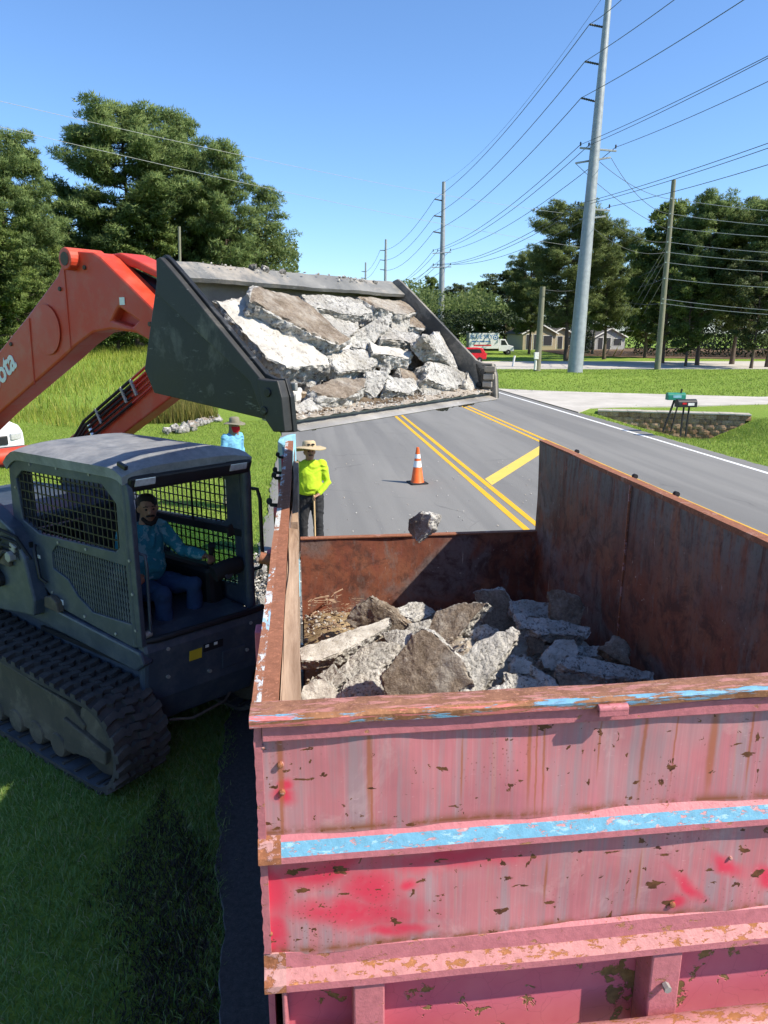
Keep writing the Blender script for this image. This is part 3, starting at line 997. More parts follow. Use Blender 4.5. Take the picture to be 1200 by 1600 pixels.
bms = [block_mesh(k) for k in range(6)]
rr = random.Random(3)
for row in range(6):
    z = -0.06 - row * 0.215
    x0 = 0.0 if row % 2 == 0 else 0.225
    for c in range(14):
        x = x0 + 0.23 + c * 0.452
        if x > _wl - 0.1:
            continue
        depth = 1.22 * (min(max((x + 0.3) / 4.6, 0), 1) if x < 4.3 else min(max((6.6 - x) / 2.3, 0), 1))
        if z + 0.1 < -depth - 0.12:
            continue
        b = link('brick', rr.choice(bms), wall, (x + rr.uniform(-0.006, 0.006), 0.03 + row * -0.012 + rr.uniform(-0.012, 0.012), z))
        b.rotation_euler = (0, 0, rr.uniform(-0.03, 0.03))
mb = MB()
for k in range(10):
    xa = k * _wl / 10
    mb.box(xa + 0.004, xa + _wl / 10 - 0.004, -0.06, 0.62, 0.048 + (k % 3) * 0.006, 0.115 + (k % 3) * 0.006)
mb.build('coping', MT['cap'], wall, 0.01)
# ------------------------------------------------------------------ grass and weeds
def blades(name, pts, hgt, wid, lean, mat, label, seed=1, segs=2, z0=None):
    """many single grass blades as one mesh; pts (N,2)"""
    r = np.random.default_rng(seed)
    n = len(pts)
    h = hgt * r.uniform(0.55, 1.25, n)
    w = wid * r.uniform(0.7, 1.3, n)
    an = r.uniform(0, 2 * np.pi, n)
    la = r.uniform(0, 2 * np.pi, n)
    ln = lean * r.uniform(0.2, 1.3, n) * h
    base = np.stack([pts[:, 0], pts[:, 1], (ground_h(pts[:, 0], pts[:, 1]) if z0 is None else z0) - 0.01 + np.zeros(n)], 1)
    side = np.stack([np.cos(an), np.sin(an), np.zeros(n)], 1) * (w / 2)[:, None]
    off = np.stack([np.cos(la), np.sin(la), np.zeros(n)], 1)
    up = np.array([0, 0, 1.0])
    mid = base + up * (h * 0.6)[:, None] + off * (ln * 0.35)[:, None]
    tip = base + up * (h * 0.95)[:, None] + off * ln[:, None]
    if segs == 1:
        v = np.stack([base - side, base + side, tip], 1).reshape(-1, 3)
        me_ = npmesh(name, v, 3, mat)
    else:
        # base quad + tip triangle sharing vertices so that each blade is one island
        V = np.stack([base - side, base + side, mid + side * 0.75, mid - side * 0.75, tip], 1).reshape(-1, 3)
        me_ = bpy.data.meshes.new(name)
        me_.vertices.add(n * 5)
        me_.vertices.foreach_set('co', V.astype(np.float32).ravel())
        k = np.arange(n) * 5
        idx = np.stack([k, k + 1, k + 2, k + 3, k + 3, k + 2, k + 4], 1).ravel().astype(np.int32)
        me_.loops.add(n * 7)
        me_.loops.foreach_set('vertex_index', idx)
        me_.polygons.add(n * 2)
        ls = np.stack([np.arange(n) * 7, np.arange(n) * 7 + 4], 1).ravel().astype(np.int32)
        me_.polygons.foreach_set('loop_start', ls)
        me_.materials.append(mat)
        me_.update(calc_edges=True)
    o_ = link(name, me_)
    tag(o_, label, 'grass', kind='stuff')
    return o_


def scatter(x0, x1, y0, y1, n, keep=None, seed=0):
    r = np.random.default_rng(seed)
    p = np.stack([r.uniform(x0, x1, n), r.uniform(y0, y1, n)], 1)
    if keep is not None:
        p = p[keep(p[:, 0], p[:, 1], r)]
    return p


def edge_l(y):
    return -0.76 + 0.05 * np.sin(y * 0.9) + 0.30 * sstep(5.5, 2.5, y)


def dark_zone(x, y, r):
    cx = -0.78 - 0.20 * (y - 3.2)
    return np.abs(x - cx) < (0.30 + 0.08 * np.sin(y * 5) + r.normal(0, 0.07, len(x))) * sstep(5.2, 4.4, y)


# near verge: mown grass with a thinner, darker strip along the pavement
near = scatter(-5.2, -0.2, 1.6, 9.0, 150000, lambda x, y, r: (x < edge_l(y) + 0.06 + r.normal(0, 0.06, len(x)) + 0.05 * np.sin(y * 7)) & (x > -1.6 - 0.55 * y) & ~(dark_zone(x, y, r) & (r.uniform(0, 1, len(x)) < 0.8)), 1)
dark_pts = scatter(-2.0, -0.2, 2.2, 5.2, 40000, lambda x, y, r: dark_zone(x, y, r) & (x < edge_l(y) + 0.05 + r.normal(0, 0.05, len(x))), 15)
blades('dark_grass', dark_pts, 0.05, 0.006, 1.1, MT['darkblade'], 'dark strip of grass along the pavement', 16)
blades('grass', near, 0.066, 0.0068, 0.85, MT['blade'], 'short mown grass verge beside the loader track', 2)
mid = scatter(-14, -0.5, 9.0, 30.0, 110000, lambda x, y, r: (x < edge_l(y) + r.normal(0, 0.07, len(x))) & (x > -1.5 - 0.50 * y), 3)
blades('grass', mid, 0.085, 0.016, 0.6, MT['lawnblade'], 'sunlit mown lawn beyond the loader and the workers', 4, 1)
edg = scatter(-1.1, -0.1, 1.6, 14.0, 26000, lambda x, y, r: np.abs(x - edge_l(y) - 0.03 * np.sin(y * 9) - 0.04 * np.sin(y * 3.7)) < np.abs(r.normal(0, 0.055, len(x))), 17)
blades('grass', edg, 0.06, 0.007, 1.2, MT['blade'], 'ragged grass creeping over the pavement edge', 18)
rightg = scatter(12.35, 27, 13, 33, 80000, lambda x, y, r: (x > 12.42 + r.normal(0.02, 0.10, len(x))) & ((x - WALL_A[0]) * _wn[0] + (y - WALL_A[1]) * _wn[1] > 0.3) & (x < 2 + 0.9 * y), 5)
blades('grass', rightg, 0.10, 0.022, 0.6, MT['lawnblade'], 'mown roadside grass in front of the block wall', 6, 1)
rg2 = scatter(12.5, 75, 33.5, 70, 70000, lambda x, y, r: (((y > 44 - (x - 12.4) * 0.5) & (y > 39.0 + 0.105 * (x - 40))) | (y < 33.6 + 0.1 * (x - 22) * (x > 22)) & (x > 16)) & (x < 1.05 * y) & (y < 70 - 0.1 * (x - 20)), 7)
blades('grass', rg2, 0.11, 0.05, 0.5, MT['lawnblade'], 'bright green lawn around the steel pole', 8, 1)

# tall meadow on the rising ground to the left
mea = scatter(-95, -4, 33, 92, 120000, lambda x, y, r: (x < -3.0 - 0.10 * (y - 30)) & (x > -1.05 * y) & (r.uniform(0, 1, len(x)) < 0.35 + 0.65 * (0.5 + 0.5 * np.sin(x * 0.35 + 1.7 * np.sin(y * 0.2)))), 9)
blades('tall_grass', mea, 0.62, 0.05, 0.5, MT['meadow'], 'tall yellow-green meadow grass behind the loader arm', 10, 1)
ree = scatter(-8.5, -3.2, 30.0, 36.0, 9000, lambda x, y, r: (x < -3.4 - 0.22 * (y - 30)) & (x > -6.4 - 0.5 * (y - 30)), 11)
blades('weeds', ree, 0.85, 0.035, 0.25, MT['reed'], 'tall dry weeds behind the line of white stones', 12, 1)
near2 = scatter(-40, -8, 27.5, 34, 14000, lambda x, y, r: (y > 30 + 1.5 * np.sin(x * 0.3)), 13)
blades('tall_grass', near2, 0.45, 0.03, 0.4, MT['meadow'], 'shaggy meadow edge along the mown lawn', 14, 1)


# ------------------------------------------------------------------ trees
def tree_meshes(seed, h, base, rad, style, needle, limbs=46, dens=1.0, lean=0.0):
    """tapered trunk with limbs, and a crown of small needle/leaf faces spread through clumps on the limbs"""
    r = random.Random(seed)
    nr = np.random.default_rng(seed)
    wood = MB()
    n = 9
    bx, by = r.uniform(-0.04, 0.04) + lean, r.uniform(-0.03, 0.03)
    axis = []
    for i in range(n):
        t = i / (n - 1)
        axis.append(Vector((bx * h * t * t + 0.15 * math.sin(t * 5 + seed), by * h * t * t + 0.15 * math.cos(t * 4 + seed), h * 0.97 * t)))
    tr = 0.012 * h + 0.05
    wood.tube(axis, [tr * (1.25 if i == 0 else 1) * (1 - 0.86 * i / (n - 1)) for i in range(n)], 7)

    def at(z):
        t = max(0, min(0.999, z / (h * 0.97))) * (n - 1)
        i = int(t)
        return axis[i].lerp(axis[i + 1], t - i)
    cents = []
    for k in range(limbs):
        u = (k + r.random()) / limbs
        z = base + (h - base) * (u ** 0.9) * 0.97
        q = (z - base) / (h - base)
        if style == 'pine':
            prof = min(1.0, 0.5 + 1.3 * q) * max(0.22, math.sqrt(max(0, 1 - max(0, (q - 0.5) / 0.52) ** 2)))
        elif style == 'cone':
            prof = (1 - q) ** 0.75 * 0.95 + 0.10
        else:
            prof = math.sin(math.pi * min(1, 0.12 + q * 0.88)) ** 0.6
        ln = max(0.6, rad * prof * r.uniform(0.6, 1.15))
        az = k * 2.39996 + r.uniform(-0.5, 0.5)
        rise = r.uniform(-0.1, 0.35) if style != 'round' else r.uniform(0.1, 0.7)
        p0 = at(z)
        d = Vector((math.cos(az), math.sin(az), rise))
        p1 = p0 + d * ln * 0.55 + Vector((0, 0, -0.04 * ln))
        p2 = p0 + d * ln + Vector((r.uniform(-0.3, 0.3), r.uniform(-0.3, 0.3), 0.10 * ln))
        w0 = max(0.03, tr * 0.34 * (1 - q * 0.6))
        wood.tube([p0, p1, p2], [w0, w0 * 0.6, w0 * 0.2], 4, cap=False)
        m = max(2, int(ln / 0.75))
        for j in range(m):
            t = 0.35 + 0.65 * (j + r.random()) / m
            c = p0.lerp(p1, t / 0.55) if t < 0.55 else p1.lerp(p2, (t - 0.55) / 0.45)
            s = 0.25 + 0.030 * h * r.uniform(0.45, 1.15)
            off = Vector((r.gauss(0, 0.35), r.gauss(0, 0.35), r.gauss(0.15, 0.2))) * s
            cents.append((*(c + off), s))
    cents.append((*axis[-1], 0.9))
    cents = np.array(cents)
    per = int(64 * dens)
    C = np.repeat(cents, per, 0)
    N = len(C)
    off = nr.normal(0, 1, (N, 3))
    off /= np.linalg.norm(off, axis=1)[:, None]
    rad_ = nr.uniform(0.15, 1, N) ** 0.5
    pos = C[:, :3] + off * (rad_ * C[:, 3])[:, None] * np.array([1.2, 1.2, 0.52])
    if style in ('pine', 'cone'):
        L, W, K = 0.0075 * h + 0.03, 0.0014 * h + 0.010, 3
    else:
        L, W, K = 0.0085 * h + 0.03, 0.0035 * h + 0.02, 3
    P = np.repeat(pos, K, 0)
    out = np.repeat(off, K, 0) * 0.6 + nr.normal(0, 0.75, (N * K, 3)) + np.array([0, 0, 0.35])
    out /= np.linalg.norm(out, axis=1)[:, None]
    sd = np.cross(out, nr.normal(0, 1, (N * K, 3)))
    sd /= np.linalg.norm(sd, axis=1)[:, None] + 1e-6
    l_ = L * nr.uniform(0.6, 1.3, N * K)[:, None]
    w_ = W * nr.uniform(0.7, 1.3, N * K)[:, None]
    V = np.stack([P - sd * w_, P + sd * w_, P + out * l_ * 2], 1)
    # shade each clump as a soft mass: normals follow the clump, not the single needle
    cn = np.repeat(off, K, 0) + np.array([0, 0, 0.35]) + nr.normal(0, 0.30, (N * K, 3))
    cn /= np.linalg.norm(cn, axis=1)[:, None]
    gn = np.cross(V[:, 1] - V[:, 0], V[:, 2] - V[:, 0])
    fl = (gn * cn).sum(1) < 0
    V[fl] = V[fl][:, [1, 0, 2]]
    me_ = npmesh('crown', V.reshape(-1, 3), 3, MT[needle])
    me_.normals_split_custom_set(np.repeat(cn, 3, 0).tolist())
    return wood.mesh('trunk', MT['bark'], 60), me_


def tree(name, x, y, z, meshes, s, rz, label, cat='tree', group=None):
    e = empty(name, (x, y, z), rz, label, cat, group)
    e.scale = (s[0], s[0], s[1]) if isinstance(s, tuple) else (s, s, s)
    link('trunk', meshes[0], e)
    link('crown', meshes[1], e)
    return e


T_big = tree_meshes(11, 26, 7.0, 6.2, 'pine', 'needle_l', 92, 1.25)
T_big2 = tree_meshes(23, 25, 7.0, 4.6, 'pine', 'needle_l', 76, 1.2)
T_cone = tree_meshes(37, 22, 3.0, 5.2, 'cone', 'needle_l', 70, 1.0)
T_low = tree_meshes(41, 17, 2.0, 5.0, 'round', 'leaf', 58, 1.0)
T_dark = tree_meshes(53, 21, 4.6, 6.2, 'pine', 'needle_d', 96, 1.15)
T_bush = tree_meshes(61, 7, 0.3, 3.4, 'round', 'leaf', 40, 0.9)
T_pale = tree_meshes(71, 14, 2.0, 5.0, 'round', 'leaf_pale', 52, 0.9)
T_tall = tree_meshes(83, 24, 12.0, 4.4, 'pine', 'needle_d', 46, 1.0)


def put(name, u, dist, top_v, meshes, h0, label, group, wx=1.0, cat='tree', rz=None, zb=None):
    """a tree along the bearing of image column u at a ground distance, as tall as its top shows"""
    d = ray(u, 520)
    d = Vector((d.x, d.y, 0)).normalized()
    p = d * dist
    zt = CAM_H + (ray(u, top_v).z / Vector(ray(u, top_v)[:2]).length) * dist
    z = float(ground_h(p.x, p.y)) if zb is None else zb
    s = (zt - z) / h0
    return tree(name, p.x, p.y, z - 0.05, meshes, (s * wx, s), rz if rz is not None else u * 0.37, label, cat, group)


GL = 'trees along the far edge of the meadow'
put('pine_tree', 215, 82, 163, T_big, 26, 'tallest broad-crowned pine left of the bucket', GL, 1.22)
put('pine_tree', 292, 85, 174, T_big2, 25, 'narrow tall pine just right of the broadest pine', GL, 0.88)
put('pine_tree', 366, 80, 222, T_big2, 25, 'shorter rightmost pine of the left-hand group', GL, 0.92, rz=2.0)
put('pine_tree', 335, 90, 285, T_cone, 22, 'pine filling the gap between the narrow pine and the rightmost pine', GL, 1.3, rz=0.9)
put('pine_tree', 418, 88, 288, T_cone, 22, 'low pine whose foliage slopes down to the bucket rim', GL, 1.15, rz=2.2)
put('pine_tree', 28, 70, 208, T_big, 26, 'bushy pine at the left edge of the picture', GL, 0.95, rz=3.1)
put('pine_tree', 85, 78, 245, T_cone, 22, 'mid-height pine between the left edge and the tallest pine', GL, 0.85, rz=4.4)
put('pine_tree', -40, 66, 215, T_big2, 25, 'pine cut off by the left edge of the picture', GL, 1.2, rz=1.4)
put('tree', 145, 86, 300, T_low, 17, 'dark leafy tree below the tallest pine, behind the red elbow', GL, 1.1)
put('tree', 60, 76, 355, T_low, 17, 'low leafy tree at the meadow edge, far left', GL, 1.2, rz=2.0)
put('tree', 255, 80, 340, T_low, 17, 'leafy tree behind the top corner of the bucket', GL, 1.0, rz=3.3)
put('tree', 335, 84, 345, T_low, 17, 'leafy tree behind the bucket rim', GL, 1.0, rz=5.3)
put('tree', -5, 62, 330, T_low, 17, 'leafy tree touching the left edge of the picture', GL, 1.0, rz=5.9)
for i, (u, d, tv, w, lab) in enumerate([(20, 64, 425, 1.3, 'dark bush at the meadow edge, leftmost'), (75, 67, 440, 1.3, 'dark bush at the meadow edge below the red arm'),
                                        (130, 72, 430, 1.3, 'dark bush behind the elbow of the red arm'), (185, 74, 430, 1.3, 'dark bush seen under the red arm'),
                                        (235, 72, 440, 1.3, 'dark bush beside the back edge of the bucket')]):
    put('bush', u, d, tv, T_bush, 7, lab, 'bushes along the meadow edge', w, 'bush')

GR = 'trees beyond the side road'
put('pine_tree', 885, 98, 318, T_dark, 21, 'big dark pine behind the steel pole', GR, 1.05)
put('pine_tree', 945, 104, 350, T_dark, 21, 'dark pine just right of the steel pole', GR, 0.95, rz=1.1)
put('pine_tree', 828, 128, 395, T_dark, 21, 'small dark pine left of the steel pole, above the house', GR, 0.9, rz=2.4)
put('tree', 1040, 92, 318, T_low, 17, 'leafy tree behind the tall wooden pole', GR, 0.95, rz=4)
put('pine_tree', 1095, 88, 306, T_big, 26, 'tall pine right of the wooden pole', GR, 0.9, rz=0.4)
put('pine_tree', 1150, 92, 318, T_dark, 21, 'dark pine second from the right edge', GR, 1.0, rz=3.0)
put('pine_tree', 1205, 86, 310, T_big2, 25, 'pine at the right edge of the picture', GR, 1.25, rz=2.9)
#put('pine_tree', 1265, 84, 330, T_dark, 21, 'pine just outside the right edge', GR, 1.0, rz=5.0)
put('tree', 1010, 112, 400, T_low, 17, 'leafy tree filling the gap between the two poles', GR, 1.2, rz=0.7)
put('tree', 1075, 84, 415, T_low, 17, 'lower leafy tree behind the foot of the wooden pole', GR, 0.9, rz=1.9)
put('tree', 1180, 82, 400, T_pale, 14, 'paler leafy tree at the right edge under the pines', GR, 0.9, rz=1.3)
for i, (u, d, tv, ms, h0, w, lab) in enumerate([(672, 210, 434, T_low, 17, 0.8, 'round distant tree beside the second steel pole'), (715, 190, 447, T_pale, 14, 1.0, 'pale distant tree left of the white truck'),
                                                (752, 175, 440, T_low, 17, 1.1, 'distant tree above the white truck'), (790, 168, 425, T_pale, 14, 1.2, 'pale tall distant tree left of the house'),
                                                (690, 240, 455, T_low, 17, 1.3, 'farthest distant tree behind the bucket edge'), (735, 215, 462, T_bush, 7, 1.6, 'distant bushy tree behind the truck'),
                                                (822, 160, 440, T_low, 17, 1.0, 'distant tree behind the tan house')]):
    put('tree', u, d, tv, ms, h0, lab, 'distant trees along the skyline', w, rz=i * 1.3)
# wood behind the right-hand trees, one mass; far and low leaves coloured as shaded
wood_v = []
nr = np.random.default_rng(77)
N = 110000
th = nr.uniform(R(-1.5), R(40.0), N)
ds = np.where(nr.uniform(0, 1, N) < 0.6, nr.uniform(118, 150, N), nr.uniform(172, 190, N))
hh = nr.uniform(0, 1, N) ** 0.9 * (9.5 + 2.5 * np.sin(th * 23) + 1.5 * np.sin(th * 57) + 8.5 * sstep(R(15.5), R(21), th))
hh = np.where(th < R(13.0), hh * 0.95, hh)
P = np.stack([np.sin(th + YAW) * ds, np.cos(th + YAW) * ds, hh], 1)
o1 = nr.normal(0, 1, (N, 3))
o2 = nr.normal(0, 1, (N, 3))
o1 /= np.linalg.norm(o1, axis=1)[:, None]
o2 /= np.linalg.norm(o2, axis=1)[:, None]
V = np.stack([P - o1 * 0.18, P + o1 * 0.18, P + o2 * 0.55], 1)
dg_ = np.degrees(th)
keep = ~(((dg_ > 5.5) & (dg_ < 14.2) | (dg_ > 15.7) & (dg_ < 18.8)) & (P[:, 2] < 5.2) & (ds < 160))
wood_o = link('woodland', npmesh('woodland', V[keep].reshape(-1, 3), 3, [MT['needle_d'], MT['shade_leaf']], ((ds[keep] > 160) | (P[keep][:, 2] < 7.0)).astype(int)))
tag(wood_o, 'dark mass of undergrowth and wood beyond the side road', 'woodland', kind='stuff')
nr = np.random.default_rng(78)
N = 70000
th = nr.uniform(R(-34), R(-6.5), N)
ds = nr.uniform(84, 104, N)
hh = nr.uniform(0, 1, N) ** 0.9 * (11.5 + 2.0 * np.sin(th * 31)) + 1.5
P = np.stack([np.sin(th + YAW) * ds, np.cos(th + YAW) * ds, hh], 1)
o1 = nr.normal(0, 1, (N, 3))
o2 = nr.normal(0, 1, (N, 3))
o1 /= np.linalg.norm(o1, axis=1)[:, None]
o2 /= np.linalg.norm(o2, axis=1)[:, None]
V = np.stack([P - o1 * 0.14, P + o1 * 0.14, P + o2 * 0.45], 1)
tag(link('woodland', npmesh('woodland', V.reshape(-1, 3), 3, MT['needle_d'])), 'dark undergrowth filling the wood behind the meadow', 'woodland', kind='stuff')
# ------------------------------------------------------------------ lettering helper
def text_mesh(s, size, depth, mat, bold=0.0):
    cu = bpy.data.curves.new('lettering', 'FONT')
    cu.body = s
    cu.size = size
    cu.extrude = depth
    cu.offset = bold
    cu.align_x = 'CENTER'
    cu.align_y = 'CENTER'
    cu.resolution_u = 3
    t = bpy.data.objects.new('lettering_source', cu)
    COL.objects.link(t)
    dg = bpy.context.evaluated_depsgraph_get()
    me_ = bpy.data.meshes.new_from_object(t.evaluated_get(dg))
    bpy.data.objects.remove(t)
    bpy.data.curves.remove(cu)
    me_.materials.clear()
    me_.materials.append(mat)
    return me_


# ------------------------------------------------------------------ the red open-top box
BX0, BX1, BY0, BY1, BT, BF = -0.155, 2.49, 1.83, 7.05, 2.46, 0.45
borg = Vector(((BX0 + BX1) / 2, (BY0 + BY1) / 2, 0))
box = empty('roll_off_container', borg, 0, 'faded red open-top steel dumpster holding broken concrete, rusty inside', 'dumpster')


def bp(mb, name, mats, bevel=0, smooth=None, label=None, parent=None):
    o_ = mb.build(name, mats, box if parent is None else parent, bevel, smooth)
    if parent is None:
        o_.location = -borg
    if label:
        o_['label'] = label
    return o_


# front panels, outer skin
mb = MB()
nxp = 90
vs, fs = [], []
rp = random.Random(4)
zz = [1.50, 1.58, 1.66, 1.74, 1.82, 1.90, 1.98]


def dented(x, z):
    return 0.013 * mnoise.noise(Vector((x * 2.6, 0.3, z * 3.7))) + 0.004 * mnoise.noise(Vector((x * 9, 1.3, z * 7)))


def skin(z0, z1, nz, y, name, mat, label):
    mb = MB()
    vs, fs = [], []
    for j in range(nz + 1):
        for i in range(nxp + 1):
            x = BX0 + (BX1 - BX0) * i / nxp
            z = z0 + (z1 - z0) * j / nz
            vs.append((x, y + dented(x, z), z))
    k = len(vs)
    for j in range(nz):
        for i in range(nxp):
            a = j * (nxp + 1) + i
            fs.append((a, a + 1, a + nxp + 2, a + nxp + 1))
    # back and edges so that the plate has thickness
    vs += [(BX0, y + 0.012, z0), (BX1, y + 0.012, z0), (BX1, y + 0.012, z1), (BX0, y + 0.012, z1)]
    fs.append((k, k + 3, k + 2, k + 1))
    mb.add(vs, fs)
    return bp(mb, name, mat, 0, 40, label)


skin(2.07, 2.44, 12, 1.83, 'front_panel', MT['pink'], 'upper panel, faded pink with rust runs')
skin(1.645, 2.0, 12, 1.832, 'front_panel', MT['pink'], 'lower panel, pink with red sprayed patches and chips')
mb = MB().box(BX0 + 0.05, BX1 - 0.05, 1.90, 1.912, 0.9, 1.545)
bp(mb, 'recessed_panel', MT['peel'], 0, None, 'recessed bottom panel with peeling red paint')


def rib(prof, name, slots, x0=BX0 - 0.006, x1=BX1 + 0.006, label=None):
    """profile (y,z) swept along x; slots = material index per profile segment"""
    mb = MB()
    n = len(prof)
    nxx = 40
    vs = []
    for i in range(nxx + 1):
        x = x0 + (x1 - x0) * i / nxx
        for (y, z) in prof:
            vs.append((x, y + 0.0025 * mnoise.noise(Vector((x * 4, z * 9, 2.2))), z + 0.003 * mnoise.noise(Vector((x * 2.3, z, 7.7)))))
    for i in range(nxx):
        for k in range(n):
            a, b = i * n + k, i * n + (k + 1) % n
            mb.f.append((a, b, b + n, a + n))
            mb.m.append(0 if (i < 1) and slots[k] != 9 else slots[k] % 9)
    mb.v = [tuple(v) for v in vs]
    mb.f.append(tuple(range(n)))
    mb.m.append(0)
    mb.f.append(tuple(range(nxx * n, nxx * n + n)))
    mb.m.append(0)
    return mb


mb = rib([(1.838, 2.082), (1.816, 2.060), (1.797, 2.022), (1.795, 2.002), (1.838, 1.992)], 'rib', [1, 2, 1, 1, 1])
bp(mb, 'stiffening_rib', [MT['rust_end'], MT['rib_pink'], MT['rib_blue']], 0, None, 'upper rib with bright blue paint on its sloping face')
mb = rib([(1.838, 1.664), (1.826, 1.655), (1.821, 1.603), (1.790, 1.570), (1.789, 1.546), (1.838, 1.536)], 'rib', [1, 1, 2, 1, 1, 1])
bp(mb, 'stiffening_rib', [MT['rust_end'], MT['rib_pink'], MT['rib_rust']], 0, None, 'lower rib, pink with speckled rust')
for (a, b) in [(-0.11, -0.095), (0.11, 0.208), (1.085, 1.19), (2.05, 2.15)]:
    bp(MB().box(a, b, 1.799, 1.90, 1.1, 1.537), 'post', MT['rib_pink'], 0.006)
for (x, z) in [(0.17, 1.365), (1.135, 1.42)]:
    bp(MB().lathe([(0.013, 0), (0.013, 0.022), (0.009, 0.026)], 6, (x, 1.771, z), 'y'), 'bolt', MT['edge_steel'])
for (x, z, r_) in [(-0.088, 2.305, 0.012), (-0.086, 2.215, 0.012), (1.15, 1.70, 0.014), (-0.135, 2.365, 0.007), (-0.137, 1.73, 0.008), (1.33, 1.86, 0.008)]:
    bp(MB().lathe([(r_ * 0.8, 0.004), (r_ * 0.75, -0.006), (r_ * 0.4, -0.008)], 7, (x, 1.83, z), 'y'), 'bolt', MT['rust_end'], 0, 50)
# rust-bitten corner edge strip on the left
mb = MB()
vs = []
nz = 60
for j in range(nz + 1):
    z = 1.66 + (2.44 - 1.66) * j / nz
    e = 0.004 * mnoise.noise(Vector((0, 0, z * 30))) + 0.003 * mnoise.noise(Vector((0, 3, z * 90)))
    vs += [(BX0 - 0.004 + e, 1.824, z), (BX0 + 0.018, 1.823, z), (BX0 + 0.018, 1.85, z), (BX0 - 0.004 + e, 1.85, z)]
fs = []
for j in range(nz):
    for k in range(4):
        a, b = j * 4 + k, j * 4 + (k + 1) % 4
        fs.append((a, b, b + 4, a + 4))
fs += [(0, 1, 2, 3), (nz * 4, nz * 4 + 1, nz * 4 + 2, nz * 4 + 3)]
mb.add(vs, fs)
bp(mb, 'corner_edge', MT['rib_pink'])

# front rim: rusty channel, wavy from years of loads
mb = MB()
n_ = 70
prof = [(1.797, 2.446), (1.794, 2.468), (1.808, 2.478), (1.893, 2.472), (1.893, 2.43)]
vs = []
for i in range(n_ + 1):
    x = BX0 - 0.012 + (BX1 - BX0 + 0.024) * i / n_
    for (y, z) in prof:
        vs.append((x, y + 0.006 * mnoise.noise(Vector((x * 3.3, 4.4, 0))), z + 0.006 * mnoise.noise(Vector((x * 2.1, 9.4, y * 3))) + 0.0022 * mnoise.noise(Vector((x * 15, 1, y * 20)))))
k = len(prof)
for i in range(n_):
    for j in range(k):
        a, b = i * k + j, i * k + (j + 1) % k
        mb.f.append((a, b, b + k, a + k))
        mb.m.append(1 if j in (0, 1) else 0)
mb.v = vs
mb.f += [tuple(range(k)), tuple(range(n_ * k, n_ * k + k))]
mb.m += [0, 0]
bp(mb, 'front_rim', [MT['rim'], MT['rim_blue']], 0, 50)
mb = MB().box(BX0 + 0.02, BX1 - 0.02, 1.812, 1.83, 2.39, 2.437)
bp(mb, 'rim_flange', MT['rib_pink'], 0.003)
mb = MB().lathe([(0.0135, -0.045), (0.0135, 0.045)], 10, (0.87, 1.787, 2.447), 'x')
mb.box(0.825, 0.915, 1.775, 1.79, 2.425, 2.447)
bp(mb, 'latch_tab', MT['rib_pink'], 0.003)

# inside skins (rusty) and outer side skins
mb = MB().box(BX0 + 0.10, BX1 - 0.09, 1.85, 1.872, 1.53, 2.43)
mb.box(BX0 + 0.10, BX1 - 0.09, 1.92, 1.935, BF, 1.535)
bp(mb, 'front_wall_inside', MT['rustwall'])


def wallgrid(x, y0, y1, z0, z1, t, name, mat, label=None):
    """side wall plate with shallow dents"""
    mb = MB()
    ny_, nz_ = 44, 16
    vs, fs = [], []
    for j in range(nz_ + 1):
        for i in range(ny_ + 1):
            y = y0 + (y1 - y0) * i / ny_
            z = z0 + (z1 - z0) * j / nz_
            vs.append((x + 0.016 * mnoise.noise(Vector((x, y * 1.6, z * 1.9))), y, z))
    k = len(vs)
    for j in range(nz_):
        for i in range(ny_):
            a = j * (ny_ + 1) + i
            fs.append((a, a + 1, a + ny_ + 2, a + ny_ + 1))
    vs += [(x + t, y0, z0), (x + t, y1, z0), (x + t, y1, z1), (x + t, y0, z1)]
    fs.append((k, k + 1, k + 2, k + 3))
    mb.add(vs, fs)
    return bp(mb, name, mat, 0, 40, label)


wallgrid(2.405, 1.90, 7.03, BF, 2.425, 0.03, 'side_wall', MT['rustwall'], 'right wall of the box, dark rusty inside face')
wallgrid(-0.082, 1.90, 7.03, BF, 2.435, -0.02, 'side_wall', MT['rustwall'], 'left wall of the box, rusty inside face')
bp(MB().box(2.46, 2.49, 1.85, 7.03, 0.5, 2.41), 'outer_skin', MT['peel'])
bp(MB().box(-0.155, -0.135, 1.85, 7.03, 0.5, 2.44), 'outer_skin', MT['peel'])
for y in (2.6, 3.6, 4.6, 5.6, 6.6):
    bp(MB().box(-0.20, -0.156, y - 0.04, y + 0.04, 0.5, 2.40), 'side_post', MT['peel'], 0.004)
    bp(MB().box(2.491, 2.54, y - 0.04, y + 0.04, 0.5, 2.40), 'side_post', MT['peel'], 0.004)
# weld seam on the right wall
bp(MB().box(2.388, 2.402, 4.93, 4.945, 0.9, 2.41), 'weld_seam', MT['rust_end'])


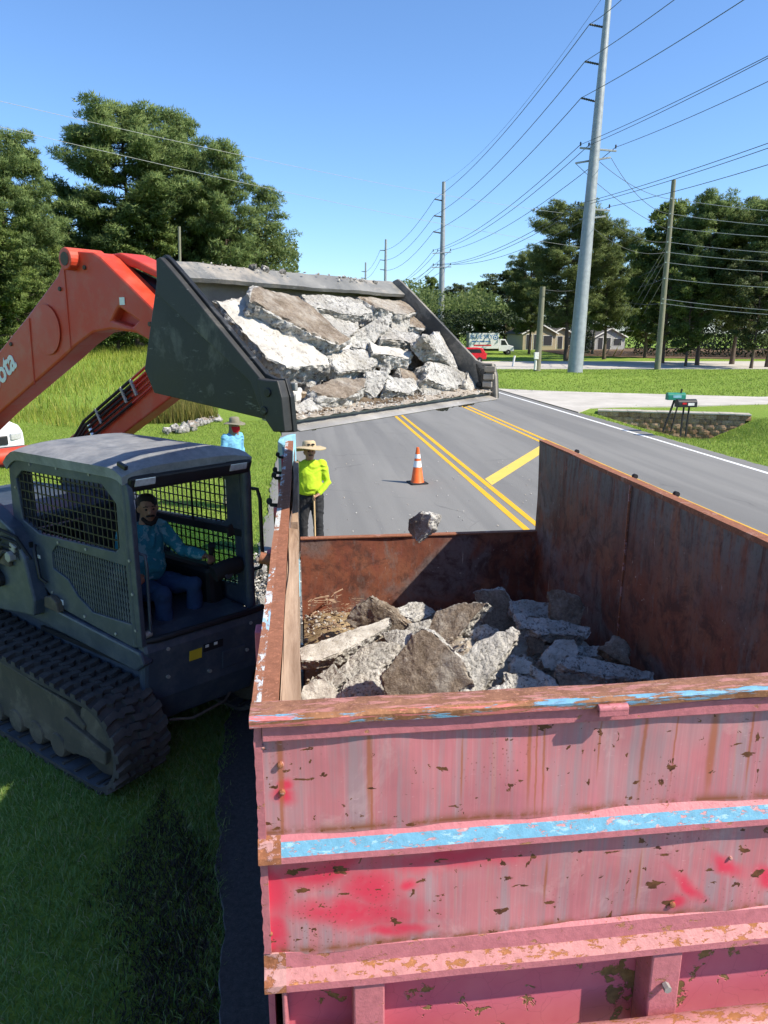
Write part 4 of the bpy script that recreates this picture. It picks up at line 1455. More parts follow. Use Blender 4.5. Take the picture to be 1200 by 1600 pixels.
def railtop(x0, x1, mats, nm, xs_split=None, zt=2.47, th=0.035, label=None):
    mb = MB()
    ny_ = 80
    cols = [x0] + ([xs_split] if xs_split is not None else []) + [x1]
    vs = []
    ncol = len(cols)
    for i in range(ny_ + 1):
        y = 1.894 + (7.06 - 1.894) * i / ny_
        for c, x in enumerate(cols):
            w = 0.004 * mnoise.noise(Vector((x * 2, y * 1.7, 3)))
            wz = 0.007 * mnoise.noise(Vector((x, y * 1.3, 8))) + 0.002 * mnoise.noise(Vector((x * 9, y * 14, 8)))
            vs.append((x + w, y, zt + wz))
        for c, x in enumerate(cols):
            w = 0.004 * mnoise.noise(Vector((x * 2, y * 1.7, 3)))
            vs.append((x + w, y, zt - th))
    m = 2 * ncol
    for i in range(ny_):
        a, b = i * m, (i + 1) * m
        for c in range(ncol - 1):
            mb.f.append((a + c, a + c + 1, b + c + 1, b + c))
            mb.m.append(1 if (ncol == 3 and c == 0) else 0)
            mb.f.append((a + ncol + c, b + ncol + c, b + ncol + c + 1, a + ncol + c + 1))
            mb.m.append(0)
        mb.f.append((a, b, b + ncol, a + ncol))
        mb.m.append(0)
        mb.f.append((a + ncol - 1, a + 2 * ncol - 1, b + 2 * ncol - 1, b + ncol - 1))
        mb.m.append(0)
    mb.f.append(tuple(range(ncol)) + tuple(range(2 * ncol - 1, ncol - 1, -1)))
    mb.m.append(0)
    e = ny_ * m
    mb.f.append(tuple(e + q for q in range(ncol)) + tuple(e + q for q in range(2 * ncol - 1, ncol - 1, -1)))
    mb.m.append(0)
    mb.v = vs
    return bp(mb, nm, mats, 0, 50, label)


railtop(-0.165, -0.090, [MT['rim_side'], MT['rim_white']], 'side_rim', -0.138, label='left rim, rust with flaking white and blue paint')
railtop(2.405, 2.48, [MT['rim_side']], 'side_rim', None, 2.438, label='right rim, thin and rusty')
# weathered board wedged along the inside of the left wall, broken at its far end
mb = MB()
ny_ = 30
vs = []
for i in range(ny_ + 1):
    t = i / ny_
    y = 1.96 + 2.15 * t
    top = 2.435 - 0.012 * t + 0.006 * mnoise.noise(Vector((y * 3, 2, 1))) - (0.05 * max(0, (t - 0.94) / 0.06))
    xi = -0.030 + 0.005 * mnoise.noise(Vector((y * 2, 5, 1))) - 0.012 * t
    vs += [(-0.088, y, 2.14), (-0.088, y, top), (xi, y, top - 0.012), (xi, y, 2.14)]
fs = []
for i in range(ny_):
    for k in range(4):
        a, b = i * 4 + k, i * 4 + (k + 1) % 4
        fs.append((a, b, b + 4, a + 4))
fs += [(0, 1, 2, 3), (ny_ * 4, ny_ * 4 + 1, ny_ * 4 + 2, ny_ * 4 + 3)]
mb.add(vs, fs)
bp(mb, 'plank', MT['plank'], 0, None, 'weathered board along the inside of the left rim')
mb = MB().box(-0.088, -0.04, 4.2, 6.3, 2.16, 2.40)
bp(mb, 'plank', MT['plank'], 0.004)

# tailgate (lower than the sides), floor
mb = MB()
nxx, nz_ = 36, 12
vs, fs = [], []
for j in range(nz_ + 1):
    for i in range(nxx + 1):
        x = -0.05 + 2.455 * i / nxx
        z = BF + (1.475 - BF) * j / nz_
        vs.append((x, 6.99 + 0.012 * mnoise.noise(Vector((x * 1.8, 3, z * 2.1))), z))
for j in range(nz_):
    for i in range(nxx):
        a = j * (nxx + 1) + i
        fs.append((a, a + 1, a + nxx + 2, a + nxx + 1))
k = len(vs)
vs += [(-0.05, 7.03, BF), (2.405, 7.03, BF), (2.405, 7.03, 1.475), (-0.05, 7.03, 1.475)]
fs.append((k, k + 1, k + 2, k + 3))
mb.add(vs, fs)
bp(mb, 'tailgate', MT['rustwall'], 0, 40)
bp(MB().box(-0.05, 2.405, 6.975, 7.05, 1.475, 1.492), 'tailgate_rim', MT['rim_side'], 0.004)
bp(MB().box(-0.05, 2.405, 1.87, 7.0, BF - 0.05, BF), 'floor', MT['rustwall'])
for x in (0.25, 2.0):
    bp(MB().box(x - 0.08, x + 0.08, 1.9, 7.0, 0.0, BF - 0.05), 'skid', MT['peel'], 0.01)
# cylinder rail across the front of the frame
mb = MB().tube([(-0.05 + 0.1 * i, 1.742 + 0.002 * math.sin(i), 1.262) for i in range(27)], 0.064, 14)
bp(mb, 'bumper_pipe', MT['rib_rust'], 0, 60)
# tarp hooks
def hook(x, y, s, dz=0.0):
    mb = MB().tube([(x, y, 2.425), (x + s * 0.05, y, 2.43), (x + s * 0.062, y, 2.455)], 0.013, 8)
    mb.lathe([(0.019, -0.016), (0.019, 0.016)], 10, (x + s * 0.062, y, 2.455), 'y')
    mb.lathe([(0.011, -0.017), (0.011, 0.017)], 10, (x + s * 0.062, y, 2.455), 'y')
    mb.v = [(p[0], p[1], p[2] + dz) for p in mb.v]
    bp(mb, 'tarp_hook', MT['black_rough'], 0, 50)


for y in (6.35, 5.62, 5.4, 4.52):
    hook(-0.16, y, -1)
for y in (6.38, 5.18, 4.55, 3.38):
    hook(2.48, y, 1, -0.03)
mb = MB().tube([(-0.16, 3.41, 2.41), (-0.225, 3.41, 2.43)], 0.028, 10)
bp(mb, 'tarp_hook', MT['rim_side'], 0, 50)
# sky-blue door leaf swung round to the left behind the box
mb = MB()
pts = [(-0.20, 7.09), (-0.25, 7.30), (-0.24, 7.55), (-0.17, 7.75), (-0.12, 7.85)]
n = len(pts)
vs = [(p[0], p[1], 0.55) for p in pts] + [(p[0], p[1], 2.43) for p in pts] + [(p[0] + 0.05, p[1], 0.55) for p in pts] + [(p[0] + 0.05, p[1], 2.43) for p in pts]
fs = []
for i in range(n - 1):
    fs += [(i, i + 1, n + i + 1, n + i), (2 * n + i, 3 * n + i, 3 * n + i + 1, 2 * n + i + 1), (n + i, n + i + 1, 3 * n + i + 1, 3 * n + i), (i, 2 * n + i, 2 * n + i + 1, i + 1)]
fs += [(0, n, 3 * n, 2 * n), (n - 1, 2 * n - 1, 4 * n - 1, 3 * n - 1)]
mb.add(vs, fs)
bp(mb, 'door_leaf', MT['sky_blue'], 0.006, 40, 'sky-blue door leaf swung back at the far end')
# ------------------------------------------------------------------ compact track loader (local x forward, y across, z up)
LA = R(41.842)
LQ = onz(165, 1250)
ld = empty('track_loader', LQ, -LA, 'orange-red and dark grey tracked loader lifting a bucket of concrete over the dumpster', 'loader')
LF = Vector((math.cos(LA), -math.sin(LA), 0))
LL = Vector((math.sin(LA), math.cos(LA), 0))


def lw(a, s, b):
    """loader coordinates to world"""
    return LQ + LF * a + LL * s + Vector((0, 0, b))


def lp(mb, name, mats, bevel=0, smooth=None, parent=None, label=None, seg=2, sk=0.0):
    if sk:
        mb.v = [(p[0] + sk * (p[1] - 0.99) * min(1.0, max(0.0, (p[0] + 1.3) / 1.3)), p[1], p[2]) for p in mb.v]
    o_ = mb.build(name, mats, ld if parent is None else parent, bevel, smooth, seg=seg)
    if label:
        o_['label'] = label
    return o_


# ---- tracks
def track_loop():
    c1, r1 = (-0.18, 0.40), 0.40
    c2, r2 = (-2.30, 0.50), 0.40
    top = []
    # bottom run, front arc, top run, rear arc
    pts = []
    for i in range(25):
        pts.append((-2.25 + (2.25 - 0.18) * i / 24, 0.0))
    for i in range(1, 21):
        an = R(-90 + 172 * i / 20)
        pts.append((c1[0] + r1 * math.cos(an), c1[1] + r1 * math.sin(an)))
    x0, z0 = pts[-1]
    x1, z1 = c2[0] + r2 * math.cos(R(86)), c2[1] + r2 * math.sin(R(86))
    for i in range(1, 25):
        t = i / 24
        pts.append((x0 + (x1 - x0) * t, z0 + (z1 - z0) * t - 0.018 * math.sin(math.pi * t)))
    for i in range(1, 20):
        an = R(86 + 150 * i / 20)
        pts.append((c2[0] + r2 * math.cos(an), c2[1] + r2 * math.sin(an)))
    return pts


TLP = track_loop()


def loop_normals(pts):
    out = []
    n = len(pts)
    for i in range(n):
        a, b = pts[i - 1], pts[(i + 1) % n]
        t = Vector((b[0] - a[0], b[1] - a[1])).normalized()
        out.append(Vector((t.y, -t.x)))
    return out


TN = loop_normals(TLP)


def make_track(s0, s1, near):
    mb = MB()
    n = len(TLP)
    vs = []
    LUG = 0.032
    for i, (a, b) in enumerate(TLP):
        nn = TN[i]
        o_ = (a - nn.x * LUG, b - nn.y * LUG)
        q = (a - nn.x * (LUG + 0.032), b - nn.y * (LUG + 0.032))
        vs += [(o_[0], s0, o_[1]), (o_[0], s1, o_[1]), (q[0], s1, q[1]), (q[0], s0, q[1])]
    for i in range(n):
        j = (i + 1) % n
        for k in range(4):
            mb.f.append((i * 4 + k, j * 4 + k, j * 4 + (k + 1) % 4, i * 4 + (k + 1) % 4))
            mb.m.append(1 if k == 2 else 0)
    mb.v = vs
    # cleats on the inner face
    acc = 0.0
    for i in range(n):
        j = (i + 1) % n
        p, q = Vector(TLP[i]), Vector(TLP[j])
        acc += (q - p).length
        if acc > 0.105:
            acc = 0
            nn = TN[i]
            c = Vector(TLP[i]) - nn * (LUG + 0.037)
            t = Vector((-nn.y, nn.x))
            m = Matrix(((t.x, 0, nn.x), (0, 1, 0), (t.y, 0, nn.y)))
            mb.obox((c.x, (s0 + s1) / 2, c.y), (0.028, (s1 - s0) * 0.9, 0.02), m, 0)
    tr = lp(mb, 'rubber_track', [MT['rubber'], MT['track_in']], 0, 40)
    # tread lugs, each a block of its own
    w = (s1 - s0)
    lug = []
    for v in range(3):
        lb = MB()
        rr_ = random.Random(v)
        vs = []
        for (x, y) in [(-0.058, -0.5), (0.012, -0.5), (0.048, -0.22), (0.058, -0.06), (0.022, 0.02), (0.052, 0.16), (0.030, 0.5), (-0.034, 0.5), (-0.014, 0.20), (-0.050, 0.06), (-0.022, -0.10), (-0.028, -0.26)]:
            vs.append((x + rr_.uniform(-0.004, 0.004), y * w * 0.54, 0))
        m = len(vs)
        top = [(x * 0.82, y * 0.985, 0.036) for (x, y, z) in vs]
        lb.add(vs + top, [tuple(range(m, 2 * m))] + [(i, (i + 1) % m, m + (i + 1) % m, m + i) for i in range(m)])
        lug.append(lb.mesh('tread_lug', MT['rubber'], 30))
    # positions by arc length
    L = [0.0]
    for i in range(n):
        L.append(L[-1] + (Vector(TLP[(i + 1) % n]) - Vector(TLP[i])).length)
    total = L[-1]
    cnt = int(total / 0.142)
    for side in (0, 1):
        for k in range(cnt):
            d = (k + 0.5 * side) * total / cnt
            i = max(j for j in range(n) if L[j] <= d)
            t = (d - L[i]) / (L[i + 1] - L[i])
            p = Vector(TLP[i]).lerp(Vector(TLP[(i + 1) % n]), t)
            nn = TN[i].lerp(TN[(i + 1) % n], t).normalized()
            if not near and p.y < 0.3:
                continue
            c = p - nn * 0.034
            tt = Vector((-nn.y, nn.x))
            s = s0 + w * (0.27 if side == 0 else 0.73)
            o_ = link('tread_lug', lug[k % 3], tr)
            fl = 1 if side == 0 else -1
            o_.matrix_local = Matrix(((tt.x * fl, 0, nn.x, c.x), (0, fl, 0, s), (tt.y * fl, 0, nn.y, c.y), (0, 0, 0, 1)))
    return tr


make_track(0.0, 0.48, True)
make_track(1.50, 1.98, False)
for (s0, s1) in ((0.10, 0.40), (1.58, 1.88)):
    # undercarriage frame, idler, sprocket, rollers
    mb = MB().prism([(-2.2, 0.16), (-0.52, 0.16), (-0.40, 0.22), (-0.30, 0.50), (-0.52, 0.63), (-1.4, 0.70), (-2.1, 0.70), (-2.3, 0.5)], s0 - 0.03, s1, 'xz')
    lp(mb, 'track_frame', MT['mudsteel'], 0.015)
    mb = MB().prism([(-0.60, 0.20), (-0.02, 0.27), (0.0, 0.39), (-0.56, 0.50)], s0 - 0.06, s1 - 0.05, 'xz')
    lp(mb, 'idler_guard', MT['mudsteel'], 0.012)
    lp(MB().lathe([(0.02, s0 - 0.02), (0.25, s0 - 0.01), (0.30, s0 + 0.02), (0.30, s1), (0.25, s1 + 0.02), (0.02, s1 + 0.02)], 28, (-0.18, 0, 0.40), 'y'), 'idler_wheel', MT['mudsteel'], 0, 40)
    lp(MB().lathe([(0.02, s0), (0.27, s0), (0.32, s0 + 0.04), (0.32, s1), (0.02, s1)], 24, (-2.30, 0, 0.50), 'y'), 'sprocket', MT['mudsteel'], 0, 40)
    for a in (-0.72, -1.05, -1.38, -1.71, -2.0):
        lp(MB().lathe([(0.03, s0 - 0.05), (0.10, s0 - 0.045), (0.115, s0 - 0.02), (0.115, s1), (0.03, s1)], 18, (a, 0, 0.185), 'y'), 'track_roller', MT['mudsteel'], 0, 40)

# ---- chassis between the tracks
mb = MB().prism([(-2.75, 0.50), (-0.25, 0.30), (0.0, 0.36), (0.10, 0.62), (0.14, 1.12), (-0.10, 1.16), (-1.15, 1.24), (-1.75, 1.42), (-2.9, 1.45), (-2.95, 0.75)], 0.50, 1.48, 'xz')
lp(mb, 'chassis', MT['grey_body'], 0.03, None, None, 'dark grey lower body', sk=0.2)
# side ledge over the track
mb = MB().prism([(-2.9, 1.02), (-1.5, 1.00), (-0.05, 0.90), (0.06, 0.98), (0.02, 1.08), (-1.2, 1.18), (-1.9, 1.34), (-2.9, 1.38)], 0.40, 0.50, 'xz')
lp(mb, 'side_ledge', MT['grey_body'], 0.02)
mb = MB().prism([(-2.9, 1.02), (-1.5, 1.00), (-0.05, 0.90), (0.06, 0.98), (0.02, 1.08), (-1.2, 1.18), (-1.9, 1.34), (-2.9, 1.38)], 1.48, 1.58, 'xz')
lp(mb, 'side_ledge', MT['grey_body'], 0.02)
# nose plate with rolled lip
mb = MB().prism([(0.02, 0.60), (0.10, 0.64), (0.155, 1.06), (0.13, 1.14), (0.06, 1.15)], 0.43, 1.55, 'xz')
lp(mb, 'nose_plate', MT['grey_body'], 0.03, sk=0.2)
mb = MB().tube([(0.09, 0.44, 1.145), (0.14, 0.54, 1.15), (0.14, 1.4, 1.15), (0.11, 1.54, 1.145)], 0.028, 10)
lp(mb, 'nose_lip', MT['black'], 0, 50, sk=0.2)
lp(MB().tube([(0.02, 0.62, 0.40), (0.10, 0.8, 0.36), (0.10, 1.15, 0.36), (0.04, 1.3, 0.40)], 0.013, 8), 'tow_bar', MT['mudsteel'], 0, 50)
mb = MB().obox((0.142, 0.86, 0.92), (0.006, 0.11, 0.09), Matrix.Rotation(0.13, 3, 'Y'))
lp(mb, 'sticker', MT['sticker_yellow'], sk=0.2)
mb = MB().obox((0.146, 1.02, 0.95), (0.006, 0.18, 0.07), Matrix.Rotation(0.13, 3, 'Y'))
lp(mb, 'sticker', MT['black'], sk=0.2)
for s in (0.96, 1.04):
    lp(MB().obox((0.152, s, 0.965), (0.004, 0.03, 0.025), Matrix.Rotation(0.13, 3, 'Y')), 'sticker', MT['trim'], sk=0.2)
# ---- rear engine cover, counterweight
mb = MB().prism([(-3.55, 0.62), (-2.9, 0.60), (-2.5, 1.3), (-1.85, 1.55), (-1.80, 1.86), (-2.3, 1.92), (-3.3, 1.88), (-3.58, 1.7)], 0.46, 1.52, 'xz')
lp(mb, 'engine_cover', MT['grey_body'], 0.05)
for k in range(7):
    lp(MB().box(-3.2 + k * 0.09, -3.15 + k * 0.09, 0.455, 0.462, 1.2, 1.6), 'vent_slat', MT['black'])
# towers that carry the arms, with pins and links
for (s0, s1) in ((0.30, 0.44), (1.54, 1.68)):
    near = s0 < 1
    ox = 0
    mb = MB().prism([(-2.6, 0.95), (-1.32, 1.10), (-1.28, 1.25), (-1.36, 1.62), (-1.52, 1.86), (-1.85, 2.0), (-2.3, 2.1), (-2.75, 2.02), (-2.9, 1.6)], s0, s1, 'xz')
    lp(mb, 'tower_plate', MT['grey_body'], 0.02)
    y0 = s0 - 0.05 if near else s1
    lp(MB().lathe([(0.075, y0), (0.075, y0 + 0.05)], 16, (-1.80, 0, 1.36), 'y'), 'pivot_pin', MT['black'], 0.006)
    lp(MB().lathe([(0.05, y0 - 0.01), (0.05, y0 + 0.05)], 6, (-1.52, 0, 1.62), 'y'), 'pivot_pin', MT['edge_steel'], 0.006)
    mb = MB().tube([(-1.8, y0 + 0.02, 1.36), (-2.1, y0 + 0.02, 1.9), (-2.35, y0 + 0.02, 2.4)], 0.055, 10)
    lp(mb, 'lift_cylinder', MT['black'], 0, 50)
    lp(MB().tube([(-2.2, y0 + 0.02, 2.1), (-2.4, y0 + 0.02, 2.55)], 0.03, 10), 'cylinder_rod', MT['chrome'], 0, 50)

# ---- lift arms
ARM = [(-3.1, 1.85), (-2.95, 2.32), (-2.2, 2.70), (-0.94, 3.37), (-0.52, 3.60), (-0.08, 3.86), (0.03, 3.97), (0.11, 4.01), (0.35, 3.985), (0.42, 3.955), (0.70, 3.77), (0.97, 3.59), (1.12, 3.50), (1.16, 3.36), (1.05, 3.31),
       (0.88, 3.44), (0.70, 3.50), (0.46, 3.52), (0.26, 3.50), (0.06, 3.42), (-0.12, 3.33), (-1.06, 2.90), (-2.3, 2.26), (-2.75, 1.80)]
HOLE = [(0.48, 3.575), (0.56, 3.655), (0.74, 3.57), (0.68, 3.535)]
for (s0, s1, m_) in ((0.10, 0.27, 'orange'), (1.71, 1.88, 'orange')):
    arm_ = ARM if s0 < 1 else [(p_[0], p_[1] - 0.10 * max(0, p_[1] - 3.6)  / 0.4) for p_ in ARM]
    mb = MB().prism(arm_, s0, s1, 'xz', 0, [HOLE])
    lp(mb, 'lift_arm', MT[m_], 0.014, None, None, None)
    lp(MB().prism([(0.47, 3.565), (0.56, 3.665), (0.75, 3.575), (0.68, 3.525)], s0 + 0.06, s1 - 0.03, 'xz'), 'arm_web', MT['red_dark'])
    # raised stiffener disc near the elbow, pin boss on top
    y0 = s0 - 0.012 if s0 < 1 else s1
    lp(MB().lathe([(0.17, y0), (0.16, y0 + 0.010)], 28, (-0.26, 0, 3.52), 'y', sx=1.0), 'stiffener', MT[m_], 0.004)
    lp(MB().lathe([(0.07, s0 - 0.06), (0.07, s1 + 0.03)], 20, (0.13, 0, 3.955 if s0 < 1 else 3.84), 'y'), 'pin_boss', MT[m_], 0.008)
    lp(MB().lathe([(0.042, s0 - 0.064), (0.042, s0 - 0.05)], 16, (0.13, 0, 3.955), 'y'), 'pin', MT['mudsteel'])
    lp(MB().box(0.58, 0.63, s0 - 0.004, s0 - 0.001, 3.665, 3.71), 'sticker', MT['trim'])
    # tilt cylinder with its guard plate
    sm = s1 + 0.07 if s0 < 1 else s0 - 0.07
    lp(MB().tube([(0.25, sm, 3.90), (0.82, sm, 3.70)], 0.06, 12), 'tilt_cylinder', MT['black'], 0, 50)
    lp(MB().tube([(0.80, sm, 3.707), (1.12, sm, 3.60)], 0.035, 12), 'cylinder_rod', MT['chrome'], 0, 50)
    dz_ = 0.0 if s0 < 1 else -0.16
    mb = MB().prism([(0.26, 3.985), (0.42, 3.99), (0.60, 3.93), (0.96, 3.795), (0.95, 3.765), (0.58, 3.885), (0.30, 3.95)], sm - 0.10, sm + 0.10, 'xz')
    mb.v = [(p_[0], p_[1], p_[2] + dz_) for p_ in mb.v]
    lp(mb, 'cylinder_guard', MT['orange'], 0.01)
# cross tube between the arms
lp(MB().tube([(0.75, 0.27, 3.55), (0.75, 1.71, 3.55)], 0.07, 14), 'cross_tube', MT['orange'], 0, 50)
lp(MB().tube([(-2.6, 0.27, 2.3), (-2.6, 1.71, 2.3)], 0.09, 14), 'cross_tube', MT['orange'], 0, 50)
# hoses clipped along the inside of the far arm
for k, (dz, r_) in enumerate(((0.03, 0.017), (-0.02, 0.017), (-0.07, 0.014), (-0.13, 0.012), (-0.19, 0.014))):
    pts = [(-3.05 + 0.02 * k, 1.64, 2.0 + dz), (-2.72, 1.66, 2.30 + dz), (-2.45, 1.67, 2.56 + dz), (-2.2, 1.68, 2.70 + dz), (-1.6, 1.685, 3.02 + dz), (-0.9, 1.69, 3.40 + dz), (-0.3, 1.69, 3.72 + dz), (0.2, 1.69, 3.86 + dz)]
    lp(MB().tube(pts[:5], r_, 8), 'hydraulic_hose', MT['black_rough'], 0, 60)
    lp(MB().tube(pts[4:], r_ * 0.8, 8), 'hydraulic_pipe', MT['red_dark'], 0, 60)
for (a, b) in ((-2.18, 2.66), (-1.72, 2.90), (-1.55, 2.98)):
    lp(MB().obox((a, 1.672, b), (0.03, 0.025, 0.17), Matrix.Rotation(-0.5, 3, 'Y')), 'hose_clamp', MT['edge_steel'], 0.005)
# maker's name along the near arm
tm = text_mesh('Kubota', 0.225, 0.002, MT['trim'], 0.006)
t_ = link('lettering', tm, ld)
t_.matrix_local = Matrix.Translation((-1.03, 0.097, 3.16)) @ Matrix.Rotation(-0.52, 4, 'Y') @ Matrix.Rotation(math.pi / 2, 4, 'X')
t_['label'] = 'white maker lettering on the near arm'

# ---- cab
ROOFB = 2.46
UW = [(-1.45, 2.36), (-0.30, 2.38), (-0.14, 2.25), (-0.15, 1.90), (-0.20, 1.86), (-1.28, 1.83), (-1.53, 1.92), (-1.56, 2.28)]
LW = [(-1.12, 1.69), (-1.04, 1.765), (-0.05, 1.765), (-0.07, 1.29), (-0.60, 1.27), (-0.80, 1.37), (-0.92, 1.49), (-1.13, 1.55)]
SIDE = [(-1.66, 2.34), (-1.62, 2.45), (-1.52, 2.50), (-0.30, 2.50), (-0.04, 2.46), (0.02, 2.40), (0.035, 2.25), (0.03, 1.12), (-0.08, 1.09), (-1.10, 1.20), (-1.30, 1.34), (-1.60, 1.62), (-1.70, 1.75)]


def inside(poly, x, z):
    c = False
    n = len(poly)
    for i in range(n):
        (x1, z1), (x2, z2) = poly[i], poly[(i + 1) % n]
        if (z1 > z) != (z2 > z) and x < (x2 - x1) * (z - z1) / (z2 - z1) + x1:
            c = not c
    return c


def grille(poly, s, pitch_x, pitch_z, r_, name, parent):
    mb = MB()
    xs_ = [p[0] for p in poly]
    zs_ = [p[1] for p in poly]

    def spans(fix, vert):
        lo, hi = (min(zs_), max(zs_)) if vert else (min(xs_), max(xs_))
        st = None
        N_ = 120
        for i in range(N_ + 1):
            t = lo + (hi - lo) * i / N_
            ins = inside(poly, fix, t) if vert else inside(poly, t, fix)
            if ins and st is None:
                st = t
            if (not ins or i == N_) and st is not None:
                if t - st > 0.02:
                    if vert:
                        mb.box(fix - r_, fix + r_, s - r_, s + r_, st - 0.012, t + 0.012)
                    else:
                        mb.box(st - 0.012, t + 0.012, s - r_ * 0.8, s + r_ * 0.8, fix - r_, fix + r_)
                st = None
    x = min(xs_) + pitch_x / 2
    while x < max(xs_):
        spans(x, True)
        x += pitch_x
    z = min(zs_) + pitch_z / 2
    while z < max(zs_):
        spans(z, False)
        z += pitch_z
    return lp(mb, name, MT['black'], 0, None, parent)


for (s0, s1) in ((0.42, 0.465), (1.515, 1.56)):
    sp = lp(MB().prism(SIDE, s0, s1, 'xz', 0, [UW, LW] if s0 < 1 else [UW, [(-1.10, 1.74), (-0.06, 1.76), (-0.05, 1.30), (-0.62, 1.28), (-1.10, 1.50)]]), 'side_panel', MT['grey_body'], 0.008)
    grille(UW, (s0 + s1) / 2, 0.064, 0.078, 0.0048, 'window_grille', sp)
    if s0 < 1:
        # pressed louvre plate: rows of small slots
        pl = MB()
        for r_ in range(9):
            z = 1.31 + r_ * 0.052
            pl.box(-1.14, -0.04, s0 + 0.018, s0 + 0.028, z - 0.012, z + 0.012)
        for c_ in range(34):
            x = -1.12 + c_ * 0.033
            pl.box(x - 0.007, x + 0.007, s0 + 0.012, s0 + 0.020, 1.26, 1.78)
        pl2 = MB()
        pl2.v, pl2.f, pl2.m = pl.v, pl.f, pl.m
        lp(pl2, 'louvre', MT['grey_body'], 0, None, sp)
    else:
        grille([(-1.10, 1.74), (-0.06, 1.76), (-0.05, 1.30), (-0.62, 1.28), (-1.10, 1.50)], (s0 + s1) / 2, 0.064, 0.078, 0.0048, 'window_grille', sp)
# front posts, header, sill
for (s0, s1, dx) in ((0.415, 0.50, 0), (1.48, 1.565, 0)):
    mb = MB().tube([(0.02, (s0 + s1) / 2, 1.12), (0.025, (s0 + s1) / 2, 1.8), (0.035, (s0 + s1) / 2, 2.30), (0.02, (s0 + s1) / 2, 2.46)], 0.045, 12)
    lp(mb, 'front_post', MT['grey_body'], 0, 50, sk=0.13)
mb = MB().prism([(-0.05, 2.32), (0.08, 2.35), (0.12, 2.46), (-0.08, 2.48)], 0.44, 1.54, 'xz')
lp(mb, 'front_header', MT['black'], 0.02, sk=0.13)
# roof with drooping front visor
mb = MB()
na, ns = 24, 14
vs, fs = [], []


def roofz(a, s):
    e = (2 * (s - 0.97) / 1.18)
    z = 2.585 - 0.055 * abs(e) ** 4 - 0.10 * max(0, (a + 0.05) / 0.2) ** 1.6 - 0.09 * max(0, (-1.45 - a) / 0.2) ** 2
    if 0.62 < s < 1.36 and -0.62 < a < -0.04:
        z += 0.014
    if 0.55 < s < 1.43 and -1.4 < a < -0.74:
        z += 0.010
    return z


for j in range(ns + 1):
    for i in range(na + 1):
        a = -1.68 + 1.77 * i / na
        s = 0.385 + 1.17 * j / ns
        vs.append((a, s, roofz(a, s)))
k = len(vs)
for j in range(ns + 1):
    for i in range(na + 1):
        a = -1.66 + 1.73 * i / na
        s = 0.40 + 1.14 * j / ns
        vs.append((a, s, roofz(a, s) - 0.085))
w_ = na + 1
for j in range(ns):
    for i in range(na):
        q = j * w_ + i
        fs.append((q, q + 1, q + w_ + 1, q + w_))
        fs.append((k + q, k + q + w_, k + q + w_ + 1, k + q + 1))
for i in range(na):
    fs.append((i, k + i, k + i + 1, i + 1))
    q = ns * w_ + i
    fs.append((q, q + 1, k + q + 1, k + q))
for j in range(ns):
    q = j * w_
    fs.append((q, q + w_, k + q + w_, k + q))
    q = j * w_ + na
    fs.append((q, k + q, k + q + w_, q + w_))
mb.add(vs, fs)
roof = lp(mb, 'roof', MT['roof_grey'], 0, 35, None, 'dusty dark grey cab roof', sk=0.13)
for s in (0.56, 1.40):
    wl = lp(MB().obox((0.065, s, 2.425), (0.07, 0.21, 0.09), Matrix.Rotation(0.25, 3, 'Y')), 'work_light', MT['black'], 0.015, sk=0.13)
    lp(MB().obox((0.102, s, 2.419), (0.012, 0.17, 0.062), Matrix.Rotation(0.25, 3, 'Y')), 'lens', MT['lens'], 0.008, None, wl, sk=0.13)
lp(MB().box(0.015, 0.021, 0.445, 0.475, 2.22, 2.29), 'sticker', MT['trim'])
lp(MB().obox((-0.03, 0.43, 2.55), (0.10, 0.03, 0.035), Matrix.Rotation(0.3, 3, 'Y')), 'latch', MT['black'], 0.006)
# far handrail, near wiper arm / door strut
mb = MB().tube([(0.09, 1.56, 2.20), (0.15, 1.61, 2.19), (0.17, 1.62, 2.10), (0.17, 1.62, 1.55), (0.15, 1.61, 1.48), (0.09, 1.56, 1.46)], 0.017, 8)
lp(mb, 'grab_rail', MT['black'], 0, 60)
mb = MB().tube([(-0.03, 0.50, 1.86), (0.01, 0.53, 1.84), (0.02, 0.53, 1.75), (0.015, 0.52, 1.2)], 0.014, 8)
lp(mb, 'door_strut', MT['grey_body'], 0, 60)
lp(MB().lathe([(0.03, 0.47), (0.03, 0.53)], 12, (0.0, 0, 1.20), 'y'), 'hinge', MT['edge_steel'], 0.004)
# rear window wall, mid rail on the far side, floor, rear panel
lp(MB().prism([(-1.60, 1.10), (-1.60, 1.70), (-1.64, 2.40), (-1.60, 2.48), (-1.56, 2.48), (-1.56, 1.10)], 0.465, 0.56, 'xz'), 'rear_post', MT['grey_body'], 0.01)
lp(MB().prism([(-1.60, 1.10), (-1.60, 1.70), (-1.64, 2.40), (-1.60, 2.48), (-1.56, 2.48), (-1.56, 1.10)], 1.42, 1.515, 'xz'), 'rear_post', MT['grey_body'], 0.01)
lp(MB().box(-1.61, -1.55, 0.56, 1.42, 1.05, 1.80), 'rear_panel', MT['black'], 0.01)
lp(MB().box(-1.60, 0.10, 1.50, 1.518, 1.765, 1.83), 'side_rail', MT['black'], 0.006)
lp(MB().box(-1.55, -0.10, 0.47, 1.51, 0.86, 0.90), 'cab_floor', MT['black'])
lp(MB().box(-0.60, -0.585, 1.498, 1.514, 1.83, 2.40), 'side_rail', MT['black'])
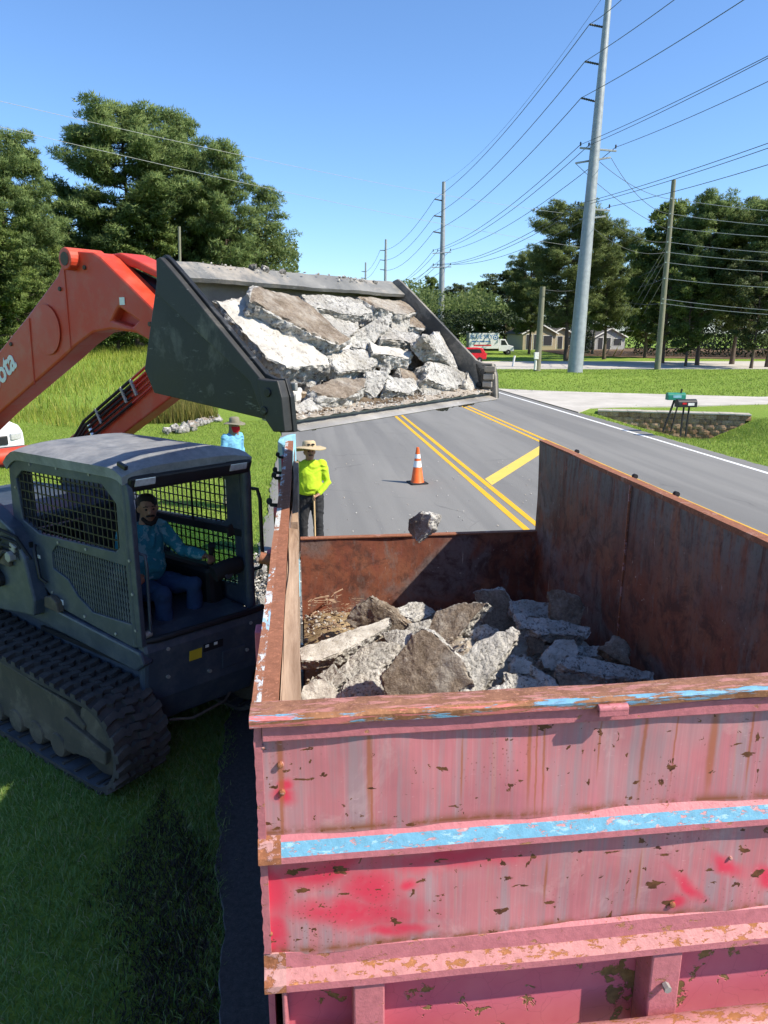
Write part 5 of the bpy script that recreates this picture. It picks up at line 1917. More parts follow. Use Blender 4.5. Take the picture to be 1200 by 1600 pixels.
# tinted lower pane in the far window
gl = G('green_tinted_pane')
gl.fin((0.30, 0.45, 0.38), 0.12, 0, None, 0.5)
tr_ = gl.n('BsdfTransparent', {'Color': (0.62, 0.80, 0.70, 1)})
mx_ = gl.n('MixShader', {0: 0.72})
gl.t.links.new(gl.b.outputs[0], mx_.inputs[1])
gl.t.links.new(tr_.outputs[0], mx_.inputs[2])
gl.t.links.new(mx_.outputs[0], gl.t.nodes['Material Output'].inputs[0])
lp(MB().prism([(-1.11, 1.75), (-0.05, 1.77), (-0.04, 1.29), (-0.62, 1.27), (-1.11, 1.49)], 1.562, 1.566, 'xz'), 'window_pane', gl.m)
# seat, consoles, levers
mb = MB().box(-1.05, -0.52, 0.74, 1.24, 1.18, 1.32)
st = lp(mb, 'seat', MT['black_rough'], 0.04, None)
lp(MB().prism([(-1.12, 1.25), (-1.0, 1.25), (-1.08, 1.95), (-1.22, 1.95)], 0.76, 1.22, 'xz'), 'seat_back', MT['black_rough'], 0.05)
lp(MB().box(-1.0, -0.15, 1.28, 1.45, 1.0, 1.50), 'console', MT['black'], 0.05)
lp(MB().box(-1.0, -0.35, 0.52, 0.68, 1.0, 1.48), 'console', MT['black'], 0.05)
lp(MB().tube([(-0.22, 1.36, 1.48), (-0.18, 1.34, 1.62), (-0.15, 1.33, 1.70)], [0.03, 0.022, 0.035], 10), 'joystick', MT['black_rough'], 0, 60)
lp(MB().tube([(-0.38, 0.60, 1.46), (-0.34, 0.60, 1.60), (-0.32, 0.60, 1.68)], [0.03, 0.022, 0.035], 10), 'joystick', MT['black_rough'], 0, 60)
mb = MB().tube([(0.0, 1.20, 1.50), (0.03, 1.30, 1.53), (0.02, 1.46, 1.52)], 0.075, 12)
lp(mb, 'armrest_pod', MT['black_rough'], 0, 60)
lp(MB().lathe([(0.045, -0.012), (0.05, 0.0), (0.03, 0.006)], 14, (0.085, 1.30, 1.50), 'x'), 'control_dial', MT['grey_body'], 0, 60)
lp(MB().obox((0.06, 1.36, 1.86), (0.03, 0.07, 0.10), Matrix.Rotation(0.3, 3, 'X')), 'mirror', MT['black_rough'], 0.01)

# ---- small fittings: bolts, hinges, decals, hoses, weld beads
for (a, b) in [(-1.58, 2.20), (-1.60, 1.85), (-1.40, 1.55), (-1.18, 1.32), (-0.72, 1.205), (-0.30, 1.155), (-0.03, 1.25), (-0.03, 1.55), (-0.03, 1.82), (-0.9, 2.44), (-0.45, 2.44), (-1.3, 2.43), (-0.6, 1.81), (-1.0, 1.80)]:
    lp(MB().lathe([(0.013, 0.412), (0.013, 0.421)], 6, (a, 0, b), 'y'), 'bolt', MT['edge_steel'])
for (a, b, w_, h_) in [(-1.06, 1.235, 0.035, 0.045), (-1.36, 1.60, 0.05, 0.03), (-1.48, 2.455, 0.03, 0.03)]:
    lp(MB().box(a, a + w_, 0.415, 0.4195, b, b + h_), 'sticker', MT['trim'])
lp(MB().box(-1.42, -1.405, 0.385, 0.42, 1.38, 1.74), 'door_hinge', MT['black'], 0.004)
lp(MB().tube([(-1.34, 0.40, 1.72), (-1.30, 0.37, 1.70), (-1.27, 0.37, 1.45), (-1.22, 0.40, 1.40)], 0.014, 8), 'door_handle', MT['black'], 0, 60)
lp(MB().prism([(-1.24, 1.19), (-1.02, 1.18), (-1.04, 1.27), (-1.12, 1.31), (-1.22, 1.29)], 0.36, 0.42, 'xz'), 'latch_bracket', MT['mudsteel'], 0.01)
for k in range(4):
    z_ = 1.9 - 0.07 * k
    lp(MB().tube([(-2.1, 0.28, 1.30 + 0.05 * k), (-1.85, 0.25 - 0.01 * k, z_ - 0.25), (-1.62, 0.26, z_ - 0.05), (-1.45, 0.30, z_ - 0.10 + 0.02 * k), (-1.36, 0.36, z_ - 0.3)], 0.015, 8), 'hydraulic_hose', MT['black_rough'], 0, 60)
lp(MB().box(-1.75, -1.55, 0.26, 0.30, 1.52, 1.66), 'valve_block', MT['mudsteel'], 0.01)
lp(MB().obox((-1.50, 0.30, 1.70), (0.09, 0.05, 0.07), Matrix.Rotation(0.4, 3, 'Y')), 'valve_block', MT['edge_steel'], 0.01)
for (p_, q_) in [((0.0, 3.40), (0.02, 3.93)), ((-0.50, 3.14), (-0.47, 3.60))]:
    lp(MB().tube([(p_[0], 0.099, p_[1]), (q_[0], 0.099, q_[1])], 0.006, 6), 'weld_bead', MT['orange'], 0, 60)
for (a, b) in [(0.25, 3.90), (-0.05, 3.78), (0.86, 3.55), (-0.75, 3.42)]:
    lp(MB().lathe([(0.014, 0.088), (0.014, 0.10)], 6, (a, 0, b), 'y'), 'bolt', MT['mudsteel'])
for (a, s_, b) in [(0.13, 0.62, 0.80), (0.13, 1.35, 0.80), (0.155, 0.62, 1.05), (0.155, 1.38, 1.05), (0.125, 0.99, 0.72)]:
    lp(MB().lathe([(0.016, a - 0.02), (0.016, a + 0.008)], 6, (0, s_, b), 'x'), 'bolt', MT['edge_steel'], sk=0.2)
lp(MB().obox((0.125, 1.22, 0.78), (0.012, 0.22, 0.16), Matrix.Rotation(0.13, 3, 'Y')), 'access_cover', MT['grey_body'], 0.006, sk=0.2)
lp(MB().obox((0.10, 0.66, 0.72), (0.012, 0.12, 0.12), Matrix.Rotation(0.13, 3, 'Y')), 'access_cover', MT['mudsteel'], 0.006, sk=0.2)

# ---- bucket
BS0, BS1 = -0.11, 2.09
bk = lp(MB().prism([(1.12, 3.185), (1.06, 3.31), (1.09, 3.45), (1.20, 3.74), (1.235, 3.85), (1.255, 3.85), (1.225, 3.735), (1.12, 3.45), (1.095, 3.32), (1.145, 3.21), (2.10, 3.075), (2.10, 3.055)], BS0 + 0.03, BS1 - 0.03, 'xz'),
        'bucket', MT['edge_steel'], 0, None, None, 'wide worn steel bucket heaped with slabs')
ENDP = [(1.255, 3.885), (1.30, 3.90), (1.345, 3.87), (1.43, 3.80), (2.00, 3.305), (2.06, 3.285), (2.13, 3.285), (2.16, 3.20), (2.175, 3.03), (2.08, 3.02), (2.03, 3.075), (1.12, 3.17), (1.05, 3.30)]
for s in (BS0, BS1 - 0.03):
    lp(MB().prism(ENDP, s, s + 0.03, 'xz'), 'end_plate', MT['black_plate'] if s < 0 else MT['dusty_plate'], 0.004, None, bk)
    ys_ = s - 0.022 if s < 0 else s + 0.03
    # doubler strip along the slanted front edge and the bolted shoe at the lip
    lp(MB().prism([(1.27, 3.875), (1.30, 3.885), (1.335, 3.86), (1.42, 3.79), (2.005, 3.28), (2.06, 3.10), (2.0, 3.10), (1.93, 3.26), (1.255, 3.70)], ys_ - (0.016 if s < 0 else 0), ys_ + (0.022 if s < 0 else 0.038), 'xz'), 'edge_strip', MT['strip_plate'], 0.006, None, bk)
    lp(MB().prism([(1.99, 3.285), (2.05, 3.278), (2.125, 3.278), (2.15, 3.2), (2.165, 3.035), (2.085, 3.03), (2.035, 3.085)], ys_ - 0.030, ys_ + 0.040, 'xz'), 'side_cutter', MT['strip_plate'], 0.006, None, bk)
    for (a, b) in ((2.06, 3.22), (2.03, 3.13)):
        lp(MB().lathe([(0.022, ys_ - 0.038), (0.022, ys_ + 0.048)], 12, (a, 0, b), 'y'), 'bolt', MT['black_plate'], 0.003, None, bk)
    # worn teeth marks: notched wear blocks inside
    yi = s + 0.03 if s < 0 else s - 0.02
    for k in range(4):
        lp(MB().box(2.06 + 0.02 * k * 0.3, 2.13 + 0.012 * k, yi, yi + 0.02, 3.06 + 0.055 * k, 3.10 + 0.055 * k), 'wear_block', MT['edge_steel'], 0.006, None, bk)
# back rim (folded plate, dented)
mb = MB()
n_ = 44
prof = [(1.21, 3.84), (1.225, 3.875), (1.30, 3.868), (1.475, 3.845), (1.47, 3.83), (1.36, 3.80), (1.25, 3.80)]
prof = [(1.225, 3.80), (1.225, 3.875), (1.245, 3.88), (1.375, 3.785), (1.36, 3.765), (1.25, 3.81)]
k = len(prof)
vs = []
for i in range(n_ + 1):
    s = BS0 + 0.03 + (BS1 - BS0 - 0.06) * i / n_
    for (a, b) in prof:
        vs.append((a + 0.006 * mnoise.noise(Vector((s * 3, a * 4, 1))), s, b + 0.008 * mnoise.noise(Vector((s * 2.5, a * 3, 9))) + 0.004 * mnoise.noise(Vector((s * 14, a * 14, 9)))))
for i in range(n_):
    for j in range(k):
        a, b = i * k + j, i * k + (j + 1) % k
        mb.f.append((a, b, b + k, a + k))
        mb.m.append(0)
mb.f += [tuple(range(k)), tuple(range(n_ * k, n_ * k + k))]
mb.m += [0, 0]
mb.v = vs
lp(mb, 'back_rim', MT['rim_plate'], 0, 35, bk)
# cutting edge
mb = MB().prism([(1.93, 3.088), (2.10, 3.064), (2.19, 3.035), (2.185, 3.028), (1.93, 3.07)], BS0 + 0.03, BS1 - 0.03, 'xz')
lp(mb, 'cutting_edge', MT['edge_steel'], 0.003, None, bk)
for s in (0.45, 0.75, 1.25, 1.55):
    lp(MB().prism([(0.98, 3.22), (1.06, 3.25), (1.20, 3.74), (1.12, 3.74), (0.96, 3.40)], s, s + 0.03, 'xz'), 'hitch_plate', MT['black_plate'], 0.005, None, bk)
# soil and dust lying on the bucket floor
mb = MB()
na, ns = 40, 90
vs, fs = [], []
for j in range(ns + 1):
    for i in range(na + 1):
        a = 1.15 + 1.0 * i / na
        s = BS0 + 0.04 + (BS1 - BS0 - 0.08) * j / ns
        z = 3.215 - (a - 1.145) * 0.141 + 0.012 + 0.35 * max(0, 1 - (a - 1.15) / 0.75)
        z += 0.030 * mnoise.noise(Vector((a * 5, s * 4, 3))) * min(1, (2.15 - a) * 6) + 0.012 * mnoise.noise(Vector((a * 21, s * 19, 5)))
        vs.append((a, s, max(z, 3.082 - (a - 2.1) * 0.33 if a > 2.1 else 3.215 - (a - 1.145) * 0.141 + 0.004)))
        fs_ = None
for j in range(ns):
    for i in range(na):
        q = j * (na + 1) + i
        fs.append((q, q + 1, q + na + 2, q + na + 1))
mb.add(vs, fs)
mb.m = [1 if mnoise.noise(Vector(mb.v[f[0]]) * 3.1) > -0.05 and mb.v[f[0]][0] < 2.06 + 0.05 * mnoise.noise(Vector(mb.v[f[0]]) * 6) else 0 for f in mb.f]
so = mb.build('soil', [MT['concrete_dust'], MT['soil']], None, 0, 60)
so.matrix_world = Matrix.Translation(LQ) @ Matrix.Rotation(-LA, 4, 'Z')
tag(so, 'brown soil and pale dust lying on the bucket floor', 'soil', kind='stuff')
# ------------------------------------------------------------------ broken concrete
def rough_mesh(name, top, nrm, thick, seed, mats, rough=1.0, levels=4, taper=0.96, jit=0.10):
    """slab with irregular broken sides: outline 'top' (local Vectors) pushed back along -nrm, chipped and pitted.
    mats = (broken edge, upper face, under face)"""
    rr_ = random.Random(seed)
    c = sum(top, Vector()) / len(top)
    bm = bmesh.new()
    size = max((p - c).length for p in top)
    # add points on long edges so that the outline is ragged
    pts = []
    n = len(top)
    for i in range(n):
        p, q = top[i], top[(i + 1) % n]
        pts.append(p)
        L_ = (q - p).length
        if L_ > 0.22:
            tin = (c - (p + q) / 2).normalized()
            pts.append(p.lerp(q, rr_.uniform(0.4, 0.6)) + tin * rr_.uniform(-0.05, 0.05) * L_)
    va = [bm.verts.new(p) for p in pts]
    vb = []
    for p in pts:
        k_ = taper * rr_.uniform(1 - jit, 1 + jit)
        vb.append(bm.verts.new(c + (p - c) * k_ - nrm * thick * rr_.uniform(0.85, 1.15)))
    ca = bm.verts.new(c + nrm * rr_.uniform(0, 0.012))
    cb = bm.verts.new(c - nrm * thick)
    m = len(pts)
    for i in range(m):
        j = (i + 1) % m
        f = bm.faces.new((ca, va[i], va[j]))
        f.material_index = 1
        f = bm.faces.new((cb, vb[j], vb[i]))
        f.material_index = 2
        f = bm.faces.new((va[j], va[i], vb[i]))
        f.material_index = 0
        f = bm.faces.new((va[j], vb[i], vb[j]))
        f.material_index = 0
    bmesh.ops.recalc_face_normals(bm, faces=bm.faces)
    bm.verts.index_update()
    V = np.array([v.co[:] for v in bm.verts])
    T = np.array([[v.index for v in f.verts] for f in bm.faces])
    Mi = np.array([f.material_index for f in bm.faces])
    bm.free()
    for _ in range(levels):
        E_ = np.sort(np.concatenate([T[:, [0, 1]], T[:, [1, 2]], T[:, [2, 0]]]), 1)
        U, inv = np.unique(E_, axis=0, return_inverse=True)
        inv = inv.reshape(-1)
        nv, nt = len(V), len(T)
        V = np.concatenate([V, (V[U[:, 0]] + V[U[:, 1]]) / 2])
        m01, m12, m20 = nv + inv[:nt], nv + inv[nt:2 * nt], nv + inv[2 * nt:]
        T = np.concatenate([np.stack([T[:, 0], m01, m20], 1), np.stack([m01, T[:, 1], m12], 1), np.stack([m20, m12, T[:, 2]], 1), np.stack([m01, m12, m20], 1)])
        Mi = np.concatenate([Mi] * 4)
    fn = np.cross(V[T[:, 1]] - V[T[:, 0]], V[T[:, 2]] - V[T[:, 0]])
    VN = np.zeros_like(V)
    for k_ in range(3):
        np.add.at(VN, T[:, k_], fn)
    VN /= np.linalg.norm(VN, axis=1)[:, None] + 1e-12
    isb = np.zeros(len(V), bool)
    isf = np.zeros(len(V), bool)
    for k_ in range(3):
        isb[T[Mi == 0, k_]] = True
        isf[T[Mi != 0, k_]] = True
    so_ = Vector((seed * 1.37, seed * 0.71, seed * 2.3))
    D = np.zeros(len(V))
    nz_ = mnoise.noise
    for i, co in enumerate(V.tolist()):
        p = Vector(co) + so_
        big = nz_(p * 5.5) * 0.026 + nz_(p * 12) * 0.018
        if isb[i]:
            d = big + nz_(p * 27) * 0.016 + nz_(p * 55) * 0.010 - 0.012 * max(0, nz_(p * 38) - 0.25)
            if isf[i]:
                d -= 0.010 + abs(nz_(p * 16)) * 0.022
        else:
            d = big * 0.5 + nz_(p * 18) * 0.006 + nz_(p * 45) * 0.004
        D[i] = d * rough
    V = V + VN * D[:, None]
    me_ = bpy.data.meshes.new(name)
    me_.vertices.add(len(V))
    me_.vertices.foreach_set('co', V.astype(np.float32).ravel())
    me_.loops.add(len(T) * 3)
    me_.loops.foreach_set('vertex_index', T.astype(np.int32).ravel())
    me_.polygons.add(len(T))
    me_.polygons.foreach_set('loop_start', np.arange(0, len(T) * 3, 3, dtype=np.int32))
    me_.polygons.foreach_set('material_index', Mi.astype(np.int32))
    me_.update(calc_edges=True)
    for x in mats:
        me_.materials.append(x)
    me_.polygons.foreach_set('use_smooth', [True] * len(me_.polygons))
    me_.set_sharp_from_angle(angle=R(38))
    return me_


KIND = {'soil': ('broken', 'soilface', 'topface'), 'top': ('broken', 'topface', 'soilface'), 'brk': ('broken', 'broken', 'topface'), 'dark': ('soilface', 'soilface', 'broken')}


def slab_px(poly, nrm, anchor_fn, thick, kind, label, seed, cat='concrete', group=None, name='concrete_slab', levels=4, rough=1.0, grow=1.12):
    """slab whose upper face has the given outline; anchor_fn maps the centroid bearing to a point in the place"""
    cu = sum(p[0] for p in poly) / len(poly)
    cv = sum(p[1] for p in poly) / len(poly)
    poly = [(cu + (p[0] - cu) * grow, cv + (p[1] - cv) * grow) for p in poly]
    p0 = anchor_fn(cu, cv)
    nrm = nrm.normalized()
    pts = [onplane(u, v, p0, nrm) for (u, v) in poly]
    c = sum(pts, Vector()) / len(pts)
    top = [p - c for p in pts]
    # keep winding consistent with the normal
    ar = sum((top[i].cross(top[(i + 1) % len(top)]) for i in range(len(top))), Vector())
    if ar.dot(nrm) < 0:
        top = top[::-1]
    me_ = rough_mesh(name, top, nrm, thick, seed, [MT[k_] for k_ in KIND[kind]], rough, levels)
    o_ = link(name, me_, None, c)
    return tag(o_, label, cat, group)


def LV(a, s, b):
    return LF * a + LL * s + Vector((0, 0, b))


PILE_P = lw(1.72, 1.0, 3.44)
PILE_N = LV(0.72, 0, 0.69).normalized()


def pile(lift):
    return lambda u, v: onplane(u, v, PILE_P + PILE_N * lift, PILE_N)


GB = 'concrete slabs heaped in the bucket'
BUCK = [
    ([(338, 470), (392, 466), (455, 510), (512, 556), (514, 572), (452, 574), (418, 560), (372, 508)], (0.62, -0.12, 0.76), 0.00, 0.15, 'top', 'long pale slab leaning beside the near end plate'),
    ([(400, 448), (465, 462), (505, 492), (545, 529), (530, 537), (480, 517), (430, 490), (393, 470)], (0.62, 0.05, 0.78), 0.07, 0.11, 'soil', 'brown-topped long slab lying highest in the bucket'),
    ([(470, 458), (570, 468), (588, 487), (560, 494), (480, 478)], (0.55, 0.05, 0.83), -0.02, 0.12, 'brk', 'white slab tucked under the middle of the bucket rim'),
    ([(495, 487), (560, 495), (562, 512), (545, 527), (510, 503)], (0.6, 0.1, 0.79), -0.03, 0.12, 'brk', 'white chunk right of the brown-topped long slab'),
    ([(545, 527), (585, 500), (612, 490), (606, 512), (575, 547), (550, 543)], (0.75, -0.3, 0.55), -0.02, 0.14, 'brk', 'white wedge standing in the middle of the heap'),
    ([(560, 462), (650, 472), (668, 486), (634, 492), (590, 480)], (0.42, 0.05, 0.9), -0.03, 0.16, 'soil', 'brown-topped slab under the far end of the rim'),
    ([(588, 512), (655, 522), (650, 536), (596, 530)], (0.45, 0.0, 0.9), 0.0, 0.09, 'brk', 'upper of two flat slabs stacked right of centre'),
    ([(577, 534), (645, 550), (640, 560), (582, 552)], (0.5, 0.0, 0.86), 0.0, 0.10, 'top', 'lower of two flat slabs stacked right of centre'),
    ([(515, 546), (570, 548), (588, 566), (576, 578), (530, 582), (519, 570)], (0.6, 0.1, 0.78), 0.0, 0.12, 'brk', 'rounded white chunk below the brown-topped long slab'),
    ([(482, 606), (520, 590), (572, 592), (570, 606), (540, 622), (500, 617)], (0.42, 0.0, 0.9), 0.02, 0.13, 'soil', 'brown-topped block at the front of the bucket, left of centre'),
    ([(572, 580), (606, 577), (600, 605), (587, 622), (569, 612)], (0.7, -0.35, 0.6), 0.0, 0.12, 'brk', 'upright wedge at the front, centre of the bucket'),
    ([(605, 588), (657, 592), (652, 608), (640, 616), (602, 606)], (0.6, 0.1, 0.78), 0.0, 0.10, 'brk', 'pale slab at the front, right of the upright wedge'),
    ([(670, 566), (700, 567), (731, 585), (727, 602), (700, 606), (667, 592)], (0.8, 0.1, 0.58), 0.02, 0.16, 'brk', 'big pitted white boulder near the far end plate'),
    ([(660, 604), (710, 612), (710, 624), (662, 622)], (0.6, 0.0, 0.78), -0.02, 0.10, 'brk', 'low slab under the pitted boulder'),
    ([(665, 527), (695, 510), (732, 552), (730, 577), (702, 566)], (0.8, 0.3, 0.5), -0.02, 0.12, 'brk', 'tall slab leaning against the far end plate'),
    ([(731, 575), (755, 613), (742, 624), (726, 600)], (0.8, 0.2, 0.5), -0.01, 0.10, 'brk', 'thin slab wedged in the far front corner'),
    ([(456, 635), (488, 618), (512, 640), (503, 650), (470, 646)], (0.7, 0.0, 0.7), 0.0, 0.10, 'brk', 'small white lump at the near front of the bucket'),
    ([(446, 602), (472, 606), (470, 626), (453, 630)], (0.8, -0.2, 0.5), -0.04, 0.14, 'top', 'grey block under the long pale slab'),
    ([(632, 492), (668, 492), (666, 512), (638, 510)], (0.6, 0, 0.8), -0.05, 0.12, 'soil', 'soil-covered piece below the far brown-topped slab'),
    ([(612, 500), (640, 497), (636, 520), (612, 515)], (0.7, -0.2, 0.66), -0.03, 0.12, 'brk', 'white lump between the far slabs'),
    ([(625, 575), (655, 580), (652, 596), (628, 592)], (0.6, 0.1, 0.75), -0.05, 0.10, 'soil', 'brown crumbly piece above the front pale slab'),
    ([(520, 515), (552, 528), (545, 548), (516, 545)], (0.7, 0.1, 0.7), -0.05, 0.12, 'top', 'grey piece under the end of the brown-topped long slab'),
    ([(480, 570), (520, 575), (522, 592), (484, 600)], (0.7, 0, 0.7), -0.07, 0.14, 'top', 'grey slab half hidden behind the front brown block'),
    ([(640, 545), (668, 548), (666, 580), (642, 575)], (0.8, -0.1, 0.5), -0.09, 0.14, 'soil', 'dark piece in the hollow left of the pitted boulder'),
    ([(430, 462), (520, 470), (560, 500), (470, 500)], (0.6, 0, 0.8), -0.12, 0.2, 'soil', 'slab buried at the back of the heap'),
    ([(690, 575), (735, 590), (742, 618), (705, 620)], (0.8, 0.1, 0.6), -0.08, 0.14, 'brk', 'rough slab behind the pitted boulder, by the far corner'),
]
for i, (poly, nv, lift, th, kd, lab) in enumerate(BUCK):
    slab_px(poly, LV(*nv), pile(lift), th, kd, lab, 100 + i, 'concrete slab', GB, grow=1.03)

# crumbs behind the rim, along the lip and on the floor of the bucket
rr = random.Random(9)
frag_meshes = []
for k in range(8):
    n_ = rr.randint(5, 7)
    tp = [Vector((math.cos(6.283 * i / n_) * rr.uniform(0.7, 1.2), math.sin(6.283 * i / n_) * rr.uniform(0.7, 1.2), rr.uniform(-0.1, 0.1))) * 0.5 for i in range(n_)]
    frag_meshes.append(rough_mesh('rubble', tp, Vector((0, 0, 1)), 0.7, 300 + k, [MT['broken'], MT[['broken', 'topface', 'soilface'][k % 3]], MT['broken']], 4.0, 2))


def frag(p, s, label, group, cat='rubble', name='rubble', rnd=rr):
    o_ = link(name, rnd.choice(frag_meshes), None, p)
    o_.scale = (s * rnd.uniform(0.8, 1.2), s * rnd.uniform(0.8, 1.2), s * rnd.uniform(0.6, 1.0))
    o_.rotation_euler = (rnd.uniform(-0.6, 0.6), rnd.uniform(-0.6, 0.6), rnd.uniform(0, 6.28))
    return tag(o_, label, cat, group)


def crumbs(name, pts, smin, smax, mats, label, seed):
    """uncountable grit: tetra-ish crumbs in one mesh"""
    r = np.random.default_rng(seed)
    n = len(pts)
    pts = np.asarray(pts)
    s = r.uniform(smin, smax, n) ** 1.0
    oct_ = np.array([[1, 0, 0], [0, 1, 0], [-1, 0, 0], [0, -1, 0], [0, 0, 0.8], [0, 0, -0.5]])
    tri = np.array([[0, 1, 4], [1, 2, 4], [2, 3, 4], [3, 0, 4], [1, 0, 5], [2, 1, 5], [3, 2, 5], [0, 3, 5]])
    V = oct_[None] * r.uniform(0.5, 1.3, (n, 6, 1)) * s[:, None, None] + r.normal(0, 0.12, (n, 6, 3)) * s[:, None, None]
    an = r.uniform(0, 6.28, n)
    ca, sa = np.cos(an), np.sin(an)
    X_ = V[:, :, 0] * ca[:, None] - V[:, :, 1] * sa[:, None]
    Y_ = V[:, :, 0] * sa[:, None] + V[:, :, 1] * ca[:, None]
    V = np.stack([X_, Y_, V[:, :, 2]], 2) + pts[:, None, :]
    T = V[:, tri, :].reshape(-1, 3)
    me_ = npmesh(name, T, 3, mats, np.repeat(r.integers(0, len(mats), n), 8))
    o_ = link(name, me_)
    return tag(o_, label, 'rubble', kind='stuff')


pts = []
for k in range(700):
    a = rr.uniform(1.85, 2.15)
    s = rr.uniform(BS0 + 0.06, BS1 - 0.06)
    pts.append(lw(a, s, 3.215 - (a - 1.145) * 0.141 + 0.014 + max(0, 1.9 - a) * 0.2))
for k in range(160):
    s = rr.choice((rr.gauss(0.5, 0.22), rr.gauss(1.45, 0.15)))
    s = min(max(s, 0.1), 1.95)
    pts.append(lw(rr.uniform(1.2, 1.32), s, 3.88 - 0.1 * rr.random() ** 3))
crumbs('grit', [p for p in pts], 0.003, 0.013, [MT['broken'], MT['soil'], MT['concrete_dust'], MT['topface']], 'grit and crumbs along the bucket lip and rim', 21)
for k, (u, v) in enumerate([(415, 412), (440, 418), (395, 409), (570, 436), (585, 437), (480, 428), (560, 434)]):
    p = onplane(u, v + 4, lw(1.26, 1, 3.9), LV(1, 0, 0.0))
    frag(p, rr.uniform(0.03, 0.06), 'concrete crumb lying on the back rim of the bucket', 'crumbs on the bucket rim')

# ---- heap inside the box
HEAPZ = {}
GC = 'concrete pieces heaped in the dumpster'


def hz(z):
    return lambda u, v: onz(u, v, z)


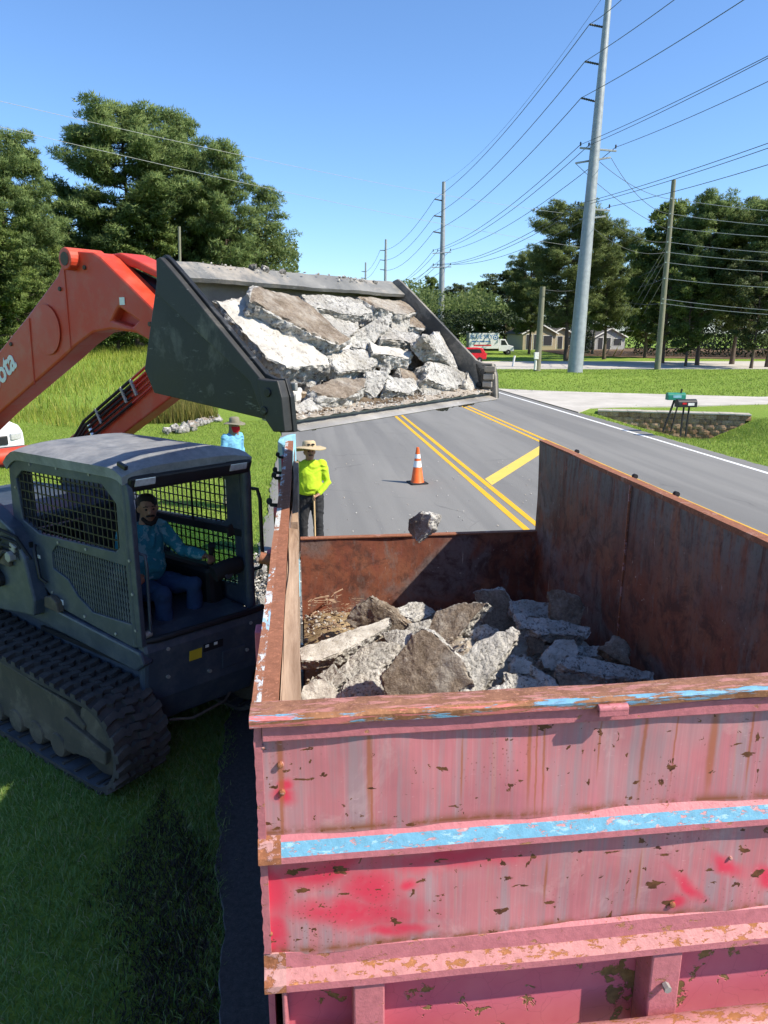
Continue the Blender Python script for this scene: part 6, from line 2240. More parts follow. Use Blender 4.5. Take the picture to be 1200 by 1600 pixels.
BOXC = [
    ([(600, 1056), (625, 1024), (657, 987), (683, 1000), (719, 1040), (732, 1067), (700, 1085), (660, 1093), (620, 1097), (604, 1077)], (-0.42, -0.75, 0.5), 1.33, 0.15, 'soil', 'big brown-faced triangular slab at the front of the heap'),
    ([(718, 1035), (745, 1003), (797, 985), (808, 993), (778, 1035), (745, 1083), (722, 1086)], (-0.12, -0.52, 0.85), 1.40, 0.13, 'brk', 'big sunlit slab with a bright white broken edge, front right of centre'),
    ([(672, 982), (682, 957), (716, 945), (757, 944), (735, 968), (705, 1006), (676, 995)], (-0.48, -0.62, 0.62), 1.28, 0.13, 'soil', 'brown-faced slab with white right edge in the middle of the heap'),
    ([(542, 970), (552, 955), (578, 936), (612, 958), (645, 988), (600, 985), (560, 983)], (-0.35, -0.9, 0.15), 1.05, 0.13, 'dark', 'dark-faced slab with a white top edge, left of centre'),
    ([(470, 1012), (495, 1006), (550, 985), (600, 968), (606, 978), (560, 1004), (500, 1030), (474, 1030)], (-0.1, -0.35, 0.92), 1.0, 0.12, 'top', 'long pale slab along the left side of the heap'),
    ([(530, 1046), (560, 1020), (583, 1008), (617, 1005), (615, 1026), (593, 1040), (548, 1061)], (-0.15, -0.5, 0.85), 1.03, 0.12, 'brk', 'pale pinkish slab left of the big triangular slab'),
    ([(540, 1070), (575, 1048), (600, 1045), (612, 1085), (596, 1098), (530, 1100)], (-0.1, -0.6, 0.8), 1.02, 0.15, 'brk', 'pale slab at the front left, beside the small dark block'),
    ([(472, 1085), (476, 1072), (505, 1061), (521, 1077), (535, 1098), (476, 1103)], (-0.2, -0.7, 0.6), 0.98, 0.16, 'top', 'small dark block in the near left corner'),
    ([(612, 955), (640, 942), (660, 941), (678, 957), (648, 968)], (0, -0.3, 0.95), 0.98, 0.10, 'brk', 'flat white slab at the back, by the tailgate'),
    ([(743, 928), (789, 925), (803, 950), (815, 981), (807, 992), (765, 985)], (-0.15, -0.93, 0.3), 1.12, 0.14, 'soil', 'tan upright slab half in shadow at the back'),
    ([(801, 941), (857, 941), (862, 965), (804, 963)], (0.0, -0.55, 0.8), 1.2, 0.12, 'brk', 'pale slab in shade under the upright dark block'),
    ([(812, 963), (879, 971), (916, 981), (913, 994), (855, 988), (817, 980)], (0.0, -0.5, 0.86), 1.28, 0.12, 'brk', 'long pale slab in shade towards the right wall'),
    ([(857, 926), (873, 922), (900, 936), (912, 950), (905, 973), (896, 977), (863, 965)], (-0.25, -0.85, 0.35), 1.4, 0.15, 'dark', 'dark upright block with pale top near the right wall'),
    ([(847, 1029), (871, 1000), (897, 1000), (903, 1019), (884, 1040), (852, 1043)], (-0.1, -0.7, 0.7), 1.22, 0.14, 'top', 'dark grey lump in the shaded middle'),
    ([(879, 1037), (897, 1022), (955, 1036), (1012, 1050), (1012, 1060), (948, 1056), (889, 1045)], (0.05, -0.45, 0.9), 1.33, 0.13, 'brk', 'long shaded slab at the right with speckled edge'),
    ([(937, 1013), (961, 997), (977, 1003), (983, 1037), (964, 1029)], (-0.3, -0.6, 0.7), 1.32, 0.12, 'dark', 'small block leaning at the right wall'),
    ([(793, 1053), (860, 1067), (857, 1083), (804, 1086)], (-0.05, -0.5, 0.85), 1.25, 0.12, 'brk', 'bluish shaded slab at the front, right of the white edge'),
    ([(831, 1040), (865, 1061), (873, 1077), (857, 1077), (833, 1053)], (-0.2, -0.5, 0.85), 1.28, 0.10, 'brk', 'narrow shaded slab lying across the front right'),
    ([(873, 1056), (932, 1053), (953, 1075), (943, 1081), (879, 1085)], (0.0, -0.7, 0.7), 1.25, 0.12, 'dark', 'dark mottled block at the front right'),
    ([(807, 1027), (831, 1035), (828, 1053), (796, 1051)], (-0.1, -0.7, 0.7), 1.22, 0.12, 'top', 'small grey block right of the white-edged slab'),
    ([(826, 992), (852, 990), (849, 1019), (828, 1022)], (-0.2, -0.8, 0.5), 1.15, 0.12, 'dark', 'dark piece behind the shaded lump'),
    ([(765, 1084), (793, 1064), (803, 1086), (780, 1092)], (-0.2, -0.6, 0.75), 1.3, 0.10, 'brk', 'small bright wedge at the foot of the white-edged slab'),
    ([(498, 1056), (520, 1040), (538, 1063), (524, 1074)], (-0.4, -0.5, 0.75), 1.02, 0.10, 'brk', 'small white piece near the left wall'),
    ([(640, 975), (672, 968), (690, 985), (668, 1000), (640, 992)], (-0.2, -0.5, 0.85), 1.02, 0.12, 'brk', 'white piece behind the triangular slab'),
    ([(600, 990), (640, 985), (650, 1000), (622, 1022), (606, 1010)], (-0.3, -0.5, 0.8), 1.03, 0.10, 'brk', 'bright chipped piece left of the triangular peak'),
    ([(900, 1012), (935, 1010), (940, 1024), (905, 1026)], (0, -0.5, 0.85), 1.2, 0.10, 'brk', 'pale fragment behind the long shaded slab'),
    ([(730, 990), (760, 975), (775, 985), (745, 1004)], (-0.2, -0.5, 0.85), 1.2, 0.12, 'brk', 'sunlit fragment behind the white-edged slab'),
    ([(860, 975), (905, 985), (900, 1003), (858, 998)], (0, -0.7, 0.7), 1.15, 0.12, 'dark', 'dark slab under the long pale one'),
]
for i, (poly, nv, z, th, kd, lab) in enumerate(BOXC):
    slab_px(poly, Vector(nv), hz(z), th, kd, lab, 200 + i, 'concrete slab', GC)

# settled rubble below: a lumpy bed of dust with grit, and splintered wood
mb = MB()
na, ns = 46, 90
vs, fs = [], []
for j in range(ns + 1):
    for i in range(na + 1):
        x = -0.035 + 2.42 * i / na
        y = 1.90 + 5.07 * j / ns
        z = 0.62 + 0.28 * float(sstep(0.5, 1.3, x)) * float(sstep(6.5, 5.4, y)) + 0.38 * math.exp(-((x - 0.95) / 0.65) ** 2 - ((y - 4.6) / 0.9) ** 2) + 0.09 * mnoise.noise(Vector((x * 3, y * 3, 1))) + 0.035 * mnoise.noise(Vector((x * 9, y * 9, 4)))
        z += 0.14 * math.exp(-((x - 0.2) / 0.35) ** 2 - ((y - 6.3) / 0.8) ** 2)
        vs.append((x, y, z))
for j in range(ns):
    for i in range(na):
        q = j * (na + 1) + i
        fs.append((q, q + 1, q + na + 2, q + na + 1))
mb.add(vs, fs)
mb.m = [1 if mb.v[f[0]][0] < 0.75 + 0.2 * mnoise.noise(Vector(mb.v[f[0]]) * 3) else 0 for f in mb.f]
tag(mb.build('rubble_bed', [MT['concrete_dust'], MT['tan_soil']], None, 0, 50), 'lumpy bed of dust and earth under the slabs in the dumpster', 'rubble', kind='stuff')
pts = []
for k in range(2200):
    x, y = rr.uniform(-0.02, 2.3), rr.uniform(3.4, 6.95)
    z = 0.64 + 0.28 * float(sstep(0.5, 1.3, x)) * float(sstep(6.5, 5.4, y)) + 0.38 * math.exp(-((x - 0.95) / 0.65) ** 2 - ((y - 4.6) / 0.9) ** 2) + 0.14 * math.exp(-((x - 0.2) / 0.35) ** 2 - ((y - 6.3) / 0.8) ** 2) + 0.09 * mnoise.noise(Vector((x * 3, y * 3, 1)))
    pts.append((x, y, z + 0.02))
crumbs('grit', pts, 0.006, 0.028, [MT['broken'], MT['topface'], MT['concrete_dust'], MT['soilface']], 'grit between the slabs in the dumpster', 22)
# splintered wood in the far left corner
mb = MB()
for k in range(110):
    p = Vector((rr.uniform(0.0, 0.50), rr.uniform(5.9, 6.9), 0))
    z = 0.78 + 0.14 * math.exp(-((p.x - 0.2) / 0.35) ** 2 - ((p.y - 6.3) / 0.8) ** 2) + rr.uniform(0, 0.09)
    an = rr.uniform(-1.6, 1.6)
    L_ = rr.uniform(0.02, 0.13)
    d = Vector((math.cos(an), math.sin(an) * 0.6, rr.uniform(-0.25, 0.25))) * L_
    mb.bar((p.x, p.y, z), (p.x + d.x, p.y + d.y, z + d.z), rr.uniform(0.004, 0.022), rr.uniform(0.002, 0.006), (rr.uniform(-0.5, 0.5), rr.uniform(-0.5, 0.5), 1))
tag(mb.build('wood_splinters', MT['plank']), 'splintered wood scraps in the far left corner of the dumpster', 'wood scraps', kind='stuff')

# ---- the piece caught in mid-fall
pf = ony(664, 818, 5.6)
poly = [(640, 812), (652, 803), (683, 793), (690, 800), (688, 818), (668, 842), (648, 838), (640, 828)]
slab_px([(640, 812), (655, 803), (672, 806), (668, 825), (650, 842), (641, 832)], Vector((-0.72, -0.62, 0.25)), lambda u, v: ony(u, v, 5.6), 0.12, 'soil', 'single concrete piece falling towards the dumpster', 333, 'concrete', None, 'concrete_slab')

# ---- rubble on the verge between loader and box
for k in range(46):
    y = rr.uniform(6.9, 10.4)
    x = rr.uniform(-1.15, -0.27)
    hgt = max(0.0, 0.30 - 0.35 * abs(x + 0.65)) * rr.random()
    frag((x, y, 0.06 + hgt), rr.uniform(0.09, 0.30), 'broken concrete piece in the rubble heap between loader and dumpster', 'rubble heap beside the dumpster')
pts = []
for k in range(2600):
    y = rr.uniform(6.9, 10.8)
    x = rr.gauss(-0.68, 0.28)
    pts.append((x, y, 0.02 + max(0, 0.22 - 0.4 * abs(x + 0.68)) * rr.random()))
crumbs('grit', pts, 0.008, 0.035, [MT['broken'], MT['concrete_dust'], MT['topface']], 'pale grit around the rubble heap on the verge', 23)

# grit shed on the road round the box
pts = []
for k in range(900):
    x, y = rr.gauss(2.9, 0.5), rr.uniform(2, 11)
    if 2.5 < x < 4.6:
        pts.append((x, y, 0.012))
for k in range(700):
    pts.append((rr.uniform(-0.6, 3.4), 7.2 + abs(rr.gauss(0, 1.6)), 0.012))
for k in range(260):
    pts.append((rr.uniform(0, 6), rr.uniform(8, 20), 0.010))
crumbs('grit', pts, 0.005, 0.022, [MT['broken'], MT['concrete_dust'], MT['topface']], 'grit scattered on the road around the dumpster', 24)
# ------------------------------------------------------------------ people
def loft(mb, rings, n=16):
    """rings: (centre, right vec, forward vec)"""
    vs, fs = [], []
    for (c, rx, fy) in rings:
        for k in range(n):
            an = 2 * math.pi * k / n
            vs.append(Vector(c) + Vector(rx) * math.cos(an) + Vector(fy) * math.sin(an))
    m = len(rings)
    for i in range(m - 1):
        for k in range(n):
            fs.append((i * n + k, i * n + (k + 1) % n, (i + 1) * n + (k + 1) % n, (i + 1) * n + k))
    fs.append(tuple(range(n - 1, -1, -1)))
    fs.append(tuple(range((m - 1) * n, m * n)))
    mb.add(vs, fs)


def ball(mb, c, r, n=12, sc=(1, 1, 1)):
    prof = [(r * math.sin(math.pi * i / 8), -r * math.cos(math.pi * i / 8)) for i in range(1, 8)]
    vs, fs = [], []
    for (q, z) in prof:
        for k in range(n):
            an = 2 * math.pi * k / n
            vs.append((c[0] + q * math.cos(an) * sc[0], c[1] + q * math.sin(an) * sc[1], c[2] + z * sc[2]))
    for i in range(len(prof) - 1):
        for k in range(n):
            fs.append((i * n + k, i * n + (k + 1) % n, (i + 1) * n + (k + 1) % n, (i + 1) * n + k))
    fs.append(tuple(range(n - 1, -1, -1)))
    fs.append(tuple(range((len(prof) - 1) * n, len(prof) * n)))
    mb.add(vs, fs)


def limb(mb, pts, rad):
    mb.tube(pts, rad, 12)
    for p, r_ in zip(pts, rad):
        ball(mb, p, r_ * 0.995, 12)


def remesh(mb, name, mat, parent, vox, smooth=4, fold=0.0):
    """fuse overlapping shapes into one continuous surface"""
    o_ = mb.build(name + '_raw', mat)
    m = o_.modifiers.new('r', 'REMESH')
    m.mode = 'VOXEL'
    m.voxel_size = vox
    m.use_smooth_shade = True
    s_ = o_.modifiers.new('s', 'SMOOTH')
    s_.iterations = smooth
    s_.factor = 0.5
    dg = bpy.context.evaluated_depsgraph_get()
    me_ = bpy.data.meshes.new_from_object(o_.evaluated_get(dg))
    bpy.data.objects.remove(o_)
    me_.name = name
    if fold:
        nv = len(me_.vertices)
        co = np.zeros(nv * 3, np.float32)
        no = np.zeros(nv * 3, np.float32)
        me_.vertices.foreach_get('co', co)
        me_.vertices.foreach_get('normal', no)
        co, no = co.reshape(-1, 3), no.reshape(-1, 3)
        dd = np.zeros(nv)
        for i, q in enumerate(co.tolist()):
            q = Vector(q)
            p = Vector((q.x * 5.0, q.y * 5.0, q.z * 11.0 + 2.5 * mnoise.noise(q * 5)))
            d = mnoise.noise(p) + 0.5 * mnoise.noise(p * 2.1)
            dd[i] = fold * (abs(d) ** 0.7 * (1 if d > 0 else -1))
        me_.vertices.foreach_set('co', (co + no * dd[:, None]).astype(np.float32).ravel())
        me_.update()
    me_.polygons.foreach_set('use_smooth', [True] * len(me_.polygons))
    return link(name, me_, parent)


def head_shapes(mb, c, yaw, tilt, sc=1.0):
    """skull, jaw, nose, ears; local forward is +y before yaw"""
    rot = Matrix.Rotation(yaw, 3, 'Z') @ Matrix.Rotation(tilt, 3, 'X')

    def P(x, y, z):
        return Vector(c) + rot @ (Vector((x, y, z)) * sc)
    rx = rot @ Vector((1, 0, 0))
    fy = rot @ Vector((0, 1, 0))
    rings = []
    for (z, w, d, off) in [(-0.115, 0.030, 0.030, 0.045), (-0.10, 0.045, 0.055, 0.03), (-0.06, 0.062, 0.082, 0.012), (-0.02, 0.070, 0.092, 0.004), (0.03, 0.075, 0.097, 0.0), (0.075, 0.068, 0.088, -0.006), (0.105, 0.045, 0.06, -0.01), (0.118, 0.015, 0.02, -0.01)]:
        rings.append((P(0, off, z), rx * w * sc, fy * d * sc))
    loft(mb, rings, 18)
    mb.tube([P(0, 0.088, 0.025), P(0, 0.112, -0.018), P(0, 0.100, -0.030)], [0.010 * sc, 0.016 * sc, 0.014 * sc], 8)
    mb.tube([P(-0.04, 0.086, 0.028), P(0, 0.097, 0.032), P(0.04, 0.086, 0.028)], 0.010 * sc, 6)
    mb.tube([P(-0.022, 0.086, -0.062), P(0, 0.098, -0.060), P(0.022, 0.086, -0.062)], 0.009 * sc, 6)
    for s in (-1, 1):
        mb.tube([P(s * 0.072, 0.0, 0.02), P(s * 0.084, -0.008, 0.0), P(s * 0.072, 0.0, -0.03)], 0.012 * sc, 6)
    return P


def hand_shapes(mb, wrist, d, palm_n, side, curl=0.5, sc=1.0):
    """palm and five fingers; d = direction of the hand, palm_n = where the palm faces, side = +1/-1 thumb side along d x palm_n"""
    d = Vector(d).normalized()
    pn = Vector(palm_n)
    pn = (pn - d * pn.dot(d)).normalized()
    acr = d.cross(pn) * side
    w = Vector(wrist)
    loft(mb, [(w, acr * 0.028 * sc, pn * 0.022 * sc), (w + d * 0.04 * sc, acr * 0.038 * sc, pn * 0.018 * sc), (w + d * 0.085 * sc, acr * 0.042 * sc, pn * 0.016 * sc)], 10)
    for k, (o_, ln) in enumerate(((0.030, 0.072), (0.010, 0.080), (-0.010, 0.074), (-0.029, 0.058))):
        b = w + d * 0.08 * sc + acr * o_ * sc
        d1 = (d * math.cos(curl) + pn * math.sin(curl))
        d2 = (d * math.cos(curl * 2.2) + pn * math.sin(curl * 2.2))
        d3 = (d * math.cos(curl * 3.2) + pn * math.sin(curl * 3.2))
        p1 = b + d1 * ln * 0.42 * sc
        p2 = p1 + d2 * ln * 0.33 * sc
        p3 = p2 + d3 * ln * 0.28 * sc
        mb.tube([b, p1, p2, p3], [0.0095 * sc, 0.009 * sc, 0.0085 * sc, 0.0075 * sc], 8)
    t0 = w + d * 0.03 * sc + acr * 0.034 * sc
    t1 = t0 + (d * 0.5 + acr * 0.65 + pn * 0.4).normalized() * 0.036 * sc
    t2 = t1 + (d * 0.8 + acr * 0.0 + pn * 0.7).normalized() * 0.032 * sc
    mb.tube([t0, t1, t2], [0.012 * sc, 0.0105 * sc, 0.009 * sc], 8)


def person(loc, rz, J, mats, label, vox=0.008, parent_scale=1.0):
    """J holds joint positions (local, +y forward, +z up)"""
    e = empty('person', loc, rz, label, 'person')
    e.scale = (parent_scale,) * 3
    V3 = {k: Vector(v) if not isinstance(v, (float, int)) else v for k, v in J.items()}
    X = (V3['shR'] - V3['shL']).normalized()
    up = (V3['neck'] - V3['pelvis']).normalized()
    Fw = up.cross(X).normalized()
    pel, nk = V3['pelvis'], V3['neck']
    mid = (V3['shL'] + V3['shR']) / 2
    belly = J.get('belly', 0.12)
    # skin: one continuous body
    b = MB()
    P = head_shapes(b, V3['head'], J.get('yaw', 0.0), J.get('tilt', 0.0))
    limb(b, [nk + up * -0.05, nk.lerp(V3['head'], 0.55)], [0.062, 0.056])

    def torso(mb, g_, tail=0.0):
        HX = (V3['hipR'] - V3['hipL']).normalized()
        rings = [(pel + up * (-0.06 - tail), HX * (0.155 + g_), Fw * (0.105 + g_)), (pel + up * 0.05, X * (0.165 + g_), Fw * (0.115 + belly * 0.2 + g_)),
                 (pel.lerp(mid, 0.35) + Fw * belly * 0.15, X * (0.16 + g_), Fw * (0.11 + belly * 0.3 + g_)), (pel.lerp(mid, 0.65), X * (0.17 + g_), Fw * (0.115 + belly * 0.1 + g_)),
                 (pel.lerp(mid, 0.88), X * (0.185 + g_), Fw * (0.108 + g_)), (mid + up * 0.02, X * (0.165 + g_), Fw * (0.085 + g_)), (mid.lerp(nk, 0.45) + up * 0.02, X * (0.105 + g_), Fw * (0.074 + g_)), (mid.lerp(nk, 0.9) + up * 0.02, X * (0.066 + g_), Fw * (0.062 + g_))]
        loft(mb, rings, 20)

    torso(b, -0.012)
    for s in 'LR':
        limb(b, [V3['sh' + s], V3['el' + s], V3['wr' + s]], [0.052, 0.042, 0.027])
        limb(b, [V3['hip' + s], V3['kn' + s], V3['an' + s]], [0.085, 0.056, 0.040])
        sd = 1 if s == 'R' else -1
        hand_shapes(b, V3['wr' + s], V3['hd' + s], V3['pn' + s], J.get('th' + s, sd), J.get('cu' + s, 0.5))
        limb(b, [V3['an' + s], V3['an' + s] + V3['toe' + s] * 0.16 + Vector((0, 0, -0.05))], [0.042, 0.03])
    body = remesh(b, 'body', MT['skin'], e, vox, 2)
    # shirt
    b = MB()
    torso(b, 0.016, -0.085)
    for s in 'LR':
        a, m_, w = V3['sh' + s], V3['el' + s], V3['wr' + s]
        limb(b, [a, a.lerp(m_, 0.5), m_, m_.lerp(w, 0.5), m_.lerp(w, 0.9)], [0.074, 0.066, 0.057, 0.051, 0.042])
    remesh(b, 'shirt', mats['shirt'], e, 0.010, 8, 0.010)
    # trousers
    b = MB()
    HX = (V3['hipR'] - V3['hipL']).normalized()
    loft(b, [(pel + up * -0.10, HX * 0.165, Fw * 0.118), (pel, HX * 0.178, Fw * 0.128), (pel + up * 0.045, X * 0.172, Fw * 0.124)], 20)
    for s in 'LR':
        h, k_, a = V3['hip' + s], V3['kn' + s], V3['an' + s]
        limb(b, [h, h.lerp(k_, 0.5), k_, k_.lerp(a, 0.5), k_.lerp(a, 0.97)], [0.112, 0.096, 0.078, 0.074, 0.068])
    remesh(b, 'trousers', mats['trousers'], e, 0.010, 4, 0.010)
    b = MB()
    loft(b, [(pel + up * 0.028, X * 0.181, Fw * 0.133), (pel + up * 0.062, X * 0.181, Fw * 0.133)], 20)
    b.build('belt', MT['black'], e, 0, 40)
    for s in 'LR':
        b = MB()
        a, t = V3['an' + s], V3['toe' + s].normalized()
        limb(b, [a + Vector((0, 0, 0.06)), a], [0.062, 0.060])
        limb(b, [a + Vector((0, 0, -0.035)) - t * 0.03, a + t * 0.08 + Vector((0, 0, -0.040)), a + t * 0.18 + Vector((0, 0, -0.045))], [0.045, 0.048, 0.042])
        remesh(b, 'boot', mats.get('boot', MT['leather']), e, 0.011, 2)
    # hair, eyes, brows
    return e, P


def eyes(e, P, y=0.094):
    for s in (-1, 1):
        b = MB()
        ball(b, P(s * 0.030, y - 0.006, 0.012), 0.011, 10)
        b.build('eye', MT['hair'], e, 0, 60)
        b = MB().tube([P(s * 0.015, y + 0.006, 0.035), P(s * 0.034, y + 0.003, 0.040), P(s * 0.050, y - 0.010, 0.034)], 0.0042, 6)
        b.build('eyebrow', MT['hair'], e, 0, 60)


def brim_hat(e, P, r_brim, droop, crown_r, crown_h, mat, mat_in, name='hat', z0=0.062, wob=0.12):
    b = MB()
    n = 36
    rings = [(crown_r * 0.25, crown_h, 0), (crown_r * 0.75, crown_h * 0.97, 0), (crown_r * 0.95, crown_h * 0.75, 0), (crown_r * 1.02, crown_h * 0.3, 0), (crown_r * 1.05, 0.0, 0),
             (crown_r + (r_brim - crown_r) * 0.5, 0.004, 0.5), (r_brim, -droop, 1.0)]
    vs, fs = [], []
    for (r_, z, w) in rings:
        for k in range(n):
            an = 2 * math.pi * k / n
            vs.append(P(r_ * math.cos(an) * (1 - 0.04 * (w > 0)), r_ * math.sin(an) * 1.06, z0 + z + w * wob * 0.25 * math.sin(2 * an + 0.6) * r_brim))
    m = len(rings)
    for (r_, z, w) in reversed(rings[4:]):
        for k in range(n):
            an = 2 * math.pi * k / n
            vs.append(P(r_ * math.cos(an) * (1 - 0.04 * (w > 0)) * 0.992, r_ * math.sin(an) * 1.06 * 0.992, z0 + z - 0.008 + w * wob * 0.25 * math.sin(2 * an + 0.6) * r_brim))
    mm = m + 3
    mi = []
    for i in range(mm - 1):
        for k in range(n):
            fs.append((i * n + k, i * n + (k + 1) % n, (i + 1) * n + (k + 1) % n, (i + 1) * n + k))
            mi.append(1 if i >= m - 1 else 0)
    fs.append(tuple(range(n - 1, -1, -1)))
    mi.append(0)
    b.v = [tuple(v) for v in vs]
    b.f, b.m = fs, mi
    o_ = b.build(name, [mat, mat_in], e, 0, 50)
    return o_


# ---- worker in the lime shirt, leaning on a tool handle
wp = onz(487, 868)
J = dict(pelvis=(0.0, 0, 0.94), neck=(0.0, 0.02, 1.46), head=(0.0, 0.06, 1.59), shL=(-0.185, 0.0, 1.40), shR=(0.185, 0.0, 1.40), hipL=(-0.095, 0, 0.90), hipR=(0.095, 0, 0.90),
         elL=(-0.255, 0.05, 1.13), wrL=(-0.10, 0.20, 0.985), hdL=(0.8, 0.35, -0.30), pnL=(0.2, 0.2, -1.0), cuL=0.75, thL=-1.0,
         elR=(0.27, -0.03, 1.12), wrR=(0.27, 0.08, 0.88), hdR=(0.0, 0.1, -1.0), pnR=(-1, 0, 0), cuR=0.4,
         knL=(-0.11, 0.03, 0.49), knR=(0.12, 0.02, 0.49), anL=(-0.12, 0.0, 0.09), anR=(0.13, -0.02, 0.09), toeL=(-0.25, 1, 0), toeR=(0.25, 1, 0), yaw=0.10, tilt=0.16, belly=0.13)
e, P = person(wp, math.pi + 0.10, J, {'shirt': MT['hivis'], 'trousers': MT['black_cloth']}, 'worker in a lime-yellow shirt and straw hat holding a wooden handle', parent_scale=1.07)
eyes(e, P)
b = MB().tube([P(-0.03, 0.096, -0.045), P(0, 0.104, -0.042), P(0.03, 0.096, -0.045)], 0.008, 6)
b.build('moustache', MT['hair'], e, 0, 60)
brim_hat(e, P, 0.255, 0.03, 0.098, 0.095, MT['straw'], MT['straw_in'], 'straw_hat', 0.075, 0.30)
b = MB()
for s in (-1, 1):
    loft(b, [(P(s * 0.032, 0.115, 0.105), Vector((0.026, 0, 0)), Vector((0, 0.004, 0.017))), (P(s * 0.032, 0.122, 0.105), Vector((0.026, 0, 0)), Vector((0, 0.004, 0.017)))], 12)
b.build('sunglasses', MT['glass_dark'], e, 0, 50)
mb = MB().tube([(0, 0, 0), (0.0, -0.02, 0.5), (0.0, -0.02, 1.06)], [0.016, 0.015, 0.014], 10)
hnd = empty('rake', wp + Vector((0.055, -0.24, 0)), 0.1, 'rake with a pale wooden handle held upright by the worker in lime', 'rake')
mb.build('handle', MT['handle_wood'], hnd, 0, 60)
mb = MB().bar((-0.2, 0, 0.03), (0.2, 0, 0.03), 0.03, 0.03)
mb.build('head', MT['mudsteel'], hnd, 0.004)
for k in range(12):
    MB().bar((-0.19 + k * 0.0345, 0, 0.02), (-0.19 + k * 0.0345, -0.03, 0.0), 0.008, 0.008).build('tine', MT['mudsteel'], hnd)

# ---- worker in light blue, standing side on
wp2 = onz(368, 792)
J = dict(pelvis=(0.0, 0, 0.95), neck=(0.0, 0.05, 1.47), head=(0.0, 0.09, 1.62), shL=(-0.185, 0.02, 1.40), shR=(0.185, 0.02, 1.40), hipL=(-0.095, 0, 0.90), hipR=(0.095, 0, 0.90),
         elL=(-0.25, -0.02, 1.12), wrL=(-0.26, 0.08, 0.88), hdL=(0.0, 0.2, -1.0), pnL=(1, 0, 0), cuL=0.4, elR=(0.25, 0.0, 1.12), wrR=(0.25, 0.13, 0.89), hdR=(0, 0.25, -1), pnR=(-1, 0, 0), cuR=0.45,
         knL=(-0.10, 0.10, 0.49), knR=(0.10, -0.04, 0.49), anL=(-0.11, 0.10, 0.09), anR=(0.11, -0.14, 0.09), toeL=(0, 1, 0), toeR=(0.1, 1, 0), yaw=-0.15, tilt=-0.02)
e, P = person(wp2, -math.pi / 2 - 0.75, J, {'shirt': MT['blue_cloth'], 'trousers': MT['tan_cloth']}, 'worker in a light blue shirt, olive hat and red scarf standing on the grass', parent_scale=1.05)
eyes(e, P)
brim_hat(e, P, 0.21, 0.02, 0.097, 0.105, MT['olive_cloth'], MT['olive_cloth'], 'bucket_hat', 0.055, 0.2)
b = MB()
loft(b, [(P(0, 0.02, -0.13), Vector((0.060, 0.02, 0)), Vector((0, 0.07, 0))), (P(0, 0.035, -0.08), Vector((0.074, 0, 0.01)), Vector((0, 0.09, 0))), (P(0, 0.03, -0.02), Vector((0.082, 0, 0)), Vector((0, 0.092, 0)))], 16)
b.build('red_scarf', MT['red_cloth'], e, 0, 50)
b = MB()
loft(b, [(P(0, -0.05, -0.20), Vector((0.12, 0, 0)), Vector((0, 0.09, 0))), (P(0, -0.035, -0.08), Vector((0.092, 0, 0)), Vector((0, 0.088, 0))), (P(0, -0.03, 0.05), Vector((0.092, 0, 0)), Vector((0, 0.09, 0)))], 16)
b.build('neck_flap', MT['olive_cloth'], e, 0, 50)

# ---- operator in the cab; local +y is the loader's forward
J = dict(pelvis=(0.0, 0.0, 0.20), neck=(-0.02, 0.04, 0.72), head=(-0.02, 0.09, 0.865), shL=(-0.19, 0.0, 0.655), shR=(0.19, 0.02, 0.655), hipL=(-0.10, 0.03, 0.17), hipR=(0.10, 0.03, 0.17),
         elL=(-0.29, 0.16, 0.44), wrL=(-0.33, 0.43, 0.42), hdL=(0.15, 1, 0.1), pnL=(0.4, 0, -1), cuL=0.75, thL=-1,
         elR=(0.30, 0.10, 0.42), wrR=(0.36, 0.33, 0.40), hdR=(0, 1, 0.1), pnR=(-0.4, 0, -1), cuR=0.75,
         knL=(-0.17, 0.44, 0.20), knR=(0.16, 0.44, 0.20), anL=(-0.17, 0.42, -0.18), anR=(0.15, 0.42, -0.18), toeL=(-0.1, 1, 0), toeR=(0.1, 1, 0), yaw=-0.45, tilt=-0.02, belly=0.15)
e, P = person(lw(-0.66, 0.99, 1.17), -LA - math.pi / 2, J, {'shirt': MT['camo'], 'trousers': MT['jeans'], 'boot': MT['black_rough']}, 'operator in a blue patterned shirt and jeans seated in the loader cab')
eyes(e, P)
b = MB()
loft(b, [(P(0, -0.012, 0.035), Vector((0.080, 0, 0)), Vector((0, 0.098, 0))), (P(0, -0.014, 0.085), Vector((0.076, 0, 0)), Vector((0, 0.096, 0))), (P(0, -0.014, 0.118), Vector((0.05, 0, 0)), Vector((0, 0.062, 0))), (P(0, -0.014, 0.130), Vector((0.015, 0, 0)), Vector((0, 0.02, 0)))], 18)
b.build('hair', MT['hair'], e, 0, 60)
b = MB()
limb(b, [P(-0.055, 0.055, -0.075), P(-0.028, 0.085, -0.105), P(0, 0.094, -0.112), P(0.028, 0.085, -0.105), P(0.055, 0.055, -0.075)], [0.018, 0.02, 0.022, 0.02, 0.018])
limb(b, [P(-0.03, 0.094, -0.046), P(0, 0.104, -0.042), P(0.03, 0.094, -0.046)], [0.009, 0.010, 0.009])
b.build('beard', MT['hair'], e, 0, 60)
# ------------------------------------------------------------------ poles and wires
def onx(u, v, x):
    d = ray(u, v)
    return _C + d * (x / d.x)


def pole(name, base, top, r0, r1, mat, label, n=12, group=None):
    e = empty(name, base, 0, label, 'utility pole', group)
    t = Vector(top) - Vector(base)
    MB().tube([(0, 0, -0.3), t * 0.33, t * 0.66, t], [r0, r0 + (r1 - r0) * 0.33, r0 + (r1 - r0) * 0.66, r1], n).build('shaft', mat, e, 0, 20 if n < 10 else 50)
    return e


def pp(e, mb, name, mat, bevel=0, smooth=None):
    o_ = mb.build(name, mat, e, bevel, smooth)
    o_.location = -Vector(e.location)
    return o_


